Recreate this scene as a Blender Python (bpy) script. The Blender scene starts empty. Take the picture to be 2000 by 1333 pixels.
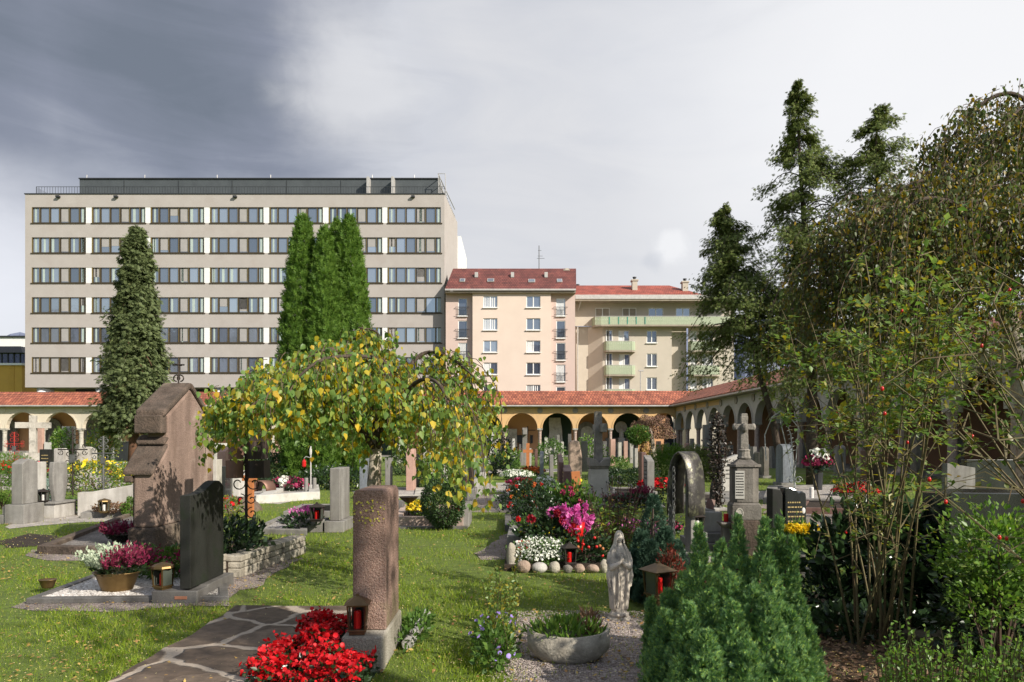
import bpy, math, random
import numpy as np
from mathutils import Vector, Matrix
PI = math.pi; R = math.radians
random.seed(7); rng = np.random.default_rng(7)
S = bpy.context.scene
F = 1400.0; EYE = 1.6; HOR = 863.0
# ------------------------------------------------------------------ camera
cam = bpy.data.cameras.new('camera'); camo = bpy.data.objects.new('camera', cam)
S.collection.objects.link(camo); camo.location = (0, 0, EYE); camo.rotation_euler = (PI/2, 0, 0)
cam.sensor_width = 36; cam.lens = 36*F/2000; cam.shift_y = (HOR-666.5)/2000
cam.clip_start = .05; cam.clip_end = 9000; S.camera = camo
S.render.resolution_x = 1024; S.render.resolution_y = 682
S.view_settings.view_transform = 'Standard'; S.view_settings.look = 'None'
S.view_settings.exposure = 0.42; S.view_settings.gamma = 1
# ------------------------------------------------------------------ sun and sky
SUN = Vector((.66, -.53, .53)).normalized()
sl = bpy.data.lights.new('sun', 'SUN'); sl.energy = 5.0; sl.angle = R(.5); sl.color = (1, .93, .82)
so = bpy.data.objects.new('sun', sl); S.collection.objects.link(so)
so.rotation_euler = (-SUN).to_track_quat('-Z', 'Y').to_euler(); so.location = (20, -20, 30)
wd = bpy.data.worlds.new('World'); S.world = wd; wd.use_nodes = True
nt = wd.node_tree; N = nt.nodes; L = nt.links; N.clear()
def nd(t, **k):
    n = N.new(t)
    for a, b in k.items(): setattr(n, a, b)
    return n
def mth(op, a, b=None, clamp=False):
    m = nd('ShaderNodeMath', operation=op, use_clamp=clamp)
    for i, q in enumerate((a, b)):
        if q is None: continue
        if isinstance(q, (int, float)): m.inputs[i].default_value = q
        else: L.new(q, m.inputs[i])
    return m.outputs[0]
out = nd('ShaderNodeOutputWorld'); sky = nd('ShaderNodeTexSky', sky_type='NISHITA', sun_disc=False)
sky.sun_elevation = math.asin(SUN.z); sky.sun_rotation = math.atan2(SUN.x, SUN.y)
bg1 = nd('ShaderNodeBackground'); bg1.inputs[1].default_value = .11; L.new(sky.outputs[0], bg1.inputs[0])
tc = nd('ShaderNodeTexCoord'); GEN = tc.outputs['Generated']
def noise(scale, detail=6, dist=0, vec=None, rough=.55):
    n = nd('ShaderNodeTexNoise'); n.inputs['Scale'].default_value = scale; n.inputs['Detail'].default_value = detail
    n.inputs['Distortion'].default_value = dist; n.inputs['Roughness'].default_value = rough
    L.new(vec or GEN, n.inputs['Vector']); return n.outputs[0]
mp = nd('ShaderNodeMapping'); L.new(GEN, mp.inputs[0]); mp.inputs['Scale'].default_value = (1, 1, 2.2); mp.inputs['Rotation'].default_value = (0, R(25), 0)
n1 = noise(1.7, 4, .5, mp.outputs[0], .5); n2 = noise(5, 6, .5, mp.outputs[0]); n4 = noise(26, 5, .4, GEN, .6)
mp2 = nd('ShaderNodeMapping'); L.new(GEN, mp2.inputs[0]); mp2.inputs['Scale'].default_value = (1.3, 1.3, 5.5); mp2.inputs['Rotation'].default_value = (0, R(-12), 0)
n5 = noise(2.6, 8, .9, mp2.outputs[0], .58)
def blob(px, py, r0, r1, amp=.0, am4=.0):
    d = Vector(((px-1000)/F, 1, (HOR-py)/F)).normalized()
    v = nd('ShaderNodeVectorMath', operation='DOT_PRODUCT'); L.new(GEN, v.inputs[0]); v.inputs[1].default_value = d
    x = mth('ARCCOSINE', v.outputs['Value'])
    if amp: x = mth('ADD', x, mth('MULTIPLY', mth('SUBTRACT', n1, .5), amp)); x = mth('ADD', x, mth('MULTIPLY', mth('SUBTRACT', n2, .5), amp*.35))
    if am4: x = mth('ADD', x, mth('MULTIPLY', mth('SUBTRACT', n4, .5), am4))
    m = nd('ShaderNodeMapRange', interpolation_type='SMOOTHSTEP'); L.new(x, m.inputs[0])
    m.inputs[1].default_value = r0; m.inputs[2].default_value = r1; m.inputs[3].default_value = 1; m.inputs[4].default_value = 0
    return m.outputs[0]
dark = mth('MAXIMUM', blob(300, 130, .0, .47, .36, .04), mth('MULTIPLY', blob(-60, 60, .0, .42, .25, .04), .9))
dark = mth('MAXIMUM', dark, mth('MULTIPLY', blob(1350, -500, .1, .5, .4), .35))
lum = nd('ShaderNodeValToRGB'); cr = lum.color_ramp
cr.elements[0].position = .0; cr.elements[0].color = (.63, .635, .66, 1)
cr.elements[1].position = 1; cr.elements[1].color = (.155, .178, .22, 1)
for p, c in ((.25, (.55, .565, .61)), (.5, (.34, .36, .42)), (.75, (.22, .24, .3))):
    e = cr.elements.new(p); e.color = (*c, 1)
base = mth('ADD', dark, mth('MULTIPLY', mth('SUBTRACT', n2, .5), .14)); base = mth('ADD', base, mth('MULTIPLY', mth('SUBTRACT', n5, .5), .62)); base = mth('ADD', base, mth('MULTIPLY', mth('SUBTRACT', n1, .5), .2), True)
L.new(base, lum.inputs[0])
def mixc(f, a, b, typ='MIX'):
    m = nd('ShaderNodeMix', data_type='RGBA', blend_type=typ); L.new(f, m.inputs[0]) if not isinstance(f, float) else setattr(m.inputs[0], 'default_value', f)
    for i, q in ((6, a), (7, b)):
        if isinstance(q, tuple): m.inputs[i].default_value = (*q, 1)
        else: L.new(q, m.inputs[i])
    return m.outputs[2]
col = lum.outputs[0]
col = mixc(mth('MULTIPLY', blob(1960, 60, .1, .6, .3), .8), col, (.86, .86, .87))
col = mixc(mth('MULTIPLY', blob(690, 150, .01, .13, .3, .05), .7), col, (.76, .76, .77))
col = mixc(mth('MULTIPLY', blob(-20, 560, .02, .2, .16, .05), .85), col, (.74, .75, .8))
col = mixc(mth('MULTIPLY', blob(1310, 486, .012, .03, 0, .04), .7), col, (.82, .82, .83))
col = mixc(mth('MULTIPLY', blob(1276, 512, .004, .022, 0, .05), .45), col, (.5, .52, .57))
bg2 = nd('ShaderNodeBackground'); bg2.inputs[1].default_value = .88; L.new(col, bg2.inputs[0])
spg = nd('ShaderNodeSeparateXYZ'); L.new(GEN, spg.inputs[0])
cov = nd('ShaderNodeMapRange', interpolation_type='SMOOTHSTEP'); L.new(mth('ADD', spg.outputs['Y'], mth('MULTIPLY', mth('SUBTRACT', n1, .5), 1.2)), cov.inputs[0])
cov.inputs[1].default_value = -.25; cov.inputs[2].default_value = .45; cov.inputs[3].default_value = .3; cov.inputs[4].default_value = .95
mx = nd('ShaderNodeMixShader'); L.new(cov.outputs[0], mx.inputs[0]); L.new(bg1.outputs[0], mx.inputs[1]); L.new(bg2.outputs[0], mx.inputs[2])
L.new(mx.outputs[0], out.inputs[0])
# ------------------------------------------------------------------ helpers
def G(px, py):
    D = F*EYE/(py-HOR); return ((px-1000)/F*D, D)
def X_(px, D): return (px-1000)/F*D
def Z_(py, D): return EYE+(HOR-py)/F*D
C = S.collection
class MB:
    def __init__(s): s.v = []; s.f = []
    def add(s, v, f):
        o = len(s.v); s.v += [tuple(p) for p in v]; s.f += [tuple(o+i for i in q) for q in f]; return s
    def box(s, x0, x1, y0, y1, z0, z1, m=None):
        v = [(x0,y0,z0),(x1,y0,z0),(x1,y1,z0),(x0,y1,z0),(x0,y0,z1),(x1,y0,z1),(x1,y1,z1),(x0,y1,z1)]
        if m is not None: v = [m @ Vector(p) for p in v]
        return s.add(v, [(0,3,2,1),(4,5,6,7),(0,1,5,4),(1,2,6,5),(2,3,7,6),(3,0,4,7)])
    def cb(s, c, d, m=None):
        return s.box(c[0]-d[0]/2, c[0]+d[0]/2, c[1]-d[1]/2, c[1]+d[1]/2, c[2]-d[2]/2, c[2]+d[2]/2, m)
    def prism(s, poly, ax, a, b):
        n = len(poly)
        def P(u, w, t): return (t,u,w) if ax == 'x' else (u,t,w) if ax == 'y' else (u,w,t)
        v = [P(u, w, a) for u, w in poly]+[P(u, w, b) for u, w in poly]
        f = [tuple(range(n))[::-1], tuple(range(n, 2*n))]+[(i, (i+1) % n, n+(i+1) % n, n+i) for i in range(n)]
        if ax == 'y': f = [q[::-1] for q in f]
        return s.add(v, f)
    def taper(s, x0, x1, y0, y1, z0, z1, k):
        cx, cy = (x0+x1)/2, (y0+y1)/2
        v = [(x0,y0,z0),(x1,y0,z0),(x1,y1,z0),(x0,y1,z0)]+[(cx+(x-cx)*k, cy+(y-cy)*k, z1) for x, y in ((x0,y0),(x1,y0),(x1,y1),(x0,y1))]
        return s.add(v, [(0,3,2,1),(4,5,6,7),(0,1,5,4),(1,2,6,5),(2,3,7,6),(3,0,4,7)])
    def lathe(s, prof, n=12, c=(0,0), sx=1, sy=1):
        v = [(c[0]+r*math.cos(2*PI*i/n)*sx, c[1]+r*math.sin(2*PI*i/n)*sy, z) for r, z in prof for i in range(n)]
        f = [(k*n+i, k*n+(i+1) % n, (k+1)*n+(i+1) % n, (k+1)*n+i) for k in range(len(prof)-1) for i in range(n)]
        f += [tuple(range(n))[::-1], tuple((len(prof)-1)*n+i for i in range(n))]
        return s.add(v, f)
    def tube(s, pts, rad, n=6):
        pts = [Vector(p) for p in pts]; k = len(pts)
        if isinstance(rad, (int, float)): rad = [rad]*k
        v = []; u = None
        for i, p in enumerate(pts):
            t = (pts[min(i+1, k-1)]-pts[max(i-1, 0)])
            if t.length < 1e-9: t = Vector((0,0,1))
            t.normalize()
            if u is None: u = t.orthogonal().normalized()
            else:
                u = u-t*u.dot(t); u = u.normalized() if u.length > 1e-6 else t.orthogonal().normalized()
            w = t.cross(u)
            v += [p+(u*math.cos(2*PI*j/n)+w*math.sin(2*PI*j/n))*rad[i] for j in range(n)]
        f = [(i*n+j, i*n+(j+1) % n, (i+1)*n+(j+1) % n, (i+1)*n+j) for i in range(k-1) for j in range(n)]
        f += [tuple(range(n))[::-1], tuple((k-1)*n+j for j in range(n))]
        return s.add(v, f)
    def ball(s, c, r, n=8, m=6, j=0):
        r = (r, r, r) if isinstance(r, (int, float)) else r
        v = [(c[0], c[1], c[2]-r[2])]
        for a in range(1, m):
            ph = -PI/2+PI*a/m
            for b in range(n):
                q = 1+random.uniform(-j, j); th = 2*PI*b/n
                v.append((c[0]+r[0]*math.cos(ph)*math.cos(th)*q, c[1]+r[1]*math.cos(ph)*math.sin(th)*q, c[2]+r[2]*math.sin(ph)*q))
        v.append((c[0], c[1], c[2]+r[2]))
        f = [(0, 1+(b+1) % n, 1+b) for b in range(n)]
        f += [(1+a*n+b, 1+a*n+(b+1) % n, 1+(a+1)*n+(b+1) % n, 1+(a+1)*n+b) for a in range(m-2) for b in range(n)]
        e = len(v)-1; f += [(e, 1+(m-2)*n+b, 1+(m-2)*n+(b+1) % n) for b in range(n)]
        return s.add(v, f)
    def build(s, name, mat, parent=None, bevel=0, smooth=False, loc=None, rough=0, seg=2):
        me = bpy.data.meshes.new(name); me.from_pydata(s.v, [], s.f)
        import bmesh
        bm = bmesh.new(); bm.from_mesh(me); bmesh.ops.recalc_face_normals(bm, faces=bm.faces); bm.to_mesh(me); bm.free()
        me.materials.append(mat)
        if smooth: me.polygons.foreach_set('use_smooth', [True]*len(me.polygons))
        o = bpy.data.objects.new(name, me); C.objects.link(o)
        if parent: o.parent = parent
        if loc: o.location = loc
        if bevel:
            b = o.modifiers.new('bevel', 'BEVEL'); b.width = bevel; b.segments = seg; b.limit_method = 'ANGLE'; b.angle_limit = R(35)
        return o
def tag(o, label, cat, group=None):
    o['label'] = label; o['category'] = cat
    if group: o['group'] = group
    return o
def thing(name, label, cat, loc, rz=0, group=None):
    o = bpy.data.objects.new(name, None); C.objects.link(o); o.empty_display_size = .2
    o.location = (loc[0], loc[1], loc[2] if len(loc) > 2 else 0); o.rotation_euler = (0, 0, rz)
    return tag(o, label, cat, group)
def dup(o, parent=None):
    c = o.copy(); C.objects.link(c)
    if parent: c.parent = parent
    for ch in o.children: dup(ch, c)
    return c
def struct(o, kind='structure'): o['kind'] = kind; return o
# ---- materials
def mat(name, c1, c2=None, scale=4, rough=.75, bump=0, bscale=30, spec=.3, metal=0, fine=0, fscale=90, fcol=None, stain=None, stscale=1.2, coat=0):
    m = bpy.data.materials.new(name); m.use_nodes = True; t = m.node_tree; n = t.nodes; l = t.links
    b = n['Principled BSDF']; b.inputs['Roughness'].default_value = rough; b.inputs['Metallic'].default_value = metal
    b.inputs['Specular IOR Level'].default_value = spec; b.inputs['Coat Weight'].default_value = coat; b.inputs['Coat Roughness'].default_value = .08
    c2 = c2 or tuple(x*.72 for x in c1)
    co = n.new('ShaderNodeTexCoord').outputs['Object']
    def nz(s, d=5):
        q = n.new('ShaderNodeTexNoise'); q.inputs['Scale'].default_value = s; q.inputs['Detail'].default_value = d; q.inputs['Roughness'].default_value = .6
        l.new(co, q.inputs['Vector']); return q.outputs[0]
    def ramp(src, a, z, ca, cz):
        q = n.new('ShaderNodeValToRGB'); q.color_ramp.elements[0].position = a; q.color_ramp.elements[1].position = z
        q.color_ramp.elements[0].color = (*ca, 1); q.color_ramp.elements[1].color = (*cz, 1); l.new(src, q.inputs[0]); return q.outputs[0]
    col = ramp(nz(scale), .32, .68, c2, c1)
    def mix(f, a, c):
        q = n.new('ShaderNodeMix'); q.data_type = 'RGBA'; l.new(f, q.inputs[0]); l.new(a, q.inputs[6]); q.inputs[7].default_value = (*c, 1); return q.outputs[2]
    if fine:
        f = ramp(nz(fscale, 2), .5-.12/fine*.5, .5+.12, (0, 0, 0), (fine,)*3); col = mix(f, col, fcol or tuple(x*.35 for x in c1))
    if stain: col = mix(ramp(nz(stscale, 8), .52, .62, (0, 0, 0), (.8,)*3), col, stain)
    if fine:
        mp = n.new('ShaderNodeMapping'); mp.inputs['Scale'].default_value = (5, 5, .8); l.new(co, mp.inputs[0])
        q = n.new('ShaderNodeTexNoise'); q.inputs['Scale'].default_value = 1; q.inputs['Detail'].default_value = 7; l.new(mp.outputs[0], q.inputs['Vector'])
        q2 = n.new('ShaderNodeMix'); q2.data_type = 'RGBA'; q2.blend_type = 'MULTIPLY'; q2.inputs[0].default_value = 1; l.new(col, q2.inputs[6]); l.new(ramp(q.outputs[0], .32, .66, (.66, .64, .61), (1.12, 1.11, 1.09)), q2.inputs[7]); col = q2.outputs[2]
    l.new(col, b.inputs['Base Color'])
    if bump:
        q = n.new('ShaderNodeBump'); q.inputs['Strength'].default_value = bump; q.inputs['Distance'].default_value = .02
        l.new(nz(bscale, 6), q.inputs['Height']); l.new(q.outputs[0], b.inputs['Normal'])
    m['bsdf'] = 1
    return m
def leafm(name, cols, trans=.3, rough=.5, spec=.35):
    m = bpy.data.materials.new(name); m.use_nodes = True; t = m.node_tree; n = t.nodes; l = t.links
    b = n['Principled BSDF']; b.inputs['Roughness'].default_value = rough; b.inputs['Specular IOR Level'].default_value = spec
    g = n.new('ShaderNodeNewGeometry'); q = n.new('ShaderNodeValToRGB'); l.new(g.outputs['Random Per Island'], q.inputs[0])
    k = len(cols); q.color_ramp.elements[0].color = (*cols[0], 1); q.color_ramp.elements[1].color = (*cols[-1], 1)
    q.color_ramp.elements[1].position = 1
    for i in range(1, k-1): e = q.color_ramp.elements.new(i/(k-1)); e.color = (*cols[i], 1)
    l.new(q.outputs[0], b.inputs['Base Color'])
    if trans:
        tr = n.new('ShaderNodeBsdfTranslucent'); hs = n.new('ShaderNodeHueSaturation'); hs.inputs['Value'].default_value = 1.5; hs.inputs['Saturation'].default_value = 1.1
        l.new(q.outputs[0], hs.inputs['Color']); l.new(hs.outputs[0], tr.inputs[0])
        mx = n.new('ShaderNodeMixShader'); mx.inputs[0].default_value = trans; l.new(b.outputs[0], mx.inputs[1]); l.new(tr.outputs[0], mx.inputs[2])
        l.new(mx.outputs[0], n['Material Output'].inputs[0])
    return m
# ---- scattered leaves
def T_(v, f): return np.array(v, float), [tuple(q) for q in f]
LEAF = T_([(0,0,0),(.4,.3,.05),(1,0,-.05),(.4,-.3,.05)], [(0,1,2),(0,2,3)])
LONG = T_([(0,0,0),(.4,.14,.03),(1,0,-.08),(.4,-.14,.03)], [(0,1,2),(0,2,3)])
BIRCH = T_([(0,0,0),(.22,.34,.05),(.5,.3,.06),(1,0,-.08),(.5,-.3,.06),(.22,-.34,.05)], [(0,1,2,3),(0,3,4,5)])
BLADE = T_([(0,.05,0),(0,-.05,0),(.6,-.03,.1),(.6,.03,.1),(1,0,.35)], [(0,1,2,3),(3,2,4)])
def _spray(k):
    v = []; f = []
    def tri(a, ang, ln, w):
        c, s_ = math.cos(ang), math.sin(ang); o = len(v)
        v.extend([(a, -w*.5, 0), (a+c*ln*.5-s_*w, s_*ln*.5+c*w, .03), (a+c*ln, s_*ln, -.03), (a+c*ln*.5+s_*w*.6, s_*ln*.5-c*w*.6, 0)]); f.append((o, o+1, o+2, o+3))
    tri(0, 0, 1, .07)
    for i in range(k):
        a = .1+.65*i/k; tri(a, .75, .5-.3*i/k, .08); tri(a+.05, -.75, .48-.3*i/k, .08)
    return T_(v, f)
SPRAY = _spray(3); SPRAY2 = _spray(2)
FLOWER = T_([(0,0,0),(.5,.5,.1),(0,.75,.3),(-.5,.5,.1),(0,0,0.02),(-.75,0,.3),(-.5,-.5,.1),(0,-.75,.3),(.5,-.5,.1),(.75,0,.3)],
            [(0,1,2,3),(0,3,5,6),(0,6,7,8),(0,8,9,1)])
def scatter(name, mt, P, dirs, size, tmpl, parent=None, up=None, smooth=False, nrm=None):
    """one mesh: a leaf-shaped piece at every point P, long axis along dirs"""
    P = np.asarray(P, float); n = len(P); tv, tf = tmpl; k = len(tv)
    a = np.asarray(dirs, float); a = a/(np.linalg.norm(a, axis=1, keepdims=True)+1e-9)
    r = rng.normal(size=(n, 3)) if up is None else np.tile(np.array(up, float), (n, 1))+rng.normal(size=(n, 3))*.25
    if nrm is not None:
        q_ = np.asarray(nrm, float); q_ = q_/(np.linalg.norm(q_, axis=1, keepdims=True)+1e-9); r = q_+r*.38
    b = np.cross(r, a); b /= (np.linalg.norm(b, axis=1, keepdims=True)+1e-9); c = np.cross(a, b)
    s = np.broadcast_to(np.asarray(size, float), (n,))[:, None, None]
    V = P[:, None, :]+s*(tv[None, :, 0:1]*a[:, None, :]+tv[None, :, 1:2]*b[:, None, :]+tv[None, :, 2:3]*c[:, None, :])
    V = V.reshape(-1, 3)
    loops = np.concatenate([np.array(q) for q in tf]); lt = np.array([len(q) for q in tf])
    Lp = (loops[None, :]+(np.arange(n)*k)[:, None]).reshape(-1); LT = np.tile(lt, n)
    me = bpy.data.meshes.new(name); me.vertices.add(len(V)); me.vertices.foreach_set('co', V.astype(np.float32).ravel())
    me.loops.add(len(Lp)); me.loops.foreach_set('vertex_index', Lp.astype(np.int32))
    me.polygons.add(len(LT)); me.polygons.foreach_set('loop_start', (np.cumsum(LT)-LT).astype(np.int32)); me.polygons.foreach_set('loop_total', LT.astype(np.int32))
    me.update(calc_edges=True); me.materials.append(mt)
    o = bpy.data.objects.new(name, me); C.objects.link(o)
    if parent: o.parent = parent
    return o
def usph(n):
    v = rng.normal(size=(n, 3)); return v/np.linalg.norm(v, axis=1, keepdims=True)
def lump(d, k=3, amp=.15, seed=0):
    q = np.random.default_rng(seed); r = np.ones(len(d))
    for i in range(5):
        w = q.normal(size=3)*k*(1+i*.5); r += amp/(1+i*.4)*np.sin(d@w+q.uniform(0, 6))
    return r
EXCL = []
# ------------------------------------------------------------------ materials
m_wallgrey = mat('render_greige', (.405,.372,.348), (.375,.343,.32), .8, .9, .15, 60, stain=(.37,.333,.308), stscale=.5)
m_white = mat('white_paint', (.78,.78,.76), (.7,.7,.68), 2, .6)
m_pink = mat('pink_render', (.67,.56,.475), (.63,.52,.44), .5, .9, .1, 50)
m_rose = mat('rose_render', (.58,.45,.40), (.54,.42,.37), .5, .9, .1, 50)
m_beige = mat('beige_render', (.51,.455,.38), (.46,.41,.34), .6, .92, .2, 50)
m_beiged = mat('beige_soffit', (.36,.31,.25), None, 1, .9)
m_anthr = mat('anthracite_cladding', (.075,.085,.09), (.06,.068,.073), 1, .5, spec=.4)
m_bronze = mat('bronze_frame', (.085,.065,.04), (.06,.048,.032), 3, .45, metal=.3)
m_darkf = mat('dark_metal', (.03,.032,.034), None, 4, .45, spec=.5)
m_gold = mat('brass_strip', (.5,.36,.1), None, 4, .4, metal=.6)
m_zinc = mat('zinc_gutter', (.55,.53,.5), (.42,.4,.38), 3, .5, metal=.3)
m_yellow = mat('yellow_render', (.62,.38,.08), (.56,.34,.08), .8, .9)
m_concrete = mat('concrete', (.42,.4,.37), (.3,.285,.26), 3, .9, .3, 60, stain=(.2,.19,.16))
m_ochre = mat('ochre_plaster', (.66,.43,.2), (.58,.37,.18), .6, .9, .1, 50, stain=(.5,.34,.19), stscale=.4)
m_cream = mat('cream_plaster', (.66,.58,.46), (.58,.5,.4), .6, .9, .1, 50, stain=(.5,.44,.36), stscale=.4)
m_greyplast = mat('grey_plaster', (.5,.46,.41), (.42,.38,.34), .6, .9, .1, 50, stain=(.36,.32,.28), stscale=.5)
m_inner = mat('terracotta_wall', (.66,.37,.2), (.58,.32,.17), .8, .9)
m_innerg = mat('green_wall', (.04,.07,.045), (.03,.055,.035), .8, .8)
m_marble = mat('pale_marble', (.55,.53,.49), (.42,.4,.36), 4, .6, .2, 30, stain=(.3,.28,.24))
m_marbled = mat('pink_marble_column', (.42,.32,.27), (.3,.22,.19), 9, .5, .2, 60, stain=(.5,.42,.36), stscale=6)
m_redgr = mat('red_granite', (.27,.16,.12), (.18,.105,.08), 9, .85, 1, 70, fine=.55, fscale=180, fcol=(.44,.33,.28), stain=(.19,.16,.09), stscale=2.2)
m_conglo = mat('pedestal_stone', (.5,.47,.4), (.36,.33,.28), 5, .9, 1, 55, fine=.5, fscale=120, stain=(.21,.19,.14))
m_pinksand = mat('weathered_pink_sandstone', (.33,.235,.19), (.235,.165,.135), 3, .92, .7, 40, fine=.5, fscale=75, fcol=(.14,.1,.085), stain=(.38,.30,.25), stscale=1.3)
m_pinkdark = mat('mossy_dark_sandstone', (.16,.115,.09), (.09,.07,.055), 5, .95, 1, 26, fine=.5, fscale=60, fcol=(.04,.035,.03), stain=(.2,.16,.12))
m_blackgr = mat('black_granite', (.02,.022,.021), (.016,.018,.018), 6, .16, spec=.6, fine=.3, fscale=140, fcol=(.08,.085,.085), coat=.4)
m_blackwx = mat('weathered_black_granite', (.02,.021,.019), (.008,.009,.008), 3.5, .6, .15, 60, spec=.15, fine=.3, fscale=160, fcol=(.07,.07,.065), stain=(.02,.026,.017), stscale=4)
m_grgr = mat('grey_granite', (.3,.29,.27), (.22,.21,.2), 6, .8, .3, 60, fine=.5, fscale=150, stain=(.19,.18,.155))
m_grlt = mat('light_granite', (.52,.5,.47), (.42,.4,.37), 6, .8, .25, 60, fine=.4, fscale=150, stain=(.34,.32,.28))
m_grdk = mat('dark_granite', (.13,.125,.12), (.085,.082,.08), 6, .5, .15, 60, fine=.4, fscale=140, fcol=(.22,.21,.2))
m_blgr = mat('blue_granite', (.26,.29,.33), (.17,.19,.22), 12, .5, fine=.5, fscale=90)
m_brgr = mat('brown_granite', (.23,.135,.11), (.16,.09,.075), 8, .55, fine=.4, fscale=120, fcol=(.08,.05,.045))
m_pinkmar = mat('pale_pink_marble', (.56,.44,.38), (.46,.34,.29), 5, .5, fine=.2, stain=(.4,.31,.27), stscale=4)
m_rosemar = mat('rose_stone', (.47,.3,.24), (.38,.23,.18), 5, .7, .3, 50, stain=(.3,.2,.16))
m_rock = mat('rough_rock', (.4,.3,.23), (.25,.18,.14), 7, .9, 1, 20, stain=(.17,.13,.1), stscale=3)
m_limew = mat('limestone', (.5,.46,.38), (.33,.3,.25), 6, .9, .7, 30, fine=.3, stain=(.24,.22,.18), stscale=4)
m_olds = mat('old_carved_stone', (.26,.24,.21), (.15,.135,.12), 4, .9, .5, 40, fine=.4, fscale=80, stain=(.09,.085,.075), stscale=2.5)
m_paleold = mat('pale_weathered_stone', (.5,.47,.41), (.36,.33,.28), 3, .9, .5, 40, stain=(.2,.19,.16), stscale=2.2)
m_statue = mat('statue_stone', (.62,.55,.46), (.42,.37,.31), 7, .85, .4, 60, stain=(.17,.16,.15), stscale=6)
m_copper = mat('brown_copper', (.22,.12,.085), (.15,.085,.065), 3, .5, .1, 20, metal=.35)
m_bronz2 = mat('aged_bronze', (.12,.11,.1), (.06,.055,.05), 5, .4, .3, 30, metal=.5, stain=(.3,.29,.2), stscale=9)
m_brass = mat('brass', (.22,.145,.06), (.13,.085,.035), 6, .42, metal=.8)
m_brass2 = mat('bronze_lantern_metal', (.19,.13,.07), (.1,.07,.04), 9, .4, metal=.8)
m_iron = mat('wrought_iron', (.03,.027,.025), (.05,.035,.025), 8, .55, .2, 50, metal=.4)
m_ironl = mat('grey_iron', (.17,.17,.16), (.1,.1,.095), 8, .5, metal=.4)
m_wood = mat('orange_wood', (.46,.17,.06), (.34,.12,.04), 6, .6)
m_woodr = mat('red_brown_wood', (.25,.06,.03), None, 6, .6)
m_redpl = mat('red_candle', (.55,.012,.01), (.45,.01,.01), 3, .3, spec=.5)
m_whpl = mat('white_candle', (.75,.72,.68), None, 3, .4)
m_glassd = mat('lantern_glass', (.08,.09,.07), (.05,.06,.05), 3, .1, spec=.8)
m_soil = mat('soil', (.05,.035,.025), (.03,.022,.016), 8, .95, .8, 30, fine=.3)
m_terra = mat('terracotta', (.38,.17,.1), (.28,.12,.07), 6, .8)
m_bark = mat('bark', (.10,.075,.055), (.05,.038,.03), 12, .95, 1, 30)
m_barkr = mat('red_bark', (.17,.085,.05), (.08,.045,.03), 8, .95, 1, 30)
m_birchb = mat('birch_bark', (.5,.45,.37), (.2,.15,.11), 6, .8, .6, 25, stain=(.05,.04,.03), stscale=5)
m_twig = mat('twigs', (.11,.07,.045), (.06,.04,.03), 8, .8)
m_twigg = mat('green_twigs', (.13,.12,.05), (.1,.065,.035), 8, .7)
m_goldtxt = mat('gold_lettering', (.6,.45,.2), None, 3, .4, metal=.4)
m_darktxt = mat('dark_lettering', (.05,.045,.04), None, 3, .8)
m_palepl = mat('inscription_plate', (.5,.48,.43), (.4,.38,.34), 5, .7)
def glassm(name, a, b, rough=.04, metal=.7):
    m = bpy.data.materials.new(name); m.use_nodes = True; t = m.node_tree; n = t.nodes; l = t.links; p = n['Principled BSDF']
    p.inputs['Roughness'].default_value = rough; p.inputs['Metallic'].default_value = metal
    g = n.new('ShaderNodeNewGeometry'); q = n.new('ShaderNodeValToRGB'); l.new(g.outputs['Random Per Island'], q.inputs[0])
    oi = n.new('ShaderNodeObjectInfo'); ad = n.new('ShaderNodeMath'); ad.operation = 'ADD'; l.new(g.outputs['Random Per Island'], ad.inputs[0]); l.new(oi.outputs['Random'], ad.inputs[1])
    fr = n.new('ShaderNodeMath'); fr.operation = 'FRACT'; l.new(ad.outputs[0], fr.inputs[0]); l.new(fr.outputs[0], q.inputs[0])
    q.color_ramp.elements[0].color = (*a, 1); q.color_ramp.elements[1].color = (*b, 1)
    tcn = n.new('ShaderNodeTexCoord'); nz = n.new('ShaderNodeTexNoise'); nz.inputs['Scale'].default_value = .8; l.new(tcn.outputs['Object'], nz.inputs[0])
    bp = n.new('ShaderNodeBump'); bp.inputs['Strength'].default_value = .12; bp.inputs['Distance'].default_value = .05; l.new(nz.outputs[0], bp.inputs['Height']); l.new(bp.outputs[0], p.inputs['Normal'])
    l.new(q.outputs[0], p.inputs['Base Color']); return m
m_glass = glassm('office_glass', (.2,.23,.27), (.5,.55,.6))
m_glass2 = glassm('house_glass', (.14,.16,.2), (.4,.44,.5))
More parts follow.
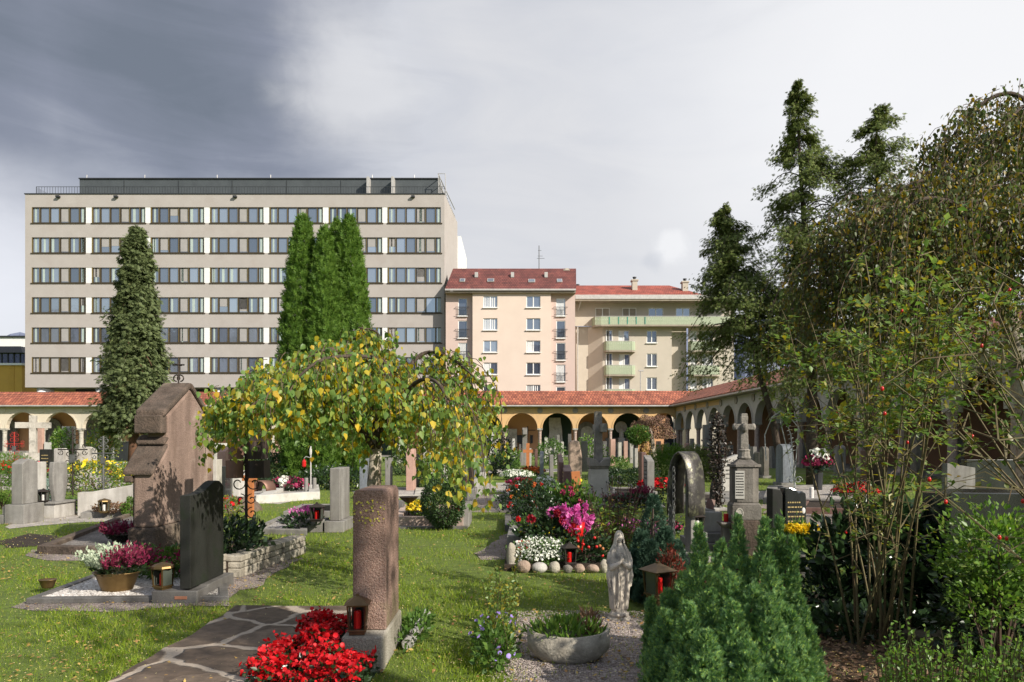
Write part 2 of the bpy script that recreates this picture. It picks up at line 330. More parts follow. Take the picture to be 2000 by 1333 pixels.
def tilem(name, a, b, rowz, colx, bump=.8, swap=False):
    m = bpy.data.materials.new(name); m.use_nodes = True; t = m.node_tree; n = t.nodes; l = t.links; p = n['Principled BSDF']
    p.inputs['Roughness'].default_value = .7
    co = n.new('ShaderNodeTexCoord'); sp = n.new('ShaderNodeSeparateXYZ'); l.new(co.outputs['Object'], sp.inputs[0])
    cb = n.new('ShaderNodeCombineXYZ'); l.new(sp.outputs['X'], cb.inputs[0]); l.new(sp.outputs['Z'], cb.inputs[1])
    br = n.new('ShaderNodeTexBrick'); l.new(cb.outputs[0], br.inputs[0]); br.inputs['Scale'].default_value = 1
    br.inputs['Brick Width'].default_value = colx; br.inputs['Row Height'].default_value = rowz; br.inputs['Mortar Size'].default_value = min(rowz, colx)*.13
    br.inputs['Mortar Smooth'].default_value = .8; br.inputs['Color1'].default_value = (*a, 1); br.inputs['Color2'].default_value = (*b, 1)
    br.inputs['Mortar'].default_value = (*[x*.3 for x in b], 1)
    nz = n.new('ShaderNodeTexNoise'); nz.inputs['Scale'].default_value = .9; nz.inputs['Detail'].default_value = 8; l.new(co.outputs['Object'], nz.inputs[0])
    mx = n.new('ShaderNodeMix'); mx.data_type = 'RGBA'; mx.blend_type = 'MULTIPLY'; mx.inputs[0].default_value = .7
    rp = n.new('ShaderNodeValToRGB'); rp.color_ramp.elements[0].position = .35; rp.color_ramp.elements[0].color = (.5,.5,.5,1); rp.color_ramp.elements[1].position = .65; rp.color_ramp.elements[1].color = (1.1,1.1,1.1,1)
    l.new(nz.outputs[0], rp.inputs[0]); l.new(br.outputs[0], mx.inputs[6]); l.new(rp.outputs[0], mx.inputs[7]); l.new(mx.outputs[2], p.inputs['Base Color'])
    bp = n.new('ShaderNodeBump'); bp.inputs['Strength'].default_value = bump; bp.inputs['Distance'].default_value = .06; bp.invert = True
    l.new(br.outputs['Fac'], bp.inputs['Height']); l.new(bp.outputs[0], p.inputs['Normal']); return m
m_tile = tilem('orange_roof_tiles', (.52,.17,.09), (.3,.085,.05), .23, .3, 1)
m_tile2 = tilem('dark_red_roof_tiles', (.23,.07,.055), (.16,.045,.04), .27, .3)
m_tile3 = tilem('red_roof_tiles', (.42,.1,.065), (.33,.075,.05), .22, .3)
# leaves
l_birch = leafm('birch_leaves', [(.1,.19,.04),(.2,.31,.08),(.07,.14,.03),(.34,.42,.09),(.12,.22,.05),(.72,.5,.04),(.1,.2,.04),(.24,.36,.12),(.08,.15,.03),(.6,.38,.04),(.22,.32,.07),(.42,.45,.08)], .45, .4)
l_birchr = leafm('autumn_birch_leaves', [(.06,.095,.02),(.09,.12,.03),(.12,.09,.03),(.06,.1,.022),(.08,.075,.025),(.06,.1,.025),(.3,.2,.025),(.07,.11,.025)], .35, .45)
l_thuja = leafm('thuja_leaves', [(.05,.11,.015),(.09,.175,.025),(.14,.23,.035),(.06,.12,.018)], .25, .6, .2)
l_cyp = leafm('cypress_leaves', [(.1,.14,.035),(.15,.2,.05),(.2,.25,.07),(.075,.105,.03),(.17,.15,.055)], .2, .6, .2)
l_yew = leafm('conifer_leaves', [(.075,.105,.04),(.11,.145,.055),(.16,.19,.075),(.055,.075,.03)], .15, .6, .25)
l_bluec = leafm('blue_green_cypress_leaves', [(.1,.21,.075),(.17,.32,.1),(.07,.14,.07),(.34,.48,.1),(.13,.26,.09),(.2,.33,.13),(.05,.1,.05)], .25, .6, .25)
l_darkc = leafm('dark_juniper_leaves', [(.05,.1,.06),(.075,.135,.085),(.04,.08,.05)], .15, .6, .2)
l_dark = leafm('dark_glossy_leaves', [(.018,.04,.014),(.03,.06,.02),(.02,.035,.014)], .12, .3, .5)
l_green = leafm('green_leaves', [(.05,.11,.02),(.08,.16,.03),(.11,.19,.035),(.04,.085,.02)], .3, .4)
l_bright = leafm('bright_green_leaves', [(.1,.2,.03),(.14,.25,.04),(.08,.15,.03),(.2,.27,.05)], .35, .4)
l_rose = leafm('rose_leaves', [(.1,.18,.04),(.14,.24,.05),(.22,.3,.08),(.08,.14,.035),(.36,.3,.04),(.12,.2,.05)], .4, .4)
l_box = leafm('box_leaves', [(.03,.06,.02),(.045,.085,.025),(.06,.1,.03)], .15, .4)
l_brown = leafm('dry_brown_leaves', [(.2,.12,.07),(.13,.075,.045),(.26,.16,.09),(.1,.06,.04)], .2, .7)
l_fall = leafm('fallen_leaf_colours', [(.34,.2,.05),(.45,.32,.08),(.2,.11,.045),(.4,.22,.08),(.55,.4,.12),(.15,.085,.04)], .2, .6)
l_grass = leafm('grass_blades', [(.12,.2,.014),(.18,.27,.02),(.26,.34,.03),(.14,.215,.017),(.36,.36,.08)], .35, .55, .25)
f_red = leafm('red_petals', [(.6,.008,.012),(.42,.004,.008),(.7,.02,.03)], .25, .5)
f_pink = leafm('pink_petals', [(.62,.12,.4),(.7,.22,.5),(.5,.07,.32)], .3, .5)
f_mag = leafm('heather_spikes', [(.28,.02,.07),(.4,.04,.12),(.18,.015,.045)], .15, .6)
f_heath = leafm('dark_heather_spikes', [(.17,.014,.045),(.27,.025,.08),(.1,.01,.03),(.22,.05,.07)], .15, .6)
f_white = leafm('white_petals', [(.75,.75,.68),(.62,.64,.55)], .2, .6)
f_whiteh = leafm('white_heather', [(.5,.55,.42),(.35,.42,.28)], .15, .6)
f_yel = leafm('yellow_petals', [(.75,.55,.02),(.85,.68,.04),(.65,.42,.02)], .2, .5)
f_or = leafm('orange_petals', [(.7,.2,.04),(.6,.12,.03)], .2, .5)
f_dred = leafm('dark_red_petals', [(.25,.008,.02),(.35,.012,.03)], .15, .5)
f_viol = leafm('violet_petals', [(.3,.2,.6),(.4,.3,.7)], .2, .5)
# ------------------------------------------------------------------ ground
def ground_mat(name):
    m = bpy.data.materials.new(name); m.use_nodes = True; t = m.node_tree; n = t.nodes; l = t.links; p = n['Principled BSDF']; p.inputs['Roughness'].default_value = .95
    co = n.new('ShaderNodeTexCoord').outputs['Object']
    def nz(s, d=6):
        q = n.new('ShaderNodeTexNoise'); q.inputs['Scale'].default_value = s; q.inputs['Detail'].default_value = d; l.new(co, q.inputs[0]); return q.outputs[0]
    r1 = n.new('ShaderNodeValToRGB'); l.new(nz(9, 8), r1.inputs[0]); e = r1.color_ramp.elements
    e[0].position = .3; e[0].color = (.075,.115,.013,1); e[1].position = .7; e[1].color = (.15,.21,.024,1)
    r2 = n.new('ShaderNodeValToRGB'); l.new(nz(.35, 7), r2.inputs[0]); r2.color_ramp.elements[0].position = .56; r2.color_ramp.elements[0].color = (0,0,0,1); r2.color_ramp.elements[1].position = .68; r2.color_ramp.elements[1].color = (.7,.7,.7,1)
    mx = n.new('ShaderNodeMix'); mx.data_type = 'RGBA'; l.new(r2.outputs[0], mx.inputs[0]); l.new(r1.outputs[0], mx.inputs[6]); mx.inputs[7].default_value = (.16,.15,.06,1)
    l.new(mx.outputs[2], p.inputs['Base Color'])
    bp = n.new('ShaderNodeBump'); bp.inputs['Strength'].default_value = .9; bp.inputs['Distance'].default_value = .05; l.new(nz(60, 3), bp.inputs['Height']); l.new(bp.outputs[0], p.inputs['Normal'])
    return m
gm = MB(); gm.add([(-3000,-3000,0),(3000,-3000,0),(3000,3000,0),(-3000,3000,0)], [(0,1,2,3)])
struct(gm.build('ground', ground_mat('lawn_soil')))
def gravel_mat(name, a, b, c, sc=70, d=.025):
    m = bpy.data.materials.new(name); m.use_nodes = True; t = m.node_tree; n = t.nodes; l = t.links; p = n['Principled BSDF']; p.inputs['Roughness'].default_value = .85
    co = n.new('ShaderNodeTexCoord').outputs['Object']
    v = n.new('ShaderNodeTexVoronoi'); v.inputs['Scale'].default_value = sc; l.new(co, v.inputs[0])
    sp = n.new('ShaderNodeSeparateColor'); l.new(v.outputs['Color'], sp.inputs[0])
    r = n.new('ShaderNodeValToRGB'); l.new(sp.outputs[0], r.inputs[0]); e = r.color_ramp.elements; e[0].color = (*b, 1); e[1].color = (*a, 1); q = e.new(.5); q.color = (*c, 1)
    nz = n.new('ShaderNodeTexNoise'); nz.inputs['Scale'].default_value = 2.5; nz.inputs['Detail'].default_value = 6; l.new(co, nz.inputs[0])
    r2 = n.new('ShaderNodeValToRGB'); l.new(nz.outputs[0], r2.inputs[0]); r2.color_ramp.elements[0].position = .3; r2.color_ramp.elements[0].color = (.55,.55,.52,1); r2.color_ramp.elements[1].position = .65; r2.color_ramp.elements[1].color = (1,1,1,1)
    mx = n.new('ShaderNodeMix'); mx.data_type = 'RGBA'; mx.blend_type = 'MULTIPLY'; mx.inputs[0].default_value = 1; l.new(r.outputs[0], mx.inputs[6]); l.new(r2.outputs[0], mx.inputs[7]); l.new(mx.outputs[2], p.inputs['Base Color'])
    bp = n.new('ShaderNodeBump'); bp.inputs['Strength'].default_value = 1; bp.inputs['Distance'].default_value = d; bp.invert = True; l.new(v.outputs['Distance'], bp.inputs['Height']); l.new(bp.outputs[0], p.inputs['Normal'])
    return m
g_path = gravel_mat('path_gravel', (.56,.47,.43), (.24,.19,.17), (.42,.34,.31), 55, .04)
g_pale = gravel_mat('pale_gravel', (.6,.55,.5), (.4,.36,.32), (.5,.45,.41), 50)
g_white = gravel_mat('white_pebbles', (.78,.75,.7), (.35,.31,.28), (.62,.58,.54), 38, .05)
g_grey = gravel_mat('grey_gravel', (.36,.33,.3), (.18,.16,.145), (.27,.24,.22), 70)
def wob(poly, amp=.1, step=.35, seed=1):
    q = random.Random(seed); o = []
    for i, a in enumerate(poly):
        b = poly[(i+1) % len(poly)]; d = math.dist(a, b); k = max(1, int(d/step))
        for j in range(k):
            t = j/k; o.append((a[0]+(b[0]-a[0])*t+q.uniform(-amp, amp), a[1]+(b[1]-a[1])*t+q.uniform(-amp, amp)))
    return o
SOFT = []
def sheet(name, pts, mt, z=.004, amp=.1, step=.35, seed=1, excl=True, px=True):
    P = [G(*p) for p in pts] if px else pts
    if excl: SOFT.append(P)
    Q = wob(P, amp, step, seed) if amp else P
    b = MB(); b.add([(x, y, z) for x, y in Q], [tuple(range(len(Q)))]); return struct(b.build(name, mt))
sheet('gravel_path', [(1000,1208),(1240,1200),(1300,1333),(1290,1500),(960,1500),(985,1333)], g_path, .008, .07, .25)
sheet('gravel_path', [(925,1085),(985,1045),(1010,1040),(1005,1092),(940,1096)], g_path, .006, .05, .2, 2)
sheet('gravel_path', [(925,968),(1100,960),(1100,1003),(930,1000)], g_path, .006, .2, .6, 3)
sheet('gravel_path', [(930,945),(1060,940),(1080,950),(1060,962),(925,962)], g_pale, .006, .25, .8, 4)
sheet('gravel_path', [(940,918),(1100,916),(1100,922),(940,925)], g_pale, .006, .3, 1, 5)
sheet('gravel_path', [(0,1018),(130,1000),(420,1005),(420,1013),(150,1022),(20,1033)], g_pale, .006, .12, .4, 6)
sheet('gravel_path', [(-200,930),(150,925),(620,965),(560,985),(330,972),(150,960),(-200,955)], g_pale, .005, .2, .8, 7)
sheet('gravel_path', [(48,1087),(72,1074),(262,1080),(330,1088),(240,1098),(90,1096)], g_path, .006, .06, .3, 8)
sheet('gravel_path', [(437,1140),(520,1092),(590,1092),(540,1120),(500,1150),(437,1158)], g_path, .006, .05, .2, 9)
sheet('gravel_path', [(20,1187),(48,1176),(185,1123),(250,1118),(460,1125),(463,1170),(440,1184),(150,1197)], g_path, .005, .08, .3, 10)
sheet('gravel_path', [(1480,985),(1640,1000),(2000,1010),(2000,1050),(1630,1040),(1500,1003)], g_path, .006, .15, .4, 11)
sheet('gravel_path', [(1190,984),(1290,984),(1300,992),(1180,992)], g_pale, .006, .1, .4, 12)
sheet('gravel_path', [(1590,1100),(1700,1075),(1760,1130),(1640,1150)], g_grey, .006, .1, .3, 13)
sheet('gravel_path', [(690,960),(840,955),(860,965),(700,975)], g_pale, .006, .1, .4, 14)
sheet('gravel_path', [(1330,965),(1620,955),(1620,975),(1330,978)], g_pale, .005, .1, .4, 15)
sheet('soil_patch', [(0,1058),(60,1043),(120,1046),(95,1066),(20,1072)], m_soil, .007, .1, .3, 16)
sheet('leaf_litter_soil', [(1580,1333),(1570,1200),(1600,1150),(1900,1160),(2100,1300),(2100,1600),(1560,1600)], mat('leafy_soil', (.11,.07,.045), (.05,.04,.025), 9, .95, .8, 40, stain=(.18,.11,.06), stscale=8), .006, .1, .3, 17)
# ------------------------------------------------------------------ mountains all round (their ridge shows left of the office block)
mv = []; mf = []; n_ = 700
for i in range(n_):
    a = 2*PI*i/n_
    h = 395+45*math.sin(a*5+1)+30*math.sin(a*13)+18*math.sin(a*37+2)+14*math.sin(a*83)+random.uniform(-12, 12)
    for r, z in ((1500, 0), (1900, h*.32), (2250, h*.72), (2450, h), (2900, 0)):
        j = random.uniform(-25, 25); mv.append(((r+j)*math.sin(a), (r+j)*math.cos(a), z*random.uniform(.94, 1.0) if z else -1))
for i in range(n_):
    for k in range(4):
        a, b = i*5+k, ((i+1) % n_)*5+k; mf.append((a, b, b+1, a+1))
mm = MB(); mm.add(mv, mf); struct(mm.build('mountain', mat('haze_tinted_rock', (.17,.19,.27), (.10,.12,.18), .01, .95, stain=(.2,.21,.27), stscale=.006)))  # distance haze is put into the rock colour as a blue-grey tint
# ------------------------------------------------------------------ buildings
def wall_holes(b, x0, x1, z0, z1, holes, y=0, th=.25):
    """facade plane facing -Y with real openings and reveals"""
    xs = sorted({x0, x1, *[h[0] for h in holes], *[h[1] for h in holes]}); zs = sorted({z0, z1, *[h[2] for h in holes], *[h[3] for h in holes]})
    for i in range(len(xs)-1):
        for k in range(len(zs)-1):
            cx, cz = (xs[i]+xs[i+1])/2, (zs[k]+zs[k+1])/2
            if any(h[0] < cx < h[1] and h[2] < cz < h[3] for h in holes): continue
            b.add([(xs[i],y,zs[k]),(xs[i+1],y,zs[k]),(xs[i+1],y,zs[k+1]),(xs[i],y,zs[k+1])], [(0,1,2,3)])
    for a, c, d, e in holes:
        b.add([(a,y,d),(c,y,d),(c,y,e),(a,y,e),(a,y+th,d),(c,y+th,d),(c,y+th,e),(a,y+th,e)], [(0,4,5,1),(1,5,6,2),(2,6,7,3),(3,7,4,0)])
def frame_mb(b, x0, x1, y0, y1, z0, z1, w):
    b.box(x0, x1, y0, y1, z0, z0+w); b.box(x0, x1, y0, y1, z1-w, z1); b.box(x0, x0+w, y0, y1, z0+w, z1-w); b.box(x1-w, x1, y0, y1, z0+w, z1-w)
# --- grey office block, seven storeys
D = 90.0; ox = X_(49, D); bx = lambda p: X_(p, D)-ox; bz = lambda p: Z_(p, D)
T = thing('office_building', 'long grey seven-storey office block with ribbon windows and a dark rooftop storey', 'building', (ox, D, 0))
Wd = bx(868); top = bz(380)
cols = [(62,166),(180,282),(295,397),(411,513),(527,629),(643,745),(758,861)]; rows = [(405,436),(464,494.5),(523,553),(581,611.5),(640,670),(698,728.5)]
m = MB(); holes = [(bx(62), bx(861), bz(b_), bz(a_)) for a_, b_ in rows]
wall_holes(m, 0, Wd, bz(757), top, holes, 0, .45)
m.add([(Wd,0,0),(Wd+.75,11.6,0),(Wd+.75,11.6,top),(Wd,0,top)], [(0,1,2,3)])
m.add([(0,0,bz(757)),(0,22,bz(757)),(0,22,top),(0,0,top)], [(0,1,2,3)])
m.add([(0,0,top),(Wd,0,top),(Wd+.75,11.6,top),(Wd-1,22,top),(0,22,top)], [(0,1,2,3,4)]) if True else m.add([(0,0,top),(Wd,0,top),(Wd+1,22,top),(0,22,top)], [(0,1,2,3)]); m.add([(0,.0,bz(757)),(Wd,0,bz(757)),(Wd,22,bz(757)),(0,22,bz(757))], [(0,1,2,3)])
m.build('wall', m_wallgrey, T)
m = MB(); m.box(Wd-3, Wd+1.25, 11.7, 24, 0, EYE+(HOR-462)/F*(D+11.7)); m.build('stair_wing', m_white, T)
b = MB(); b.box(-.08, Wd+.08, -.08, .3, top, top+.12); b.build('parapet_coping', m_darkf, T)
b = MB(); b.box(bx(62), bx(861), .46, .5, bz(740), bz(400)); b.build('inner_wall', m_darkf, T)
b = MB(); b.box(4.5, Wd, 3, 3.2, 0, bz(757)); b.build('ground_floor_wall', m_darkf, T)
for i in range(8):
    b = MB(); b.lathe([(.95, 0), (.95, bz(757))], 18); b.build('column', m_white, T, smooth=True, loc=(bx(62)+.9+i*bx(116+49)*1.0, 1.3, 0))
w_, h_ = bx(166)-bx(62), bz(405)-bz(436)
fr = MB(); frame_mb(fr, 0, w_, .02, .3, 0, h_, .1); panes = [(172,205),(213,256),(264,307),(316,358),(366,410),(418,441)]; sc = w_/(443-168)
for i in range(5): fr.box((panes[i][1]-168)*sc+.03, (panes[i+1][0]-168)*sc-.03, .06, .3, .1, h_-.1)
fr.box(-.12, w_+.12, -.1, .1, -.13, 0.0)
F0 = fr.build('window', m_bronze)
gd = MB()
for i in range(5):
    for x in ((panes[i][1]-168)*sc+.01,): gd.box(x, x+.025, .03, .055, .1, h_-.1)
gd.box(0, .05, -.02, .015, 0, h_)
G0 = gd.build('brass_trim', m_gold, F0)
ps = []
for i, (a_, c_) in enumerate(panes):
    p = MB(); p.box((a_-168)*sc, (c_-168)*sc, .16, .2, .1, h_-.1); ps.append(p)
pp = MB()
for p in ps: pp.add(p.v, p.f)
P0 = pp.build('panes', m_glass, F0)
m_blind = mat('window_blind', (.36,.34,.33), (.31,.3,.29), 2, .8); m_curt = mat('pale_green_curtain', (.42,.5,.46), (.36,.42,.4), 3, .6)
first = True; rb = random.Random(3)
for r, (a_, c_) in enumerate(rows):
    for q, (l_, r_) in enumerate(cols):
        o = F0 if first else dup(F0); first = False
        o.parent = T; o.location = (bx(l_), .02, bz(c_))
        b = MB(); b2 = MB()
        for i, (pa, pc) in enumerate(panes):
            full = (r == 5 and q == 0)
            k = rb.random()
            if full or k < .07: b2.box((pa-168)*sc+.03, (pc-168)*sc-.03, .135, .155, .12 if full else h_*rb.uniform(.1, .6), h_-.12)
            elif k < .36: x = (pa-168)*sc+rb.uniform(.05, .35); b = MB(); b.box(x, min(x+rb.uniform(.12, .35), (pc-168)*sc-.02), .135, .15, .12, h_-.12); b.build('curtain', m_curt, o)
            if b2.v: b2.build('blind', m_blind, o); b2 = MB()
        if q < 6:
            b = MB(); b.box(bx(r_)+.1, bx(cols[q+1][0])-.1, .03, .3, bz(c_)-.02, bz(a_)+.02); b.build('white_panel', m_white, T)
b = MB(); b.box(bx(132), bx(855), 2.5, 16, top, bz(336)); b.build('rooftop_storey', m_anthr, T)
b = MB()
for p in (221,330,438,547,656): b.box(bx(p), bx(p)+.06, 2.46, 2.499, top, bz(339))
b.box(bx(131), bx(856), 2.35, 2.6, bz(336), bz(336)+.12); b.build('cladding_joint', m_darkf, T)
for p in (712, 761):
    b = MB(); b.box(bx(p), bx(p)+.3, 1.2, 2.48, top, bz(338)); b.build('roof_fin', m_zinc, T)
b = MB()
for i in range(150): x = bx(67)+i*(bx(868)-bx(67))/149; b.box(x-.015, x+.015, .35, .38, top+.1, top+1.05)
for z in (top+.12, top+1.05): b.box(bx(67), bx(868), .34, .39, z, z+.05)
for i in range(9): b.box(bx(67), bx(67)+.03, .4+i*.25, .43+i*.25, top, top+1.05)
b.build('railing', m_darkf, T)
for p in (142,259,405,513,718,803):
    b = MB(); b.tube([(bx(p), 3, bz(338)), (bx(p), 3, bz(338)+.85)], .05, 5); b.build('lightning_rod', m_zinc, T)
b = MB()
for k in range(12):
    t = k/11; y = 1+t*14; b.box(Wd-.9+t*.6, Wd-.82+t*.6, y, y+.08, top, bz(334))
b.tube([(Wd-.9, 1, bz(334)), (Wd+.1, 15, bz(334))], .06, 5); b.tube([(Wd-.9, 1, bz(350)), (Wd+.1, 15, bz(350))], .05, 5)
b.tube([(Wd-.9, 1, bz(334)), (Wd, 1, bz(334)), (Wd+.1, 1, bz(380))], .05, 5); b.build('ladder', m_zinc, T)
for p in (115, 228, 460, 807):
    b = MB(); b.cb((bx(p), -.2, top-.35), (.45, .35, .22)); b.tube([(bx(p), -.2, top-.35), (bx(p), .0, top-.1)], .03, 4); b.build('floodlight', m_darkf, T)
# --- window helper for the two houses
def window(T, x0, x1, z0, z1, y, mull=1, cur=0, fw=.09, blind=False):
    f = MB(); frame_mb(f, x0, x1, y-.02, y+.1, z0, z1, fw)
    for i in range(mull):
        x = x0+(x1-x0)*(i+1)/(mull+1); f.box(x-fw*.7, x+fw*.7, y-.015, y+.1, z0+fw, z1-fw)
    o = f.build('window', m_white, T)
    g = MB()
    for i in range(mull+1):
        a = x0+(x1-x0)*i/(mull+1); c = x0+(x1-x0)*(i+1)/(mull+1); g.box(a+fw*.7, c-fw*.7, y+.05, y+.08, z0+fw, z1-fw)
    g.build('pane', m_glass2, o)
    if cur:
        g = MB()
        for i in range(6):
            a = x0+fw+(x1-x0-2*fw)*(i*.15+.05)*(1 if cur == 1 else .5)+(0 if cur < 3 else (x1-x0)*.4)
            if a < x1-fw-.1: g.box(a, a+.1, y+.03, y+.048, z0+fw, z1-fw)
        g.build('curtain', m_white, o)
    if blind:
        g = MB(); g.box(x0+fw, x1-fw, y+.02, y+.045, z0+(z1-z0)*.15, z1-fw); g.build('blind', m_beiged, o)
    s = MB(); s.box(x0-.08, x1+.08, y-.3, y+.0, z0-.1, z0-.01); s.build('sill', m_white, o)
    return o
# --- pink apartment house
D = 88.0; ox = X_(873, D)
T = thing('apartment_house', 'pale pink apartment house with a dark red tiled roof beside the grey office block', 'building', (ox, D, 0))
zt = bz(572); cw = MB(); xs0, xs1, xa, xb = bx(873), bx(1124), bx(923), bx(1076)
rws = [(578,601),(622,645),(665.5,688.5),(708.5,732),(752,775)]; hc = [(944,971.5),(1028,1055.5)]; hs = [(894,912),(1087,1105)]; rs = [(581,616),(625,659.5),(668.5,703),(711.5,745.5),(755,790)]
holes = [(bx(a), bx(c), bz(d), bz(e)) for a, c in hc for e, d in rws]
wall_holes(cw, xa, xb, 0, zt, holes, 0, .22)
cw.add([(xa,0,0),(xa,1.2,0),(xa,1.2,zt),(xa,0,zt)], [(0,1,2,3)]); cw.add([(xb,0,0),(xb,1.2,0),(xb,1.2,zt),(xb,0,zt)], [(0,1,2,3)])
cw.build('wall', m_pink, T)
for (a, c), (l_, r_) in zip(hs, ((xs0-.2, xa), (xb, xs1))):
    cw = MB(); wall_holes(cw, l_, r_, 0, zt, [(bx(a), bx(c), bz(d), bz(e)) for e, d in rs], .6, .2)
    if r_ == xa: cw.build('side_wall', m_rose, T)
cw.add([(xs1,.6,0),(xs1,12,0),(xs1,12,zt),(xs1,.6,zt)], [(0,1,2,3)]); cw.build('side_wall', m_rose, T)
k = 0
for a, c in hc:
    for e, d in rws:
        window(T, bx(a), bx(c), bz(d), bz(e), .12, 1, [1,1,0,2,3,0,0,2,0,1][k]); k += 1
for a, c in hs:
    for e, d in rs:
        o = window(T, bx(a), bx(c), bz(d), bz(e), .68, 0, 1 if k % 3 == 0 else 0); k += 1
        b = MB(); zb = bz(d)+.05; x0, x1 = bx(a)-.3, bx(c)+.25
        b.box(x0, x1, .38, .42, zb+1.0, zb+1.05); b.box(x0, x1, .38, .42, zb+.08, zb+.12)
        for i in range(11): x = bx(a)+(bx(c)-bx(a))*i/10; b.box(x-.012, x+.012, .39, .41, zb+.1, zb+1.02)
        b.box(x0, x0+.03, .4, .62, zb+1.0, zb+1.04); b.box(x1-.03, x1, .4, .62, zb+1.0, zb+1.04); b.build('railing', m_darkf, T)
b = MB(); ze, zr = bz(566), bz(566)+2.9
yr = 3.6; zr = EYE+(HOR-525)/F*(D+yr)
b.add([(bx(870),-.45,ze),(bx(1124)+.05,-.45,ze),(bx(1116)+.9,yr,zr),(bx(880)-.0,yr,zr),(bx(1116)+.9,8.5,ze),(bx(874),8.5,ze)], [(0,1,2,3),(3,2,4,5)])
b.add([(bx(870),-.45,ze-.25),(bx(1124)+.05,-.45,ze-.25),(bx(1124)+.05,-.45,ze-.01),(bx(870),-.45,ze-.01)], [(0,1,2,3)])
ro = b.build('roof', m_tile2, T)
b = MB(); b.box(bx(870), bx(1124), -.6, -.4, ze-.22, ze-.02); b.build('gutter', m_zinc, T)
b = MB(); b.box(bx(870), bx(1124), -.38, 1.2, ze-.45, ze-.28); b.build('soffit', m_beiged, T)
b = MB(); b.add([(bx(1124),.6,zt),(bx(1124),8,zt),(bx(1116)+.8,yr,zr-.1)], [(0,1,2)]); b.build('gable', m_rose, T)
sl_ = (zr-ze)/(yr+.45)
for p, q in ((902,549),(958,549),(1039,550),(1094,549.5)):
    y = None
    for t in range(200):
        y = -.45+t*.02; z = ze+(y+.45)*sl_
        if z >= EYE+(HOR-q)/F*(D+y): break
    f = MB(); w = .42 if p in (958, 1039) else .33
    M_ = Matrix.Translation((bx(p), y, z)) @ Matrix.Rotation(math.atan(sl_), 4, 'X')
    f.box(-w, w, -.4, .4, .03, .12, M_); o = f.build('skylight', m_zinc, T); f = MB(); f.box(-w+.08, w-.08, -.32, .32, .121, .14, M_); f.build('pane', m_glass2, o)
for p in (929, 1001, 1068):
    y = 1.9; f = MB(); z = ze+(y+.45)*sl_; f.box(bx(p)-.2, bx(p)+.2, y-.2, y+.35, z-.1, z+.55); f.build('roof_vent', m_zinc, T)
b = MB(); b.box(bx(1106), bx(1116), 3.2, 4, zr-1, bz(517)); b.box(bx(1104), bx(1117), 3.1, 4.1, bz(517)+.02, bz(515)); b.box(bx(1108), bx(1115), 3.2, 4, bz(515)+.02, bz(512)); b.build('chimney', m_beige, T)
b = MB(); x = bx(1055); b.tube([(x, 3.6, zr-.3), (x, 3.6, bz(474)+.6)], .05, 5)
for z, w in ((zr+1.6, .45), (zr+2.3, .3), (zr+1.3, .7)): b.tube([(x-w*.4, 3.6, z), (x+w, 3.6, z)], .025, 4)
b.build('antenna', m_darkf, T)
# --- beige apartment house with balconies
D = 95.0; ox = X_(1125, D)
T = thing('apartment_house', 'beige apartment house with pale green balconies behind the arcade', 'building', (ox, D, 0))
zs_ = bz(585); w = MB(); tw = [(1164,1192),(1217,1244.5),(1268,1297.5),(1322,1350)]; mr = [(647,669),(692,715),(738.5,761)]
h1 = [(bx(a), bx(c), bz(623), bz(600)) for a, c in tw]
wall_holes(w, bx(1124), bx(1435), bz(636), zs_, h1, .6, .2)
bal = [(1208,1230),(1376,1396)]
h2 = [(bx(a), bx(c), bz(d+1), bz(e-1)) for a, c in ((1263,1283),) for e, d in mr]
h3 = [(bx(1208), bx(1229), bz(671), bz(646)), (bx(1209), bx(1230), bz(717), bz(692)), (bx(1209), bx(1230), bz(763), bz(739))]
wall_holes(w, bx(1177), bx(1312), 0, bz(636)-.3, h2+h3, 0, .2)
w.add([(bx(1150),1,0),(bx(1177),0,0),(bx(1177),0,bz(636)),(bx(1150),1,bz(636))], [(0,1,2,3)])
w.add([(bx(1124),1,0),(bx(1150),1,0),(bx(1150),1,bz(636)),(bx(1124),1,bz(636))], [(0,1,2,3)])
w.add([(bx(1312),0,0),(bx(1312),1.2,0),(bx(1345),1.2,0),(bx(1345),1.2,bz(636)),(bx(1312),1.2,bz(636)),(bx(1312),0,bz(636))], [(0,1,4,5),(1,2,3,4)])
h4 = [(bx(1373), bx(1394), bz(d+1), bz(e-1)) for e, d in mr]+[(bx(1349), bx(1362), bz(d+1), bz(e-1)) for e, d in mr]
wall_holes(w, bx(1345), bx(1435), 0, bz(636)-.3, h4, .3, .2)
w.add([(bx(1435),.3,0),(bx(1435),10,0),(bx(1435),10,zs_),(bx(1435),.3,zs_)], [(0,1,2,3)])
w.build('wall', m_beige, T)
for i, (a, c) in enumerate(tw): window(T, bx(a), bx(c), bz(623), bz(600), .68, 1, 0, .09, i < 2)
for h in h2+h3: window(T, *h, .1, 1, 2 if h in h3 else 0)
for h in h4: window(T, *h, .4, 1, 1)
for e, d in mr:
    o = window(T, bx(1183), bx(1196), bz(d+2), bz(e-2), -.06, 0, 2)
m_balc = mat('pale_green_balcony_sheet', (.38,.43,.3), (.31,.36,.25), 6, .6); m_balt = mat('teal_panel', (.05,.26,.2), None, 4, .5)
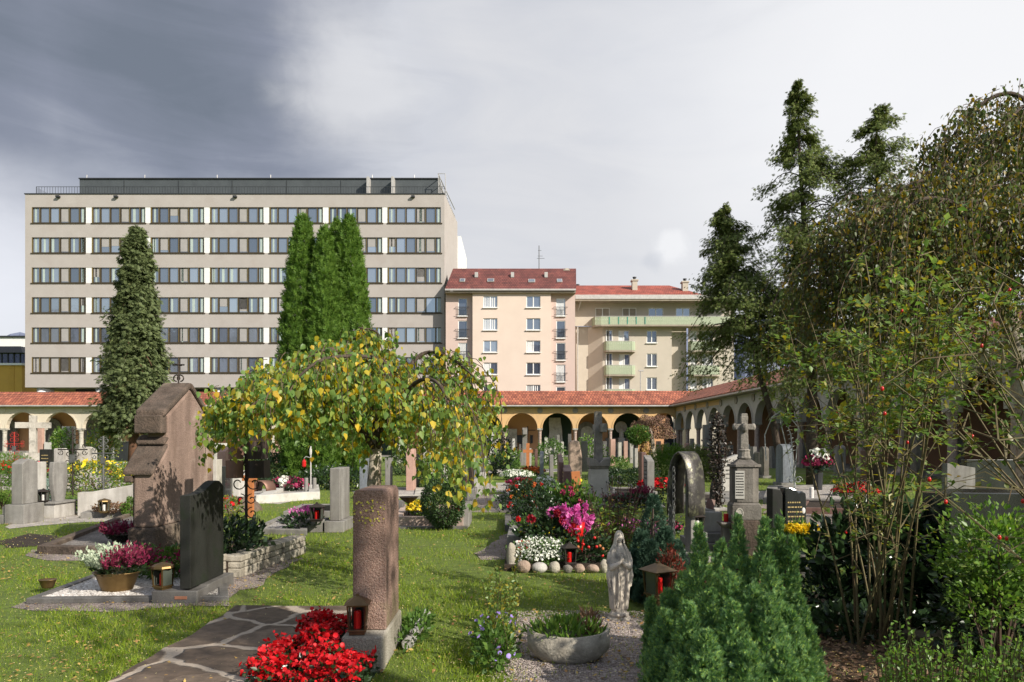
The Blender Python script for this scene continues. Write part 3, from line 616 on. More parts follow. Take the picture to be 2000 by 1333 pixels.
def balcony(x0, x1, z0, z1, y0, y1, cut=.5, back=0):
    pts = [(x0, y1), (x0+cut*.3, y0+cut*.2), (x0+cut, y0), (x1-cut, y0), (x1, y0+cut), (x1, y1)]
    b = MB()
    for (a, c), (d, e) in zip(pts[:-1], pts[1:]):
        ln = math.dist((a, c), (d, e)); k = max(1, int(ln/.28))
        for i in range(k):
            t0, t1 = (i+.04)/k, (i+.96)/k; P = [(a+(d-a)*t, c+(e-c)*t) for t in (t0, t1)]
            b.add([(P[0][0], P[0][1], z0), (P[1][0], P[1][1], z0), (P[1][0], P[1][1], z1), (P[0][0], P[0][1], z1)], [(0,1,2,3)])
    o = b.build('balcony', m_balc, T); sm = o.modifiers.new('solid', 'SOLIDIFY'); sm.thickness = .03
    b = MB(); b.prism([(x0-.05, y1), (x0+cut*.3, y0+cut*.2-.05), (x0+cut, y0-.08), (x1-cut, y0-.08), (x1+.05, y0+cut), (x1+.05, y1)], 'z', z0-.22, z0-.02); b.build('slab', m_beiged, o)
    b = MB()
    for (a, c), (d, e) in zip(pts[:-1], pts[1:]): b.tube([(a, c, z1+.04), (d, e, z1+.04)], .04, 4)
    b.build('handrail', m_zinc, o); return o
balcony(bx(1157), bx(1432), bz(637), bz(621.5), -1.1, .6, 1)
o = MB(); [o.box(bx(p), bx(p)+.12, -1.14, -1.11, bz(636), bz(622)) for p in (1187,1205,1222,1239,1256)]; o.build('teal_strip', m_balt, T)
for p, q in ((686,669),(733,715.5),(780,762)):
    balcony(bx(1180), bx(1239), bz(p), bz(q), -1.0, 0, .5); balcony(bx(1345), bx(1404), bz(p), bz(q), -.8, .3, .5)
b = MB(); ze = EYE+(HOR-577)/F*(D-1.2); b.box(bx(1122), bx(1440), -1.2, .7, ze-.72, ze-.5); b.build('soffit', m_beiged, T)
b = MB(); b.box(bx(1122), bx(1440), -1.3, -1.15, ze-.5, ze+.05); b.build('gutter', m_zinc, T)
b = MB(); zr = EYE+(HOR-558)/F*(D+4); xr0, xr1 = X_(1147,D+4)-ox-3, X_(1307,D+4)-ox
b.add([(bx(1122),-1.15,ze),(bx(1440)-4.5,-1.15,ze),(xr1,4,zr),(xr0,4,zr),(bx(1440)-4.5,9,ze),(bx(1122),9,ze)], [(0,1,2,3),(1,4,2),(3,2,4,5)]); b.build('roof', m_tile3, T)
for p0, p1, q0, y in ((1239,1249,544,1.5),(1337,1348,549,1.0),(1123,1147,549,4.5)):
    b = MB(); b.box(bx(p0), bx(p1), y, y+.9, ze, bz(q0)); b.box(bx(p0)-.12, bx(p1)+.12, y-.1, y+1, bz(q0)+.01, bz(q0)+.2); c_ = b.build('chimney', m_beige, T)
    b = MB(); b.lathe([(.2, bz(q0)+.21), (.2, bz(q0)+.5), (.27, bz(q0)+.51), (.27, bz(q0)+.6)], 8, ((bx(p0)+bx(p1))/2, y+.4)); b.build('chimney_cowl', m_darkf, c_)
b = MB(); b.tube([(bx(1135),-1.25,ze-.4),(bx(1129),.7,ze-1.8),(bx(1129),.9,0)], .09, 6); b.build('downpipe', m_zinc, T)
# street lamp peeping over the arcade
D = 86.0; ox = X_(1251, D)
T = thing('street_lamp', 'thin grey street lamp rising in front of the beige house', 'lamp', (ox, D, 0))
b = MB(); b.tube([(0,0,0),(0,0,bz(726))], .06, 6); b.build('pole', m_zinc, T); b = MB(); b.box(-.25, .35, -.12, .12, bz(726), bz(724)+.05); b.build('lamp_head', m_zinc, T)
# --- yellow house and white block at the far left
D = 105.0; ox = X_(-140, D)
T = thing('yellow_building', 'ochre yellow house with glazed top storey at the far left edge', 'building', (ox, D, 0))
b = MB(); b.box(0, bx(43), 0, 14, 0, bz(714)); b.build('wall', m_yellow, T)
b = MB()
for k in range(9): b.box(bx(16), bx(28), -.06, -.003, bz(765)+k*.42, bz(765)+k*.42+.34)
b.build('quoins', m_yellow, T)
b = MB(); b.box(-.2, bx(46), -.35, 14, bz(714)+.003, bz(710)); b.build('cornice', m_white, T)
b = MB(); b.box(0, bx(42), .3, 13, bz(710)+.003, bz(690)); b.build('glazed_storey', m_glass2, T)
for p in (-120,-90,-60,-30,0,12,24,36): b = MB(); b.box(bx(p), bx(p)+.15, .2, .29, bz(710)+.01, bz(690)); b.build('mullion', m_darkf, T)
b = MB(); b.taper(-.6, bx(50), -.6, 14, bz(690)+.003, bz(676), .86); b.build('roof', m_darkf, T)
D = 125.0; ox = X_(-200, D)
T = thing('white_building', 'plain white flat-roofed block behind the yellow house', 'building', (ox, D, 0))
b = MB(); b.box(0, bx(60), 0, 12, 0, bz(659)); b.build('wall', m_white, T); b = MB(); b.box(-.2, bx(60)+.2, -.3, 12, bz(659)+.003, bz(656.5)); b.build('roof_edge', m_darkf, T)
# ------------------------------------------------------------------ cemetery arcades
def arcade(T, L0, L1, first, pitch, pw, zspring, ztop, zridge, wallm, inner, depth=4.6, colm=m_marbled, tall=None, medal=True, off0=0):
    """T's local x runs along the front, y goes inwards"""
    b = MB(); n = 14; ths = .5; x = first; ncol = []
    rad = (pitch-pw)/2
    def strip(x0, x1):
        b.add([(x0,0,zspring),(x1,0,zspring),(x1,0,ztop),(x0,0,ztop),(x0,ths,zspring),(x1,ths,zspring),(x1,ths,ztop),(x0,ths,ztop)], [(0,1,2,3),(4,7,6,5),(0,4,5,1)])
    k0 = int((L0-first)//pitch)-0; x = first
    nb = int(round((L1-L0)/pitch)); xs = [L0+i*pitch for i in range(nb+1)]
    for i, x in enumerate(xs):
        strip(x-pw/2, x+pw/2)
        if i == nb: break
        cx = x+pitch/2; P = [(cx-rad*math.cos(PI*t/n), zspring+rad*math.sin(PI*t/n)) for t in range(n+1)]
        for (a, c), (d, e) in zip(P[:-1], P[1:]):
            b.add([(a,0,c),(d,0,e),(d,0,ztop),(a,0,ztop),(a,ths,c),(d,ths,e),(d,ths,ztop),(a,ths,ztop)], [(0,1,2,3),(4,7,6,5),(0,4,5,1)])
    for x in xs[:-1]:
        cx = x+pitch/2
        for t in range(n):
            a0, a1 = PI*t/n, PI*(t+1)/n
            q = [(cx-r*math.cos(a), y, zspring+r*math.sin(a)) for a in (a0, a1) for r, y in ((rad-.005, -.04), (rad+.14, -.04), (rad+.14, -.001), (rad-.005, .06))]
            b.add(q, [(0,1,5,4),(1,2,6,5),(0,4,7,3)])
    b.build('arched_wall', wallm, T)
    for x in xs:
        c = MB(); r = pw*.36
        c.lathe([(r*1.35,.0),(r*1.35,.18),(r*1.1,.24),(r,.3),(r*.9,zspring-.55),(r*1.05,zspring-.5),(r*.92,zspring-.42),(r*1.0,zspring-.35),(r*1.35,zspring-.16)], 12, (x, .25))
        o = c.build('column', colm, T, smooth=False)
        c = MB(); c.box(x-pw*.56, x+pw*.56, -.02, .52, zspring-.15, zspring-.003); c.build('capital', m_paleold, o)
    Lr0, Lr1 = L0-pitch*.5*off0, L1
    b = MB(); b.box(Lr0, Lr1, depth, depth+.3, 0, ztop+.3); b.build('back_wall', inner, T)
    b = MB(); b.box(Lr0, Lr1, .02, depth-.01, ztop-.35, ztop-.25); b.build('ceiling', wallm, T)
    b = MB(); b.box(Lr0, Lr1, -.3, depth, 0.0, .12); b.build('floor_step', m_grgr, T)
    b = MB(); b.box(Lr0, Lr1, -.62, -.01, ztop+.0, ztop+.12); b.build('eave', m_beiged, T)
    b = MB(); b.box(Lr0, Lr1, -.78, -.6, ztop+.07, ztop+.2); b.build('gutter', m_zinc, T)
    return xs
def bayroof(T, pts, mt=m_tile):
    b = MB(); b.add(pts, [(0,1,2,3)]); o = b.build('roof', mt, T); s = o.modifiers.new('solid', 'SOLIDIFY'); s.thickness = .12
D = 75.0; zsp, ztp = Z_(837, D), Z_(796, D); zrd = EYE+(HOR-766)/F*(D+2.6)
# ochre part, right of the birch
xr = X_(1331, D); pit = 69.1/F*D; nb = 10; xl = xr-nb*pit
T1 = thing('arcade', 'ochre arcade with round arches and orange tiled roof closing the far side', 'arcade', (xl, D, 0))
xs = arcade(T1, 0, nb*pit, 0, pit, .5, zsp, ztp, zrd, m_ochre, m_inner)
bayroof(T1, [(0,-.7,ztp+.18),(nb*pit-.4,-.7,ztp+.18),(nb*pit+2.9,2.6,zrd),(0,2.6,zrd)])
bayroof(T1, [(0,5.3,ztp+.3),(nb*pit+4,5.3,ztp+.3),(nb*pit+2.9,2.6,zrd),(0,2.6,zrd)])
for x in xs[1:-1]:
    b = MB(); b.lathe([(.001,0),(.3,.0),(.3,.06),(.22,.06),(.22,.03),(.001,.03)], 14)
    o = b.build('medallion', m_beiged, T1, loc=(x, -.001, ztp-.33)); o.rotation_euler = (PI/2, 0, 0)
for i, x in enumerate(xs[:-1]):
    if i in (4, 6, 8, 1): b = MB(); b.box(x+.3, x+pit-.05, 4.52, 4.59, .1, ztp-.4); b.build('green_wall_panel', m_innerg, T1)
# cream part at the left
pit2 = 75/F*D; x2 = X_(231, D)+5*pit2; nb2 = 11; xl2 = x2-nb2*pit2
T2 = thing('arcade', 'cream arcade with wide round arches and orange roof behind the left graves', 'arcade', (xl2, D, 0))
xs2 = arcade(T2, 0, nb2*pit2, 0, pit2, .62, zsp, ztp, zrd, m_cream, m_inner, colm=m_paleold)
bayroof(T2, [(0,-.7,ztp+.18),(nb2*pit2+1.2,-.7,ztp+.18),(nb2*pit2+1.2,2.6,zrd),(0,2.6,zrd)])
for x in xs2[1:-1]:
    b = MB(); b.lathe([(.001,0),(.3,.0),(.3,.06),(.001,.05)], 14); o = b.build('medallion', m_cream, T2, loc=(x, -.001, ztp-.33)); o.rotation_euler = (PI/2, 0, 0)
# right wing, coming towards the camera
Dc = 75.2; xc = 19.5-.0314*Dc; nb3 = 14; pit3 = 3.72
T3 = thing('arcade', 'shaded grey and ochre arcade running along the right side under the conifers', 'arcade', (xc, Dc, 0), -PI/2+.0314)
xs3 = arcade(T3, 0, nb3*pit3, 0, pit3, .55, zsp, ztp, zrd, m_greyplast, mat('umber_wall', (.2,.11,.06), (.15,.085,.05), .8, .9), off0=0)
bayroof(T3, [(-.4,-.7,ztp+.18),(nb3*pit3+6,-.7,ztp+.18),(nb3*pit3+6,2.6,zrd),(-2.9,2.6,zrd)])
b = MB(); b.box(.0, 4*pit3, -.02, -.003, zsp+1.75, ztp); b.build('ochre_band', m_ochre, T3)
for x in xs3[1:]:
    b = MB(); b.lathe([(.001,0),(.3,.0),(.3,.06),(.001,.05)], 12); o = b.build('medallion', m_beiged, T3, loc=(x, -.022, ztp-.33)); o.rotation_euler = (PI/2, 0, 0)
b = MB(); b.tube([(.1,-.2,ztp),(.1,-.12,0)], .07, 6); b.build('downpipe', m_zinc, T3)
b = MB(); b.tube([(10.5*pit3,-.6,ztp),(10.5*pit3,-.12,ztp-.5),(10.5*pit3,-.12,0)], .07, 6); b.build('downpipe', m_zinc, T3)
# wall monuments inside the arcade bays
def wallmon(px, D, w, h, style, mt, label, z0=.12):
    x = X_(px, D); T = thing('wall_monument', label, 'monument', (x, D, z0)); b = MB()
    if style == 'rough':
        P = []; q = random.Random(int(px))
        for i in range(9): t = i/8; P.append((-w/2*(1-.35*t)+q.uniform(-.08,.08), h*t))
        for i in range(9): t = 1-i/8; P.append((w/2*(1-.35*t)+q.uniform(-.08,.08), h*t+.01))
        b.prism(P, 'y', 0, .35); b.build('stone_slab', mt, T, .03)
        b = MB(); b.lathe([(.2,.0),(.24,.5),(.16,.95),(.1,1.1),(.12,1.25),(.03,1.4)], 8, (.15,-.25)); b.build('figure', m_paleold, T)
    if style == 'arch':
        def A(w, h, n=12): return [(-w/2, 0), (w/2, 0)]+[(w/2*math.cos(PI*i/n), h-w/2+w/2*math.sin(PI*i/n)) for i in range(n+1)]
        b.prism(A(w, h), 'y', 0, .3); b.build('surround', m_grgr, T, .02); b = MB(); b.prism(A(w*.7, h*.86), 'y', -.06, -.003); b.build('relief_panel', mt, T)
        b = MB(); b.lathe([(.2,.9),(.22,1.4),(.17,1.9),(.07,2.0),(.11,2.12),(.02,2.3)], 8, (0,-.1), sy=.5); b.build('figure', m_marble, T)
    if style == 'disc':
        b.lathe([(.02,0),(w/2,0),(w/2,.12),(w/2-.1,.14),(.02,.06)], 22); o = b.build('disc', mt, T, loc=(0,.0,h)); o.rotation_euler = (PI/2, 0, 0)
        b = MB(); b.lathe([(.25,1.9),(.22,h-.3),(.1,h-.1),(.14,h+.05),(.02,h+.25)], 8, (0,-.3)); b.box(-.35,.35,-.5,-.05,1.0,1.9); b.build('figure', m_marble, T)
    if style == 'wall': b.box(-w/2, w/2, 0, .3, 0, h); b.build('stone_wall', mt, T, .02); b = MB(); b.box(-w*.35, w*.35, -.06, -.003, h*.3, h*.75); b.build('plaque', m_paleold, T)
    if style == 'plates':
        b.box(-1.45,.0,-.06,0,1.35,2.2); b.box(-.9,-.3,-.06,0,.8,1.3); b.box(.3,.6,-.06,0,1.3,2.2); b.build('plaque', m_darkf, T)
        b = MB(); b.box(-.6,.9,-.08,-.02,2.7,2.78); b.box(.0,.08,-.08,-.02,2.3,3.2); b.build('cross', m_darkf, T)
    return T
wallmon(970, 79.0, 4.5, 2.9, 'wall', m_marble, 'pale stone wall memorial inside the arcade beyond the birch')
wallmon(1030, 79.3, 3, 3, 'plates', m_darkf, 'dark plaques and thin cross on the orange wall of an arcade bay')
wallmon(1085, 78.6, 1.9, 4.1, 'rough', m_marble, 'rough tall pale memorial slab in the green arcade bay')
wallmon(1146, 78.8, 1.9, 3.7, 'arch', m_marble, 'arched grey memorial with white relief in an arcade bay')
wallmon(1213, 78.4, 1.3, 3.05, 'disc', m_marble, 'round fan-shaped memorial with small figure in the dark bay')
wallmon(1213, 79.0, 3.4, 1.9, 'wall', m_grgr, 'low grey stone memorial wall below the round fan')
for px, lb in ((10,'arched relief memorial in the leftmost cream arcade bay'), (98,'arched relief memorial in the cream bay behind the white cross'), (186,'arched relief memorial in the cream bay left of the conifer')):
    wallmon(px, 79.0, 2.5, 4.1, 'arch', m_grdk, lb)
b = MB()
P = [(-.75,0),(.85,0),(.75,1.6),(.45,3.2),(.1,4.3),(-.25,4.5),(-.5,3.4),(-.6,1.5)]
b.prism(P, 'y', -.3, .3); T = thing('bronze_figure_monument', 'tall dark draped bronze figure in the last arcade bay', 'statue', (X_(1308,76.5), 76.5, .1)); b.build('drapery', m_darkf, T, .12)
b = MB(); b.ball((-.1,-.1,4.55), (.2,.22,.28)); b.build('head', m_darkf, T)
# ------------------------------------------------------------------ stones
def prof(style, w, h):
    """outline (u, z), u in 0..w"""
    if style == 'flat': return [(0,0),(w,0),(w,h),(0,h)]
    if style == 'round': return [(0,0),(w,0)]+[(w/2+w/2*math.cos(PI*i/12), h-w*.28+w*.28*math.sin(PI*i/12)) for i in range(13)]
    if style == 'arch': return [(0,0),(w,0)]+[(w/2+w/2*math.cos(PI*i/14), h-w/2+w/2*math.sin(PI*i/14)) for i in range(15)]
    if style == 'peak': return [(0,0),(w,0),(w,h*.86),(w/2,h),(0,h*.86)]
    if style == 'cut': return [(0,0),(w,0),(w,h*.9),(w*.82,h),(w*.18,h),(0,h*.9)]
    if style == 'slant': return [(0,0),(w,0),(w,h*.84),(0,h)]
    if style == 'slantr': return [(0,0),(w,0),(w,h),(0,h*.84)]
    if style == 'wave': return [(0,0),(w,0)]+[(w*(1-i/14), h*(.93+.07*math.sin((1-i/14)*PI*1.25-.5))) for i in range(15)]
    if style == 'step': return [(0,0),(w,0),(w,h*.8),(w*.78,h*.8),(w*.78,h),(w*.22,h),(w*.22,h*.8),(0,h*.8)]
    if style == 'rough':
        q = random.Random(int(w*1000+h*777)); L_ = [(0,0),(w,0)]
        L_ += [(w*(1-.04-.1*i/5)+q.uniform(-.05,.03)*w, h*i/5.2) for i in range(1, 5)]; L_ += [(w*.8,h*.95),(w*.55,h),(w*.3,h*.98)]
        return L_+[(w*(.04+.1*i/5)+q.uniform(-.03,.05)*w, h*i/5.2) for i in (4,3,2,1)]
    if style == 'bulge': return [(w*.5+s_*w/2*(.72+.28*math.cos((t-.75)*4.2)), h*t) for s_, R_ in ((1, 1), (-1, -1)) for t in ([i/10 for i in range(11)] if s_ == 1 else [1-i/10 for i in range(11)])]
def stone(x0, x1, yt, yb, wd, style, mt, label, edge=True, cat='headstone', base=None, bev=.012, text=None, name='headstone', group=None, side=None, rz=0, bx_=.08):
    """near face spans pixels x0..x1, ground at yb, top at yt; edge=True: broad side runs away from us"""
    D = F*EYE/(yb-HOR); X0, X1 = X_(x0, D), X_(x1, D); h = Z_(yt, D); t = X1-X0; cx = (X0+X1)/2
    T = thing(name, label, cat, (cx, D, 0), rz, group); z0 = 0
    if base:
        b = MB(); bt, bh = base; 
        if edge: b.box(-t/2-bx_, t/2+bx_, -bx_, wd+bx_, 0, bh)
        else: b.box(-t/2-bx_, t/2+bx_, -bx_, wd+bx_, 0, bh)
        b.build('plinth', bt, T, .01); z0 = bh+.002
    b = MB()
    if edge: b.prism([(u, z+z0) for u, z in prof(style, wd, h-z0)], 'x', -t/2, t/2)
    else: b.prism([(u-t/2, z+z0) for u, z in prof(style, t, h-z0)], 'y', 0, wd)
    b.build('slab', mt, T, bev)
    if text: inscr(T, text, -t/2, t/2, z0, h, wd, edge, side)
    return T
def inscr(T, mt, x0, x1, z0, h, wd, edge, side=None, rows=5):
    q = random.Random(int(h*1000)); b = MB()
    for r in range(rows):
        z = h-(h-z0)*(.22+.11*r); s_ = (h-z0)*.035
        if edge:
            y = wd*.18; X = (x0-.004 if side == 'l' else x1)
            while y < wd*.8: k = q.uniform(.02, .05)*wd/.6; b.box(X, X+.004, y, y+k, z, z+s_*q.uniform(.5, 1)); y += k+.012
        else:
            x = x0+(x1-x0)*.18
            while x < x0+(x1-x0)*.8: k = q.uniform(.03, .07)*(x1-x0); b.box(x, x+k, -.004, 0, z, z+s_*q.uniform(.5, 1)); x += k+.02*(x1-x0)
    return b.build('inscription', mt, T)
def kerb(pts, w, h, mt, fill, label, fz=None, px=True, cat='grave border', excl=True, group=None, bev=.01):
    P = [Vector(G(*p)) if px else Vector(p) for p in pts]; c = sum(P, Vector((0, 0)))/len(P); n = len(P)
    if excl: EXCL.append([tuple(p) for p in P])
    T = thing('grave_border', label, cat, (c.x, c.y, 0), 0, group); P = [p-c for p in P]
    ar = sum(P[i].x*P[(i+1) % n].y-P[(i+1) % n].x*P[i].y for i in range(n))
    if ar < 0: P = P[::-1]
    In = []
    for i in range(n):
        a, b_, d = P[i-1], P[i], P[(i+1) % n]; e1 = (b_-a).normalized(); e2 = (d-b_).normalized(); n1 = Vector((-e1.y, e1.x)); n2 = Vector((-e2.y, e2.x))
        k = (n1+n2).normalized(); In.append(b_+k*(w/max(.35, k.dot(n1))))
    b = MB(); v = [(p.x, p.y, 0) for p in P]+[(p.x, p.y, h) for p in P]+[(p.x, p.y, h) for p in In]+[(p.x, p.y, 0) for p in In]
    f = []
    for i in range(n): j = (i+1) % n; f += [(i,j,n+j,n+i),(n+i,n+j,2*n+j,2*n+i),(2*n+i,2*n+j,3*n+j,3*n+i),(3*n+i,3*n+j,j,i)]
    b.add(v, f); b.build('kerb', mt, T, bev)
    b = MB(); z = fz if fz is not None else h*.7; b.add([(p.x, p.y, z) for p in In], [tuple(range(n))]); b.build('bed_fill', fill, T)
    return T
# ------------------------------------------------------------------ greenery helpers
def crown_pts(n, r, shell=.55, seed=0, amp=.16, kk=3):
    d = usph(n); q = lump(d, kk, amp, seed)*(shell+(1-shell)*rng.random(n)**.6)
    return d*np.array(r)*q[:, None], d
def bush(pos, r, n, ls, mt, label, cat='shrub', name='shrub', tmpl=LEAF, z0=None, stems=5, group=None, seed=0, up=.4, shell=.5, amp=.16, kk=3, stemm=None, floor=True):
    x, y = pos[:2]; T = thing(name, label, cat, (x, y, pos[2] if len(pos) > 2 else 0), 0, group)
    P, d = crown_pts(n, r, shell, seed, amp, kk); zc = z0 if z0 is not None else r[2]*.92; P[:, 2] += zc
    if floor: k = P[:, 2] > .0; P, d = P[k], d[k]
    dd = d+np.array([0, 0, up])+rng.normal(size=d.shape)*.5
    scatter('foliage', mt, P, dd, ls*rng.uniform(.7, 1.25, len(P)), tmpl, T, nrm=d+[0, 0, .35])
    b = MB()
    for i in range(stems):
        a = random.uniform(0, 6.3); q = random.uniform(.3, .8)
        b.tube([(0, 0, 0), (r[0]*q*.4*math.cos(a), r[1]*q*.4*math.sin(a), zc*.6), (r[0]*q*math.cos(a), r[1]*q*math.sin(a), zc+r[2]*.4)], [.018*r[2]+.006, .012*r[2]+.004, .003], 4)
    b.build('stems', stemm or m_twig, T)
    return T
def flowers(T, n, r, zc, size, mt, name='flowers', c=(0,0), top=True, tmpl=FLOWER, up=1.2, jz=.0):
    d = usph(n); d[:, 2] = np.abs(d[:, 2]) if top else d[:, 2]
    P = d*np.array(r)*rng.uniform(.85, 1.1, n)[:, None]+np.array([c[0], c[1], zc]); P[:, 2] += rng.uniform(-jz, jz, n) if jz else 0
    ax = d*.6+np.array([0, -.3, up*.3]); a2 = np.cross(ax, rng.normal(size=ax.shape))
    return scatter(name, mt, P, a2, size*rng.uniform(.7, 1.2, n), tmpl, T)
def heather(pos, r, h, n, mt, label, lower=l_dark, second=None, name='heather_plant', group=None, ls=None):
    """upright flower spikes over dark leafy base"""
    T = thing(name, label, 'plant', pos, 0, group); ls = ls or h*.8
    def spikes(nm, m_, n, sgn=0):
        a = rng.uniform(0, 2*PI, n); q = np.sqrt(rng.random(n)); P = np.stack([q*r*np.cos(a), q*r*np.sin(a), np.full(n, h*.18)], 1)
        if sgn: P[:, 0] = sgn*np.abs(P[:, 0])
        dr = np.stack([P[:, 0]*1.3/r, P[:, 1]*1.3/r, np.full(n, 1.6)], 1)+rng.normal(size=(n, 3))*.25
        dr /= np.linalg.norm(dr, axis=1, keepdims=True); L0 = ls*rng.uniform(.55, 1.1, n)
        # each spike is a string of small florets
        k = 9; PP = (P[:, None, :]+dr[:, None, :]*(np.linspace(.3, 1, k)[None, :, None]*L0[:, None, None])).reshape(-1, 3); DD = np.repeat(dr, k, 0)+rng.normal(size=(n*k, 3))*.45
        scatter(nm, m_, PP, DD, h*.13, LEAF, T)
    if second: spikes('flower_spikes', mt, n//2, 1); spikes('pale_flower_spikes', second, n//2, -1)
    else: spikes('flower_spikes', mt, n)
    P, d = crown_pts(n*4, (r*.95, r*.95, h*.38), .4); P[:, 2] += h*.2
    scatter('foliage', lower, P[P[:, 2] > 0], (d+[0, 0, .6])[P[:, 2] > 0], h*.14, LEAF, T)
    return T
def limb(b, p0, p1, r0, r1, bend=.08, k=5, n=5):
    p0, p1 = Vector(p0), Vector(p1); o = Vector((random.uniform(-1,1), random.uniform(-1,1), random.uniform(-.3,1)))*(p1-p0).length*bend
    pts = [p0.lerp(p1, i/k)+o*math.sin(PI*i/k) for i in range(k+1)]
    b.tube(pts, [r0+(r1-r0)*i/k for i in range(k+1)], n); return pts
def conifer(px, D, ytop, ybot, rfun, label, mt, n, ls, barkm=m_bark, trunk_r=.2, lean=0, group=None, name='conifer', open_=.0, droop=.35, nb=150, seed=1, tmpl=SPRAY, basepx=None, bare=None, tuft=26, loose=0):
    q = np.random.default_rng(seed); rr = random.Random(seed)
    X = X_(px, D); H = Z_(ytop, D); zb = Z_(ybot, D); x0 = X_(basepx, D)-X if basepx else 0
    T = thing(name, label, 'tree', (X+x0, D, 0), 0, group)
    b = MB(); b.tube([(0,0,-.1)]+[(-x0*(i/8)+rr.uniform(-.08,.08), rr.uniform(-.08,.08), H*i/8) for i in range(1, 8)]+[(-x0, 0, H*.985)], [trunk_r*1.25]+[trunk_r*(1-i/8.5) for i in range(1, 9)], 8)
    b.build('trunk', barkm, T, smooth=True)
    lb = MB(); P = []; DR = []; NR = []
    per = n//nb
    for i in range(nb):
        t = (i+rr.random())/nb; t = t**.9; z = zb+(H-zb)*t; a = rr.uniform(0, 2*PI); Rm = rfun(t, a)*(rr.uniform(.5, 1.22) if loose else rr.uniform(.68, 1.1))
        if Rm < .05: continue
        isbare = bare and bare(t, a)
        rise = .25*(1-t)+.5*t; p0 = Vector((-x0*z/H, 0, z)); p1 = p0+Vector((Rm*math.cos(a), Rm*math.sin(a), Rm*(rr.uniform(-.25, .25)+rise*.5-droop*.5)))
        pts = [p0.lerp(p1, k/6)+Vector((0, 0, math.sin(PI*k/6)*Rm*droop*.45-(k/6)**3*Rm*droop*.3)) for k in range(7)]
        lb.tube(pts, [max(.008, trunk_r*.22*(1-t)*(1-k/7)+.008) for k in range(7)], 4)
        if isbare:
            for k in range(6):
                c = pts[rr.randint(2, 6)]; lb.tube([c, c+Vector((rr.uniform(-.4,.4), rr.uniform(-.4,.4), rr.uniform(-.5,.2)))], .008, 3)
            continue
        m_ = max(3, int(per*(.4+Rm/rfun(.3, 0))))
        # clumps of foliage hanging off the branch
        nc = max(2, int(m_/tuft))
        for c in range(nc):
            s_ = q.uniform(.12, 1.03)**(.7 if loose else 1); j = min(5, int(s_*6)); f_ = min(1, s_*6-j); c0 = np.array(pts[j].lerp(pts[j+1], f_)) if j < 6 else np.array(pts[6])
            side = q.normal(size=3)*([.1, .1, .06] if loose else [.22, .22, .1])*Rm*.55+([0, 0, -.06] if loose else [0, 0, 0]); c0 = c0+side
            k = tuft; st = q.random(k)
            pp = c0+(q.normal(size=(k, 3))*np.array([.17, .17, .055])*min(1.15, .2+Rm*.75)+[0, 0, -.08]*q.random((k, 1))*2 if loose else q.normal(size=(k, 3))*np.array([.16, .16, .2])*min(1.6, max(.45, Rm*.7))); out_ = np.array([math.cos(a), math.sin(a), -droop*1.2])
            P.append(pp); DR.append(out_+q.normal(size=(k, 3))*.55); NR.append(np.tile([math.cos(a), math.sin(a), .55], (k, 1)))
    P = np.concatenate(P); DR = np.concatenate(DR)
    scatter('crown', mt, P, DR, ls*q.uniform(.7, 1.3, len(P)), tmpl, T, nrm=np.concatenate(NR))
    if lb.v: lb.build('limbs', barkm, T)
    return T
def columnar(px, D, ytop, yb, rad, label, mt, n, ls, group=None, name='arborvitae', seed=1, dy=0, shape=None, tmpl=SPRAY2):
    q = np.random.default_rng(seed); X = X_(px, D); H = Z_(ytop, D)
    T = thing(name, label, 'tree', (X, D+dy, 0), 0, group)
    t = q.random(int(n*1.6)); shape = shape or (lambda t: np.where(t < .12, .75+t*2, 1.0)*np.clip((1-t)/.5, 0, 1)**.5)
    keep = q.random(len(t)) < .25+.75*shape(t); t = t[keep][:n]; m = len(t); a = q.uniform(0, 2*PI, m)
    # upward-reaching plumes
    pl = (np.sin(a*7+t*9+seed)+np.sin(a*11-t*23)+np.sin(t*60+a*3))/2.2
    r = rad*shape(t)*(1+.13*pl+.1*q.normal(size=m)*.6)*(.72+.28*q.random(m)**.4)
    z = zb0 = .1+t*(H-.1)
    P = np.stack([r*np.cos(a), r*np.sin(a), z+q.normal(size=m)*.04], 1)
    dr = np.stack([np.cos(a)*.5, np.sin(a)*.5, np.full(m, 1.0)], 1)+q.normal(size=(m, 3))*.4
    scatter('crown', mt, P, dr, ls*q.uniform(.6, 1.3, m), tmpl, T, nrm=np.stack([np.cos(a), np.sin(a), np.full(m, .3)], 1))
    b = MB(); b.tube([(0,0,0),(0,0,H*.9)], [rad*.16, .02], 7); b.build('trunk', m_bark, T)
    return T
# ================================================================== FOREGROUND MONUMENTS
# --- red granite stele (seen edge-on) with its pedestal, lantern, crazy paving and begonias
D = 4.95; T = thing('headstone', 'tall red granite stele with rounded top on a rough pale pedestal in the foreground', 'headstone', (-1.035, 4.95, 0))
b = MB(); b.box(-.145, .145, 0, .83, 0, .25); b.build('pedestal', m_conglo, T, .015)
b = MB(); x0, x1 = -.105, .143; w = x1-x0
b.prism([(x0,.252),(x1-.01,.252),(x1-.01,1.2)]+[(x1-.01-.035+.035*math.cos(PI/2*i/5), 1.2+.055*math.sin(PI/2*i/5)) for i in range(1, 6)]+[(x0+.035-.035*math.sin(PI/2*i/5), 1.2+.055*math.cos(PI/2*i/5)) for i in range(6)], 'y', .18, .76)
o = b.build('stele', m_redgr, T, .009, seg=3)
li = rng.random((56,2)); Pn = np.stack([-.105+.23*li[:,0], np.full(56,.176), .98+.2*li[:,1]**.7], 1)
scatter('lichen', leafm('yellow_lichen', [(.5,.42,.04),(.38,.36,.08),(.6,.5,.1)], 0, .9), Pn, rng.normal(size=(56,3))*[1,.02,1], .0065*rng.uniform(.4,1.9,56), FLOWER, T, up=(0,-1,0))
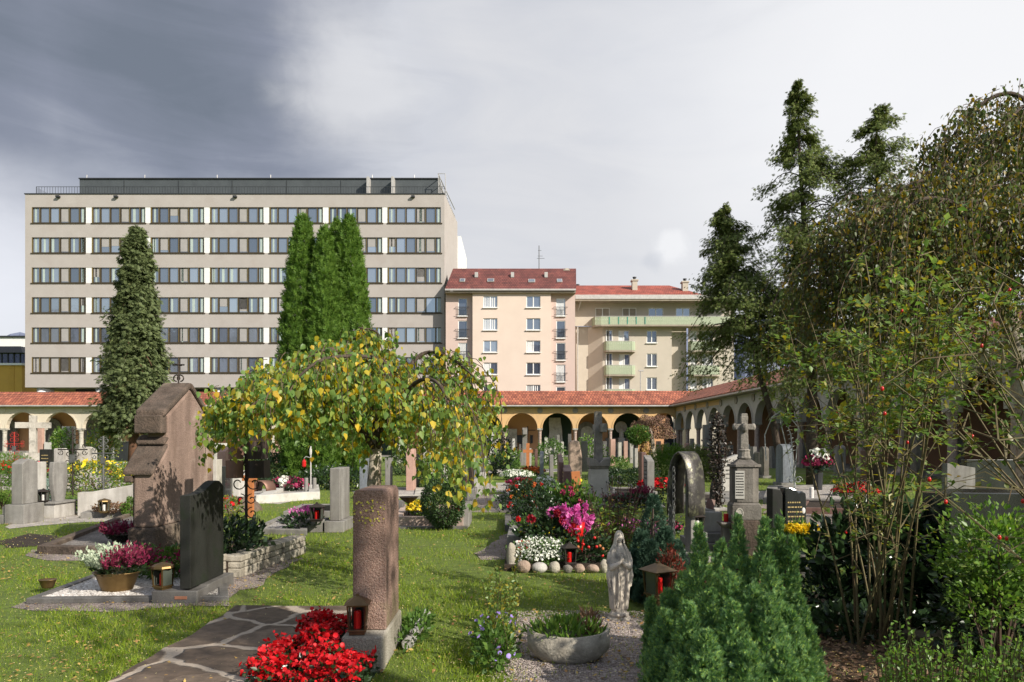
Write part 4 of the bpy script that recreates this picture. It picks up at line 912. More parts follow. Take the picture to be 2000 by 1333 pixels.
def lantern(px, py, h, w, mt, label, z=0, D=None, candle=m_redpl, roof='dome', cat='lantern', name='grave_lantern', rz=.2, X=None):
    D = D or F*EYE/(py-HOR); X = X if X is not None else X_(px, D); T = thing(name, label, cat, (X, D, z), rz); r = w/2
    b = MB(); b.box(-r*.8, r*.8, -r*.8, r*.8, 0, h*.08); b.box(-r*.95, r*.95, -r*.95, r*.95, h*.08, h*.14); b.build('base', mt, T, .003)
    b = MB()
    for sx in (-1, 1):
        for sy in (-1, 1): b.tube([(sx*r*.8, sy*r*.8, h*.14), (sx*r*.95, sy*r*.95, h*.76)], w*.055, 4)
    b.box(-r, r, -r, r, h*.74, h*.79); b.build('frame', mt, T)
    b = MB()
    for sx in (-1, 1): b.box(sx*r*.84-.001, sx*r*.84+.001, -r*.7, r*.7, h*.15, h*.74)
    b.box(-r*.7, r*.7, r*.84, r*.85, h*.15, h*.74); b.build('glass', m_glassd, T)
    b = MB(); b.lathe([(r*.42, h*.142), (r*.42, h*.55), (r*.3, h*.6), (r*.1, h*.6)], 10); b.build('candle', candle, T, smooth=False)
    b = MB()
    if roof == 'dome': b.lathe([(r*1.5, h*.79), (r*1.4, h*.86), (r*.95, h*.93), (r*.35, h*.97), (r*.12, h*1.0)], 8); ob = b.build('roof', mt, T); 
    else: b.taper(-r*1.3, r*1.3, -r*1.3, r*1.3, h*.792, h*.98, .15); b.box(-r*.15, r*.15, -r*.15, r*.15, h*.981, h*1.03); b.build('roof', mt, T)
    return T
lantern(0, 0, .27, .135, m_brass2, 'bronze lantern with red candle on the foreground stele pedestal', z=.252, D=5.04, X=-1.085, rz=.1, roof='hip')
PV = [(-2.62,4.0),(-1.42,4.0),(-1.2,5.5),(-1.45,6.85),(-2.62,6.85)]; EXCL.append(PV)
m = bpy.data.materials.new('crazy_paving'); m.use_nodes = True; t = m.node_tree; n = t.nodes; l = t.links; p = n['Principled BSDF']; p.inputs['Roughness'].default_value = .8
co = n.new('ShaderNodeTexCoord').outputs['Object']; wn = n.new('ShaderNodeTexNoise'); wn.inputs['Scale'].default_value = 3.5; wn.inputs['Detail'].default_value = 4; l.new(co, wn.inputs[0])
va = n.new('ShaderNodeVectorMath'); va.operation = 'MULTIPLY_ADD'; l.new(wn.outputs['Color'], va.inputs[0]); va.inputs[1].default_value = (.22,.22,0); l.new(co, va.inputs[2])
mpn = n.new('ShaderNodeMapping'); mpn.inputs['Scale'].default_value = (1,1,0); l.new(va.outputs[0], mpn.inputs[0])
v1 = n.new('ShaderNodeTexVoronoi'); v1.feature = 'DISTANCE_TO_EDGE'; v1.inputs['Scale'].default_value = 1.55; v1.inputs['Randomness'].default_value = 1; l.new(mpn.outputs[0], v1.inputs[0])
v2 = n.new('ShaderNodeTexVoronoi'); v2.inputs['Scale'].default_value = 1.75; l.new(mpn.outputs[0], v2.inputs[0])
rm = n.new('ShaderNodeValToRGB'); l.new(v1.outputs[0], rm.inputs[0]); rm.color_ramp.elements[0].position = .035; rm.color_ramp.elements[1].position = .06
hs = n.new('ShaderNodeSeparateColor'); l.new(v2.outputs['Color'], hs.inputs[0]); rc = n.new('ShaderNodeValToRGB'); l.new(hs.outputs[0], rc.inputs[0]); rc.color_ramp.elements[0].color = (.075,.052,.036,1); rc.color_ramp.elements[1].color = (.135,.098,.07,1)
nn = n.new('ShaderNodeTexNoise'); nn.inputs['Scale'].default_value = 14; nn.inputs['Detail'].default_value = 9; l.new(co, nn.inputs[0])
mu = n.new('ShaderNodeMix'); mu.data_type = 'RGBA'; mu.blend_type = 'OVERLAY'; mu.inputs[0].default_value = .7; l.new(rc.outputs[0], mu.inputs[6]); l.new(nn.outputs[0], mu.inputs[7])
mo = n.new('ShaderNodeMix'); mo.data_type = 'RGBA'; l.new(rm.outputs[0], mo.inputs[0]); mo.inputs[6].default_value = (.36,.3,.24,1); l.new(mu.outputs[2], mo.inputs[7]); l.new(mo.outputs[2], p.inputs['Base Color'])
bp = n.new('ShaderNodeBump'); bp.inputs['Distance'].default_value = .02; bp.inputs['Strength'].default_value = .9
ad = n.new('ShaderNodeMath'); ad.operation = 'MULTIPLY_ADD'; l.new(nn.outputs[0], ad.inputs[0]); ad.inputs[1].default_value = .6; l.new(rm.outputs[0], ad.inputs[2]); l.new(ad.outputs[0], bp.inputs['Height']); l.new(bp.outputs[0], p.inputs['Normal'])
b = MB(); b.prism(wob(PV, .025, .2, 5), 'z', 0, .035); tag(b.build('crazy_paving_slab', m, None), 'crazy paving of dark flagstones with pale mortar beside the red stele', 'paving')
T = thing('begonia_bed', 'bright red begonias in bloom in front of the red granite stele', 'flowers', (-1.42, 4.95, 0))
pts = []; 
for i in range(5200):
    y = random.uniform(-.7, .8); lo, hi = (-.24-.1*min(0,y), .5) if y < -.08 else (-.25+.12*y, .2-.08*y); x = random.uniform(lo, hi)
    if random.random() < .0 : continue
    hh = .2+.05*math.sin(x*14+y*5)+.04*math.sin(y*17); pts.append((x, y, random.uniform(.02, 1)*hh))
pts = np.array(pts); k = len(pts); dd = rng.normal(size=(k, 3)); dd[:, 2] = abs(dd[:, 2])*.5
scatter('foliage', l_dark, pts, dd, .045, LEAF, T)
top_ = pts[pts[:, 2] > .135]; top_ = np.concatenate([top_, top_+rng.normal(size=top_.shape)*.018]); dd = rng.normal(size=top_.shape); dd[:, 2] *= .5
scatter('flowers', f_red, top_+[0, 0, .03], dd, .02*rng.uniform(.7, 1.3, len(top_)), FLOWER, T)
b = MB(); b.prism([(-.34,-.9),(.45,-.9),(.45,-.1),(.1,-.05),(.1,.95),(-.1,.95),(-.3,.2)], 'z', .0, .04); b.build('soil', m_soil, T)
# border timber and scrap behind the stele
b = MB(); P0, P1 = G(795,1272), G(832,1212)
b.tube([(P0[0], P0[1], .05), (P1[0], P1[1], .06)], .05, 6); tag(b.build('edging_stone', m_concrete, None, .01), 'mossy edging stone lying in the grass right of the stele', 'edging stone')
# --- black granite headstone and its pebble grave
kerb([(50,1181),(447,1176),(440,1118),(190,1128)], .09, .06, m_grdk, g_white, 'dark granite border round white pebbles at the black headstone', .045)
T = thing('headstone', 'large weathered black granite headstone with wavy top beside the brass planter', 'headstone', (X_(362,7.1), 7.1, 0))
wv = [(0,0),(.82,0)]+[(.82*(1-i/14), h_) for i, h_ in enumerate([1.11,1.15,1.175,1.18,1.175,1.16,1.14,1.12,1.10,1.085,1.075,1.07,1.068,1.067,1.066])]
b = MB(); b.prism([(u, z+.14 if z == 0 else z) for u, z in wv], 'x', -.055, .05); b.build('slab', m_blackwx, T, .006)
b = MB(); b.box(-.32, .13, -.03, .24, .0, .125); b.box(-.1, .12, .241, .93, 0, .135); b.build('plinth', m_grdk, T, .008)
b = MB(); b.box(-.09, .03, -.036, -.031, .045, .075); b.build('plate', m_terra, T)
lantern(318, 0, .27, .15, m_brass, 'brass lantern with red candle on the black headstone plinth', z=.126, D=7.18, rz=-.4)
def planter(px, D, r, h, mt, label, z=0, n=20, name='planter'):
    T = thing(name, label, 'planter', (X_(px, D), D, z)); b = MB()
    b.lathe([(r*.62,0),(r*.66,.01),(r*.8,h*.5),(r*.93,h*.88),(r*1.04,h*.96),(r*1.04,h),(r*.93,h*.99),(r*.9,h*.93)], n, sy=.8); b.build('bowl', mt, T, smooth=True)
    b = MB(); b.lathe([(.001,h*.9),(r*.92,h*.9)], n, sy=.8); b.build('soil', m_soil, T); return T
planter(229, 7.5, .235, .2, m_brass, 'oval brass planter holding red and white heather on white pebbles', .045)
heather((X_(232, 7.5), 7.5, .22), .24, .3, 240, f_heath, 'crimson and white heather filling the brass planter', second=f_whiteh)
planter(93, 7.55, .09, .09, m_brass, 'small empty brass dish on the dark border left of the brass planter', .06)
T = bush((X_(312,8.2), 8.2), (.42,.22,.22), 1500, .05, l_green, 'low green leafy plants with crimson heather left of the black headstone', 'plant', 'grave_planting', seed=4)
flowers(T, 160, (.3,.2,.2), .16, .03, f_mag, 'flowers', (.15, -.05))
# --- large pink sandstone monument
T = thing('family_monument', 'massive weathered pink sandstone grave monument with stepped gabled top', 'monument', (-5.21, 10.15, 0))
Lm = 2.0; t = .155
b = MB(); b.box(-t-.06, t+.03, -.05, Lm+.05, 0, .38); b.build('base', m_pinkdark, T, .03)
b = MB(); b.prism([(0,.382),(Lm,.382),(Lm,1.82),(1.68,1.99),(1.6,2.1),(1.12,2.42),(.62,2.12),(.38,1.98),(.38,1.5),(0,1.16)], 'x', -t, t); b.build('body', m_pinksand, T, .03)
b = MB(); b.box(-t-.02, -t-.002, .03, .3, .4, 1.05); b.box(-t-.03, -t-.002, .45, Lm-.45, .6, 1.85); b.build('front_panel', m_pinkdark, T, .015)
for s0, s1, z0, z1, nm in ((-.05,.40,1.12,1.52,0),(.30,.44,1.55,1.64,1),(Lm+.04,1.66,1.82,2.0,1),(.24,1.08,1.96,2.43,2),(1.75,1.12,2.02,2.43,2)):
    b = MB(); th = .07 if nm != 2 else .1
    b.prism([(s0,z0),(s1,z1),(s1,z1+th),(s0,z0+th)], 'x', -t-(.13 if nm != 2 else .1), t+(.03 if nm == 2 else 0)); b.build('roof_ledge', m_pinkdark, T, .03)
b = MB(); b.box(-t-.1, t-.01, .2, .379, 1.72, 1.985); b.build('cornice', m_pinkdark, T, .02); b = MB(); b.box(-t-.12, -t-.001, -.04, .1, 1.02, 1.12); b.build('cornice', m_pinkdark, T, .02)
b = MB(); zc = 2.5; y = 1.05; b.tube([(0,y,zc-.08),(0,y,zc+.38)], .014, 5); b.tube([(-.09,y,zc+.3),(.09,y,zc+.3)], .012, 5); b.tube([(0,y-.1,zc+.3),(0,y+.1,zc+.3)], .012, 5)
for s_ in (-1, 1): b.tube([(s_*(.03+.05*math.sin(a)), y, zc+.04+.05*(1-math.cos(a))) for a in [i*PI/6 for i in range(11)]], .011, 5)
b.build('iron_cross', m_iron, T)
kerb([(72,1083),(262,1088),(300,1018),(262,1008)], .15, .12, m_pinkdark, g_grey, 'old sandstone border of gravel in front of the pink monument', .06)
T = planter(238, 11.0, .2, .12, m_iron, 'low dark bowl planted with heather beside the pink monument', .06); heather((X_(240,11), 11, .12), .24, .26, 220, f_heath, 'dark red heather in the low bowl beside the pink monument')
# --- ornate iron cross with copper sheets in a stone-edged bed
EXCL.append([G(437,1145),G(530,1088),G(520,1060),G(437,1060)])
T = thing('rockery_wall', 'rough stone wall round the ivy bed right of the black headstone', 'stone wall', (X_(437,8.9), 8.35, 0))
b = MB(); q = random.Random(5)
def drywall(b, p0, p1, h, th, q):
    p0, p1 = Vector(p0), Vector(p1); L0 = (p1-p0).length; d = (p1-p0)/L0; a = math.atan2(d.y, d.x); z = 0
    while z < h-.02:
        hh = q.uniform(.07, .12); x = 0
        while x < L0-.02:
            w = min(q.uniform(.09, .2), L0-x); c = p0+d*(x+w/2)
            b.cb((0,0,0), (w*.95, th*q.uniform(.9, 1.08), hh*.94), Matrix.Translation((c.x, c.y, z+hh/2)) @ Matrix.Rotation(a+q.uniform(-.06,.06), 4, 'Z') @ Matrix.Rotation(q.uniform(-.05,.05), 4, 'Y')); x += w
        z += hh
drywall(b, (0,0,0), (.22,-.02,0), .27, .2, q); drywall(b, (.28,.05,0), (.52,1.9,0), .26, .24, q); b.build('stones', m_limew, T, .02, seg=2)
b = MB(); b.prism([(-.2,.02),(.25,.05),(.48,1.9),(-.2,1.9)], 'z', 0, .2); b.build('soil', m_soil, T)
bush((X_(458,9.3), 9.1, .18), (.42,.5,.26), 1500, .085, l_dark, 'glossy dark ivy spilling over the rockery wall', 'ivy', 'ivy', stems=3, z0=.12)
D = 10.3; T = thing('iron_cross', 'tall wrought-iron grave cross with scrolls and curved copper sheets', 'cross', (X_(481, D), D, .15))
b = MB(); b.tube([(0,0,0),(0,0,1.72)], .022, 6); b.build('stem', m_iron, T)
def scroll(b, c, r, a0, turns, rad, n=18, sx=1):
    b.tube([(c[0]+sx*r*(1-.75*i/n)*math.cos(a0+turns*2*PI*i/n), c[1], c[2]+r*(1-.75*i/n)*math.sin(a0+turns*2*PI*i/n)) for i in range(n+1)], rad, 4)
b = MB()
for z, r in ((.25,.07),(.42,.09),(.62,.08),(.85,.12),(1.05,.13),(1.2,.15),(1.35,.1)):
    for s_ in (-1, 1): scroll(b, (s_*r*.95, 0, z), r, PI/2, 1.2, .009, sx=s_)
b.tube([(-.2,0,1.15),(.2,0,1.15)], .016, 5); b.build('scrollwork', m_iron, T)
m_pat = mat('dark_patina_sheet', (.05,.035,.03), (.03,.022,.02), 4, .45, metal=.3)
for s_ in (-1, 1):
    for z, w in ((1.46,.16),(1.2,.22),(.93,.25)):
        P = [(s_*(.02+w*i/8), -.05-.09*math.sin(PI*i/8)) for i in range(9)]; v = []
        for x, y in P: v += [(x, y, z), (x, y, z+.25)]
        b = MB(); b.add(v, [(2*i, 2*i+1, 2*i+3, 2*i+2) for i in range(8)]); b.add([(P[8][0],P[8][1],z),(P[8][0],.22,z),(P[8][0],.22,z+.25),(P[8][0],P[8][1],z+.25)], [(0,1,2,3)])
        o = b.build('copper_sheet', m_copper if s_ < 0 else m_pat, T); sd = o.modifiers.new('solid', 'SOLIDIFY'); sd.thickness = .006
D = 15; T = thing('wooden_grave_marker', 'orange wooden grave marker post behind the iron cross', 'grave marker', (X_(489,D), D, 0)); b = MB(); b.box(-.07,.07,-.04,.04,0,1.15); b.build('post', m_wood, T, .01); b = MB(); b.box(-.16,.16,-.055,-.041,.78,.9); b.build('crosspiece', m_wood, T, .01)
# --- Madonna statue
D = 6.45; T = thing('madonna_statue', 'small weathered stone statue of a veiled praying woman with rosary on the gravel', 'statue', (X_(1209, D), D, 0), .12); T.scale = (.88, .88, 1)
b = MB(); n = 36; prof_ = [(0,.088,.07),(.05,.105,.085),(.07,.085,.07),(.075,.078,.062),(.2,.083,.062),(.33,.092,.068),(.44,.102,.075),(.52,.108,.08),(.58,.1,.075),(.63,.08,.062),(.665,.05,.045),(.69,.036,.036)]
v = []; f = []
for k, (z, a, c) in enumerate(prof_):
    for i in range(n):
        th = 2*PI*i/n; fold = 1+(.09*math.sin(9*th+z*9)+.045*math.sin(17*th-z*13))*(1 if .07 < z < .62 else .3)
        v.append((a*math.cos(th)*fold, c*math.sin(th)*fold, z))
f = [(k*n+i, k*n+(i+1) % n, (k+1)*n+(i+1) % n, (k+1)*n+i) for k in range(len(prof_)-1) for i in range(n)]; f += [tuple(range(n))[::-1], tuple((len(prof_)-1)*n+i for i in range(n))]
b.add(v, f)
b.ball((0,-.008,.735), (.036,.042,.05), 16, 12)                       # head
b.ball((0,-.05,.73), (.006,.009,.013), 8, 6); b.ball((0,-.045,.707), (.014,.008,.006), 8, 6)
for s_ in (-1, 1):
    b.ball((s_*.015,-.046,.737), (.006,.004,.003), 8, 5)
    b.tube([(s_*.085,.0,.6), (s_*.105,-.02,.52), (s_*.09,-.065,.475), (s_*.05,-.09,.5), (s_*.012,-.105,.53)], [.034,.036,.032,.025,.016], 10)   # sleeves
    b.tube([(s_*.013,-.103,.525), (s_*.009,-.108,.56), (s_*.005,-.106,.6)], [.014,.011,.005], 8)     # praying hands
    b.tube([(s_*.1,-.03,.48), (s_*.115,-.03,.4), (s_*.105,-.03,.31), (s_*.085,-.03,.28)], [.026,.03,.02,.006], 8)                       # hanging sleeve
# veil: shell round the back and sides of head and shoulders
vz = [(.795,.012,.018),(.785,.034,.038),(.76,.047,.05),(.72,.053,.055),(.68,.062,.058),(.63,.092,.072),(.57,.112,.085),(.48,.12,.09),(.36,.112,.085),(.2,.1,.08),(.1,.092,.075)]
m_ = 28; v = []
for z, a, c in vz:
    for lay in (1, .86):
        for i in range(m_+1):
            th = R(-52)+R(284)*i/m_; fo = 1+.08*math.sin(th*11+z*8)*(z < .68); v.append((a*math.cos(th)*fo*lay, c*math.sin(th)*fo*lay-.003, z))
w = 2*(m_+1); f = []
for k in range(len(vz)-1):
    for i in range(m_): f.append((k*w+i, k*w+i+1, (k+1)*w+i+1, (k+1)*w+i)); f.append((k*w+m_+1+i, (k+1)*w+m_+1+i, (k+1)*w+m_+2+i, k*w+m_+2+i))
    f.append((k*w, (k+1)*w, (k+1)*w+m_+1, k*w+m_+1)); f.append((k*w+m_, k*w+2*m_+1, (k+1)*w+2*m_+1, (k+1)*w+m_))
for i in range(m_): f.append((i, m_+1+i, m_+2+i, i+1)); e = (len(vz)-1)*w; f.append((e+i, e+i+1, e+m_+2+i, e+m_+1+i))
b.add(v, f); b.ball((0,0,.785), (.03,.036,.016), 12, 8)
for s_ in (-.035, .04): b.ball((s_,-.075,.055), (.02,.035,.018), 8, 6)   # toes
b.tube([(.055,-.078,.5),(.075,-.07,.35),(.06,-.075,.2)], [.01,.016,.006], 6); b.tube([(-.03,-.085,.44),(-.02,-.08,.3),(-.035,-.07,.12)], [.006,.012,.01], 6)
o = b.build('figure', m_statue, T, smooth=True); rm_ = o.modifiers.new('remesh', 'REMESH'); rm_.mode = 'VOXEL'; rm_.voxel_size = .0042; rm_.use_smooth_shade = True
b = MB()
for i in range(34): t = i/33; b.ball((-.045-.02*math.sin(t*3), -.103+.02*t, .5-.36*t), .0045, 6, 4)
b.build('rosary', m_paleold, T)
b = MB(); b.lathe([(.125,0),(.12,.02),(.1,.03)], 14, sy=.8); b.build('foot_plate', m_statue, T)
# --- half-moon stone planter
D = 5.25; T = thing('stone_planter', 'rough half-moon stone planter with green leaves on the gravel', 'planter', (X_(1110, D), D, 0), -.05)
b = MB(); n = 28; L0 = .3; v = []; rings = [(.62,.0,.0),(.8,.0,.05),(.93,.012,.12),(1,.045,.19),(1.0,.08,.24)]
prof2 = [(.001,.0,.9),(.78,.0,.9),(.93,.035,.96),(1.0,.1,1.0),(1.0,.2,1),(.93,.205,.9),(.88,.15,.86),(.001,.14,.6)]
for r, z, s_ in prof2:
    for i in range(n):
        th = 2*PI*i/n; x = L0*r*math.cos(th); y = .16*r*math.sin(th); q_ = 1+.025*math.sin(th*7+z*30)
        up = .03*(abs(x)/L0)**2*(1 if z > .1 else .3); low = .04*(abs(x)/L0)**2*(1 if z < .05 else 0)*.8
        v.append((x*q_, y*q_, z+up+low))
b.add(v, [(k*n+i, k*n+(i+1) % n, (k+1)*n+(i+1) % n, (k+1)*n+i) for k in range(len(prof2)-1) for i in range(n)])
b.build('trough', m_limew, T, smooth=True); b = MB(); b.box(.0,.004,-.152,-.146,.03,.13, Matrix.Rotation(.0,4,'Y')); 
bush((X_(1105,D), D+.03, .17), (.25,.14,.1), 900, .075, l_bright, 'bright green strap leaves growing in the half-moon planter', 'plant', 'green_plant', LONG, z0=.0, stems=4, up=.9)
bush((X_(1152,D), D+.05, .17), (.07,.07,.13), 240, .06, l_brown, 'dried brown tuft at the right end of the half-moon planter', 'plant', 'dry_plant', LONG, z0=.04, stems=6, up=1.2)
# --- bronze ridge-roofed lantern and small dark conifer
D = 6.7; T = lantern(1285, 0, .33, .2, m_brass2, 'dark bronze lantern with flared roof on a post beside the blue-green cypress', z=.14, D=D, rz=.5, roof='hip')
b = MB(); b.box(-.05,.05,-.05,.05,-.14,0); b.build('foot', m_brass2, T)
# ================================================================== RIGHT OF THE AISLE
SR = 'headstones in the cemetery rows'
# rock-lined flower grave
EXCL.append([G(985,1120),G(1200,1125),G(1190,1060),G(990,1060)])
b = MB(); P = [G(985,1116),G(1190,1112),G(1185,1062),G(992,1066)]; b.prism([(x,y) for x,y in P], 'z', 0, .07); tag(b.build('planting_bed', m_soil, None), 'dark soil bed behind the row of edging rocks', 'flower bed')
mrk = [m_limew, m_rock, m_grlt, m_limew, m_olds, m_rock, m_rock, m_limew]
for i, (px, w, h, lb) in enumerate(((999,22,50,'tall pale speckled edging rock at the left corner of the flower bed'),(1023,30,24,'brown pointed edging rock second from the left'),(1053,34,20,'flat whitish edging rock third from the left'),(1083,26,22,'white edging rock in the middle of the row'),(1109,22,16,'round grey edging rock with a white vein'),(1132,24,17,'round reddish edging rock with pale veins'),(1158,28,16,'flat reddish edging rock in the bed row'),(1180,20,26,'pale edging rock next to the statue'))):
    x, y = G(px, 1119 if i else 1112); sx = w/F*y; sz = h/F*y; b = MB(); b.ball((0,0,sz*.48), (sx*.5, sx*.42, sz*.56), 9, 7, .14)
    T = b.build('edging_rock', mrk[i], None, smooth=False, loc=(x, y, 0)); tag(T, lb, 'rock', 'rocks edging the flower bed'); s_ = T.modifiers.new('s', 'SUBSURF'); s_.levels = s_.render_levels = 1
D = 9.3
T = bush((X_(1053,D), 9.15, .05), (.36,.28,.2), 1500, .035, l_green, 'mound of small white flowers behind the edging rocks', 'flowers', 'alyssum', z0=.1); flowers(T, 1000, (.37,.29,.21), .1, .019, f_white, jz=.03)
T = bush((X_(1083,D), 9.75, .05), (.42,.3,.34), 1500, .08, l_dark, 'dark dahlias with deep red blooms behind the white flowers', 'flowers', 'dahlia', z0=.24, seed=3)
for x, z, s_ in ((-.3,.52,.11),(.12,.5,.1),(.22,.36,.12),(.05,.6,.09)):
    k = 60; d_ = usph(k); scatter('bloom', f_dred, d_*.02+[x,-.22,z], d_*[1,.7,1], s_*.5, LEAF, T)
for x, z in ((-.02,.6),(.06,.63),(.22,.6)):
    k = 50; d_ = usph(k); scatter('pink_bloom', f_pink, d_*.02+[x,-.12,z], d_*[1,.7,.6], .06, LEAF, T)
T = bush((X_(1150,D), 9.2, .05), (.28,.25,.24), 900, .06, l_dark, 'leafy plant with orange berries right of the dark lantern', 'plant', 'berry_plant', z0=.14, seed=5)
for k in range(9):
    b = MB(); a = random.uniform(-.2,.2); b.ball((a, -.22, random.uniform(.12,.36)), .02, 8, 6); b.build('berry', m_redpl if k % 3 else m_wood, T, smooth=True)
lantern(1112, 0, .28, .15, m_iron, 'dark iron lantern among the dahlias behind the rocks', z=.06, D=8.95, roof='hip')
for px, py, c_, lb, s_ in ((1027,1062,m_redpl,'bright red grave candle lying above the white flowers',.0),(1021,1071,m_redpl,'red grave candle lying at the left end of the white flowers',.0),(1012,1094,m_woodr,'brown and white grave light standing beside the pale edging rock',1)):
    D = 9.2; b = MB()
    if s_: T = thing('grave_candle', lb, 'candle', (X_(px,D), D-.1, .07)); b.lathe([(.045,0),(.05,.02),(.05,.14),(.04,.16)], 12); b.build('jar', m_whpl, T); b = MB(); b.lathe([(.052,.07),(.052,.165),(.0,.17)], 12); b.build('lid', c_, T)
    else: T = thing('grave_candle', lb, 'candle', (X_(px,D), D+.35, Z_(py,D+.35))); b.lathe([(.035,-.1),(.042,-.09),(.042,.07),(.035,.1)], 12); o = b.build('jar', c_, T); o.rotation_euler = (0, PI/2, 0); b = MB(); b.lathe([(.043,-.12),(.043,-.09)], 12); o = b.build('lid', m_whpl, T); o.rotation_euler = (0, PI/2, 0)
# gladioli in red vase
D = 9.6; T = thing('gladiolus_bouquet', 'pink gladioli standing in a red vase in front of the orange marker', 'flowers', (X_(1128,D), D, 0))
b = MB(); b.lathe([(.05,.1),(.07,.12),(.09,.4),(.1,.52),(.085,.52)], 12); b.build('vase', m_redpl, T, smooth=True)
b = MB(); P = []; DR = []
for i in range(13):
    a = random.uniform(-.24,.2); tip = Vector((a, random.uniform(-.12,.12), random.uniform(.5,.72)*(1-.3*abs(a)))); b.tube([(a*.1,0,.1),(a*.5,tip.y*.5,.36),tip], .008, 4)
    for k in range(26): t_ = k/26; p_ = Vector((a*.5,tip.y*.5,.36)).lerp(tip+Vector((a*.25,0,.12)), t_*.95); P.append(p_+Vector((random.uniform(-.02,.02),random.uniform(-.02,.02),0))); DR.append((random.uniform(-1,1), -.5, random.uniform(-.2,.7)))
b.build('stems', m_twigg, T); scatter('flowers', f_pink, np.array([tuple(p_) for p_ in P]), DR, .055, FLOWER, T)
# tall wild perennials with dark seed heads
D = 10.3; T = thing('perennial_plant', 'tall dry perennials with round black seed heads behind the statue', 'plant', (X_(1200,D), D, 0))
b = MB(); hd = MB(); P = []; DR = []
for i in range(80):
    x = random.gauss(0,.26); y = random.gauss(0,.2); h = random.uniform(.5,1.12)*(1-.35*abs(x)); x2 = x*1.45+random.uniform(-.05,.05)
    b.tube([(x*.6,y,0),(x,y,h*.5),(x2,y,h)], .005, 3); hd.ball((x2,y,h), .016, 6, 4)
    for k in range(24): t_ = random.random()*.75; P.append((x*.6+(x2-x*.6)*t_, y, h*t_)); DR.append((random.uniform(-1,1),random.uniform(-1,1),random.uniform(-.6,.5)))
b.build('stems', m_twig, T); hd.build('seed_heads', m_darkf, T); kk = len(P)//3; P = np.array(P)+rng.normal(size=(len(P),3))*.03
scatter('foliage', l_rose, P[:kk*2], DR[:kk*2], .09, LONG, T); scatter('dry_foliage', l_brown, P[kk*2:], DR[kk*2:], .08, LONG, T)
# granite bordered graves in the row
kerb([(990,1085),(1100,1085),(1100,1040),(1000,1040)], .13, .28, m_grgr, m_soil, 'tall grey granite border with flat bowl beside the gravel patch', .2)
kerb([(986,1040),(1100,1040),(1090,1016),(986,1016)], .12, .13, m_grdk, m_soil, 'darker granite border of the rose grave', .1)
kerb([(989,998),(1100,998),(1090,986),(990,986)], .2, .06, m_grlt, g_pale, 'pale flat stone slab edging below the dark round bush', .055)
kerb([(987,984),(1090,984),(1080,960),(988,960)], .22, .17, m_grlt, m_soil, 'pale granite border with yellow flowers in the middle row', .1)
b = MB(); x, y = G(1024, 1080); b.lathe([(.03,0),(.03,.1),(.12,.16),(.11,.17)], 12); tag(b.build('offering_bowl', m_iron, None, loc=(x, y+.35, .2)), 'flat dark metal bowl on the tall granite border', 'bowl')
T = bush((X_(1055,11.4), 11.5), (.44,.4,.38), 3200, .05, l_dark, 'dense dark leafy shrub between the rose grave and the marker', 'shrub', seed=8, z0=.42)
T = bush((X_(1058,10.8), 10.6, .1), (.42,.3,.26), 1100, .06, l_green, 'green rose plants with a few scarlet blooms above the granite border', 'rose', 'rose_plant', seed=6, z0=.15)
for x, z in ((-.36,.38),(.12,.42),(.18,.34),(.22,.25)): d_ = usph(50); scatter('bloom', f_red, d_*.015+[x,-.2,z], d_, .035, LEAF, T)
flowers(T, 120, (.4,.25,.2), .1, .03, f_yel, 'yellow_flowers', (.05,-.1))
T = bush((X_(1045,14.5), 14.6), (.68,.5,.36), 3200, .06, l_dark, 'broad dark rose shrub with coral red blooms behind the round bush', 'shrub', seed=9, z0=.42)
for i in range(26): d_ = usph(26); a = random.uniform(-.62,.62); scatter('bloom', f_red if i % 3 else f_or, d_*.012+[a,-.42,random.uniform(.3,.78)], d_, .035, LEAF, T)
T = bush((X_(1022,17), 17.3, .1), (.28,.25,.16), 400, .05, l_green, 'small yellow flowered plants inside the pale border', 'flowers', seed=2, name='yellow_flower_plant'); flowers(T, 300, (.3,.26,.2), .12, .035, f_yel)
T = bush((X_(1110,12), 12.0), (.45,.4,.42), 2200, .09, l_green, 'tall green dahlias with pink blooms left of the big cross', 'shrub', seed=12, z0=.44, name='dahlia_plant')
for i in range(10): d_ = usph(36); a = random.uniform(-.35,.4); scatter('bloom', f_mag, d_*.015+[a,-.34,random.uniform(.4,.9)], d_, .045, LEAF, T)
# orange wooden marker
D = 12.2; T = thing('wooden_grave_marker', 'leaning orange wooden board marker on a red post left of the stone cross', 'grave marker', (X_(1134,D), D, 0))
b = MB(); b.box(-.06,-.02,-.02,.02,0,.7,Matrix.Rotation(-.02,4,'Y')); b.build('post', m_woodr, T); b = MB()
b.box(-.085,.065,-.06,-.02,.1,.6,Matrix.Translation((-.03,0,.5)) @ Matrix.Rotation(-.09,4,'Y')); b.build('board', m_wood, T, .006)
b = MB(); b.box(-.16,-.13,-.03,.02,.4,1.08,Matrix.Rotation(.1,4,'Y')); b.build('back_board', m_woodr, T)
b = MB(); [b.ball((-.085+.014*i, -.066, 1.0-.14*i), .008, 6, 4) for i in range(3)]; b.build('studs', m_iron, T)
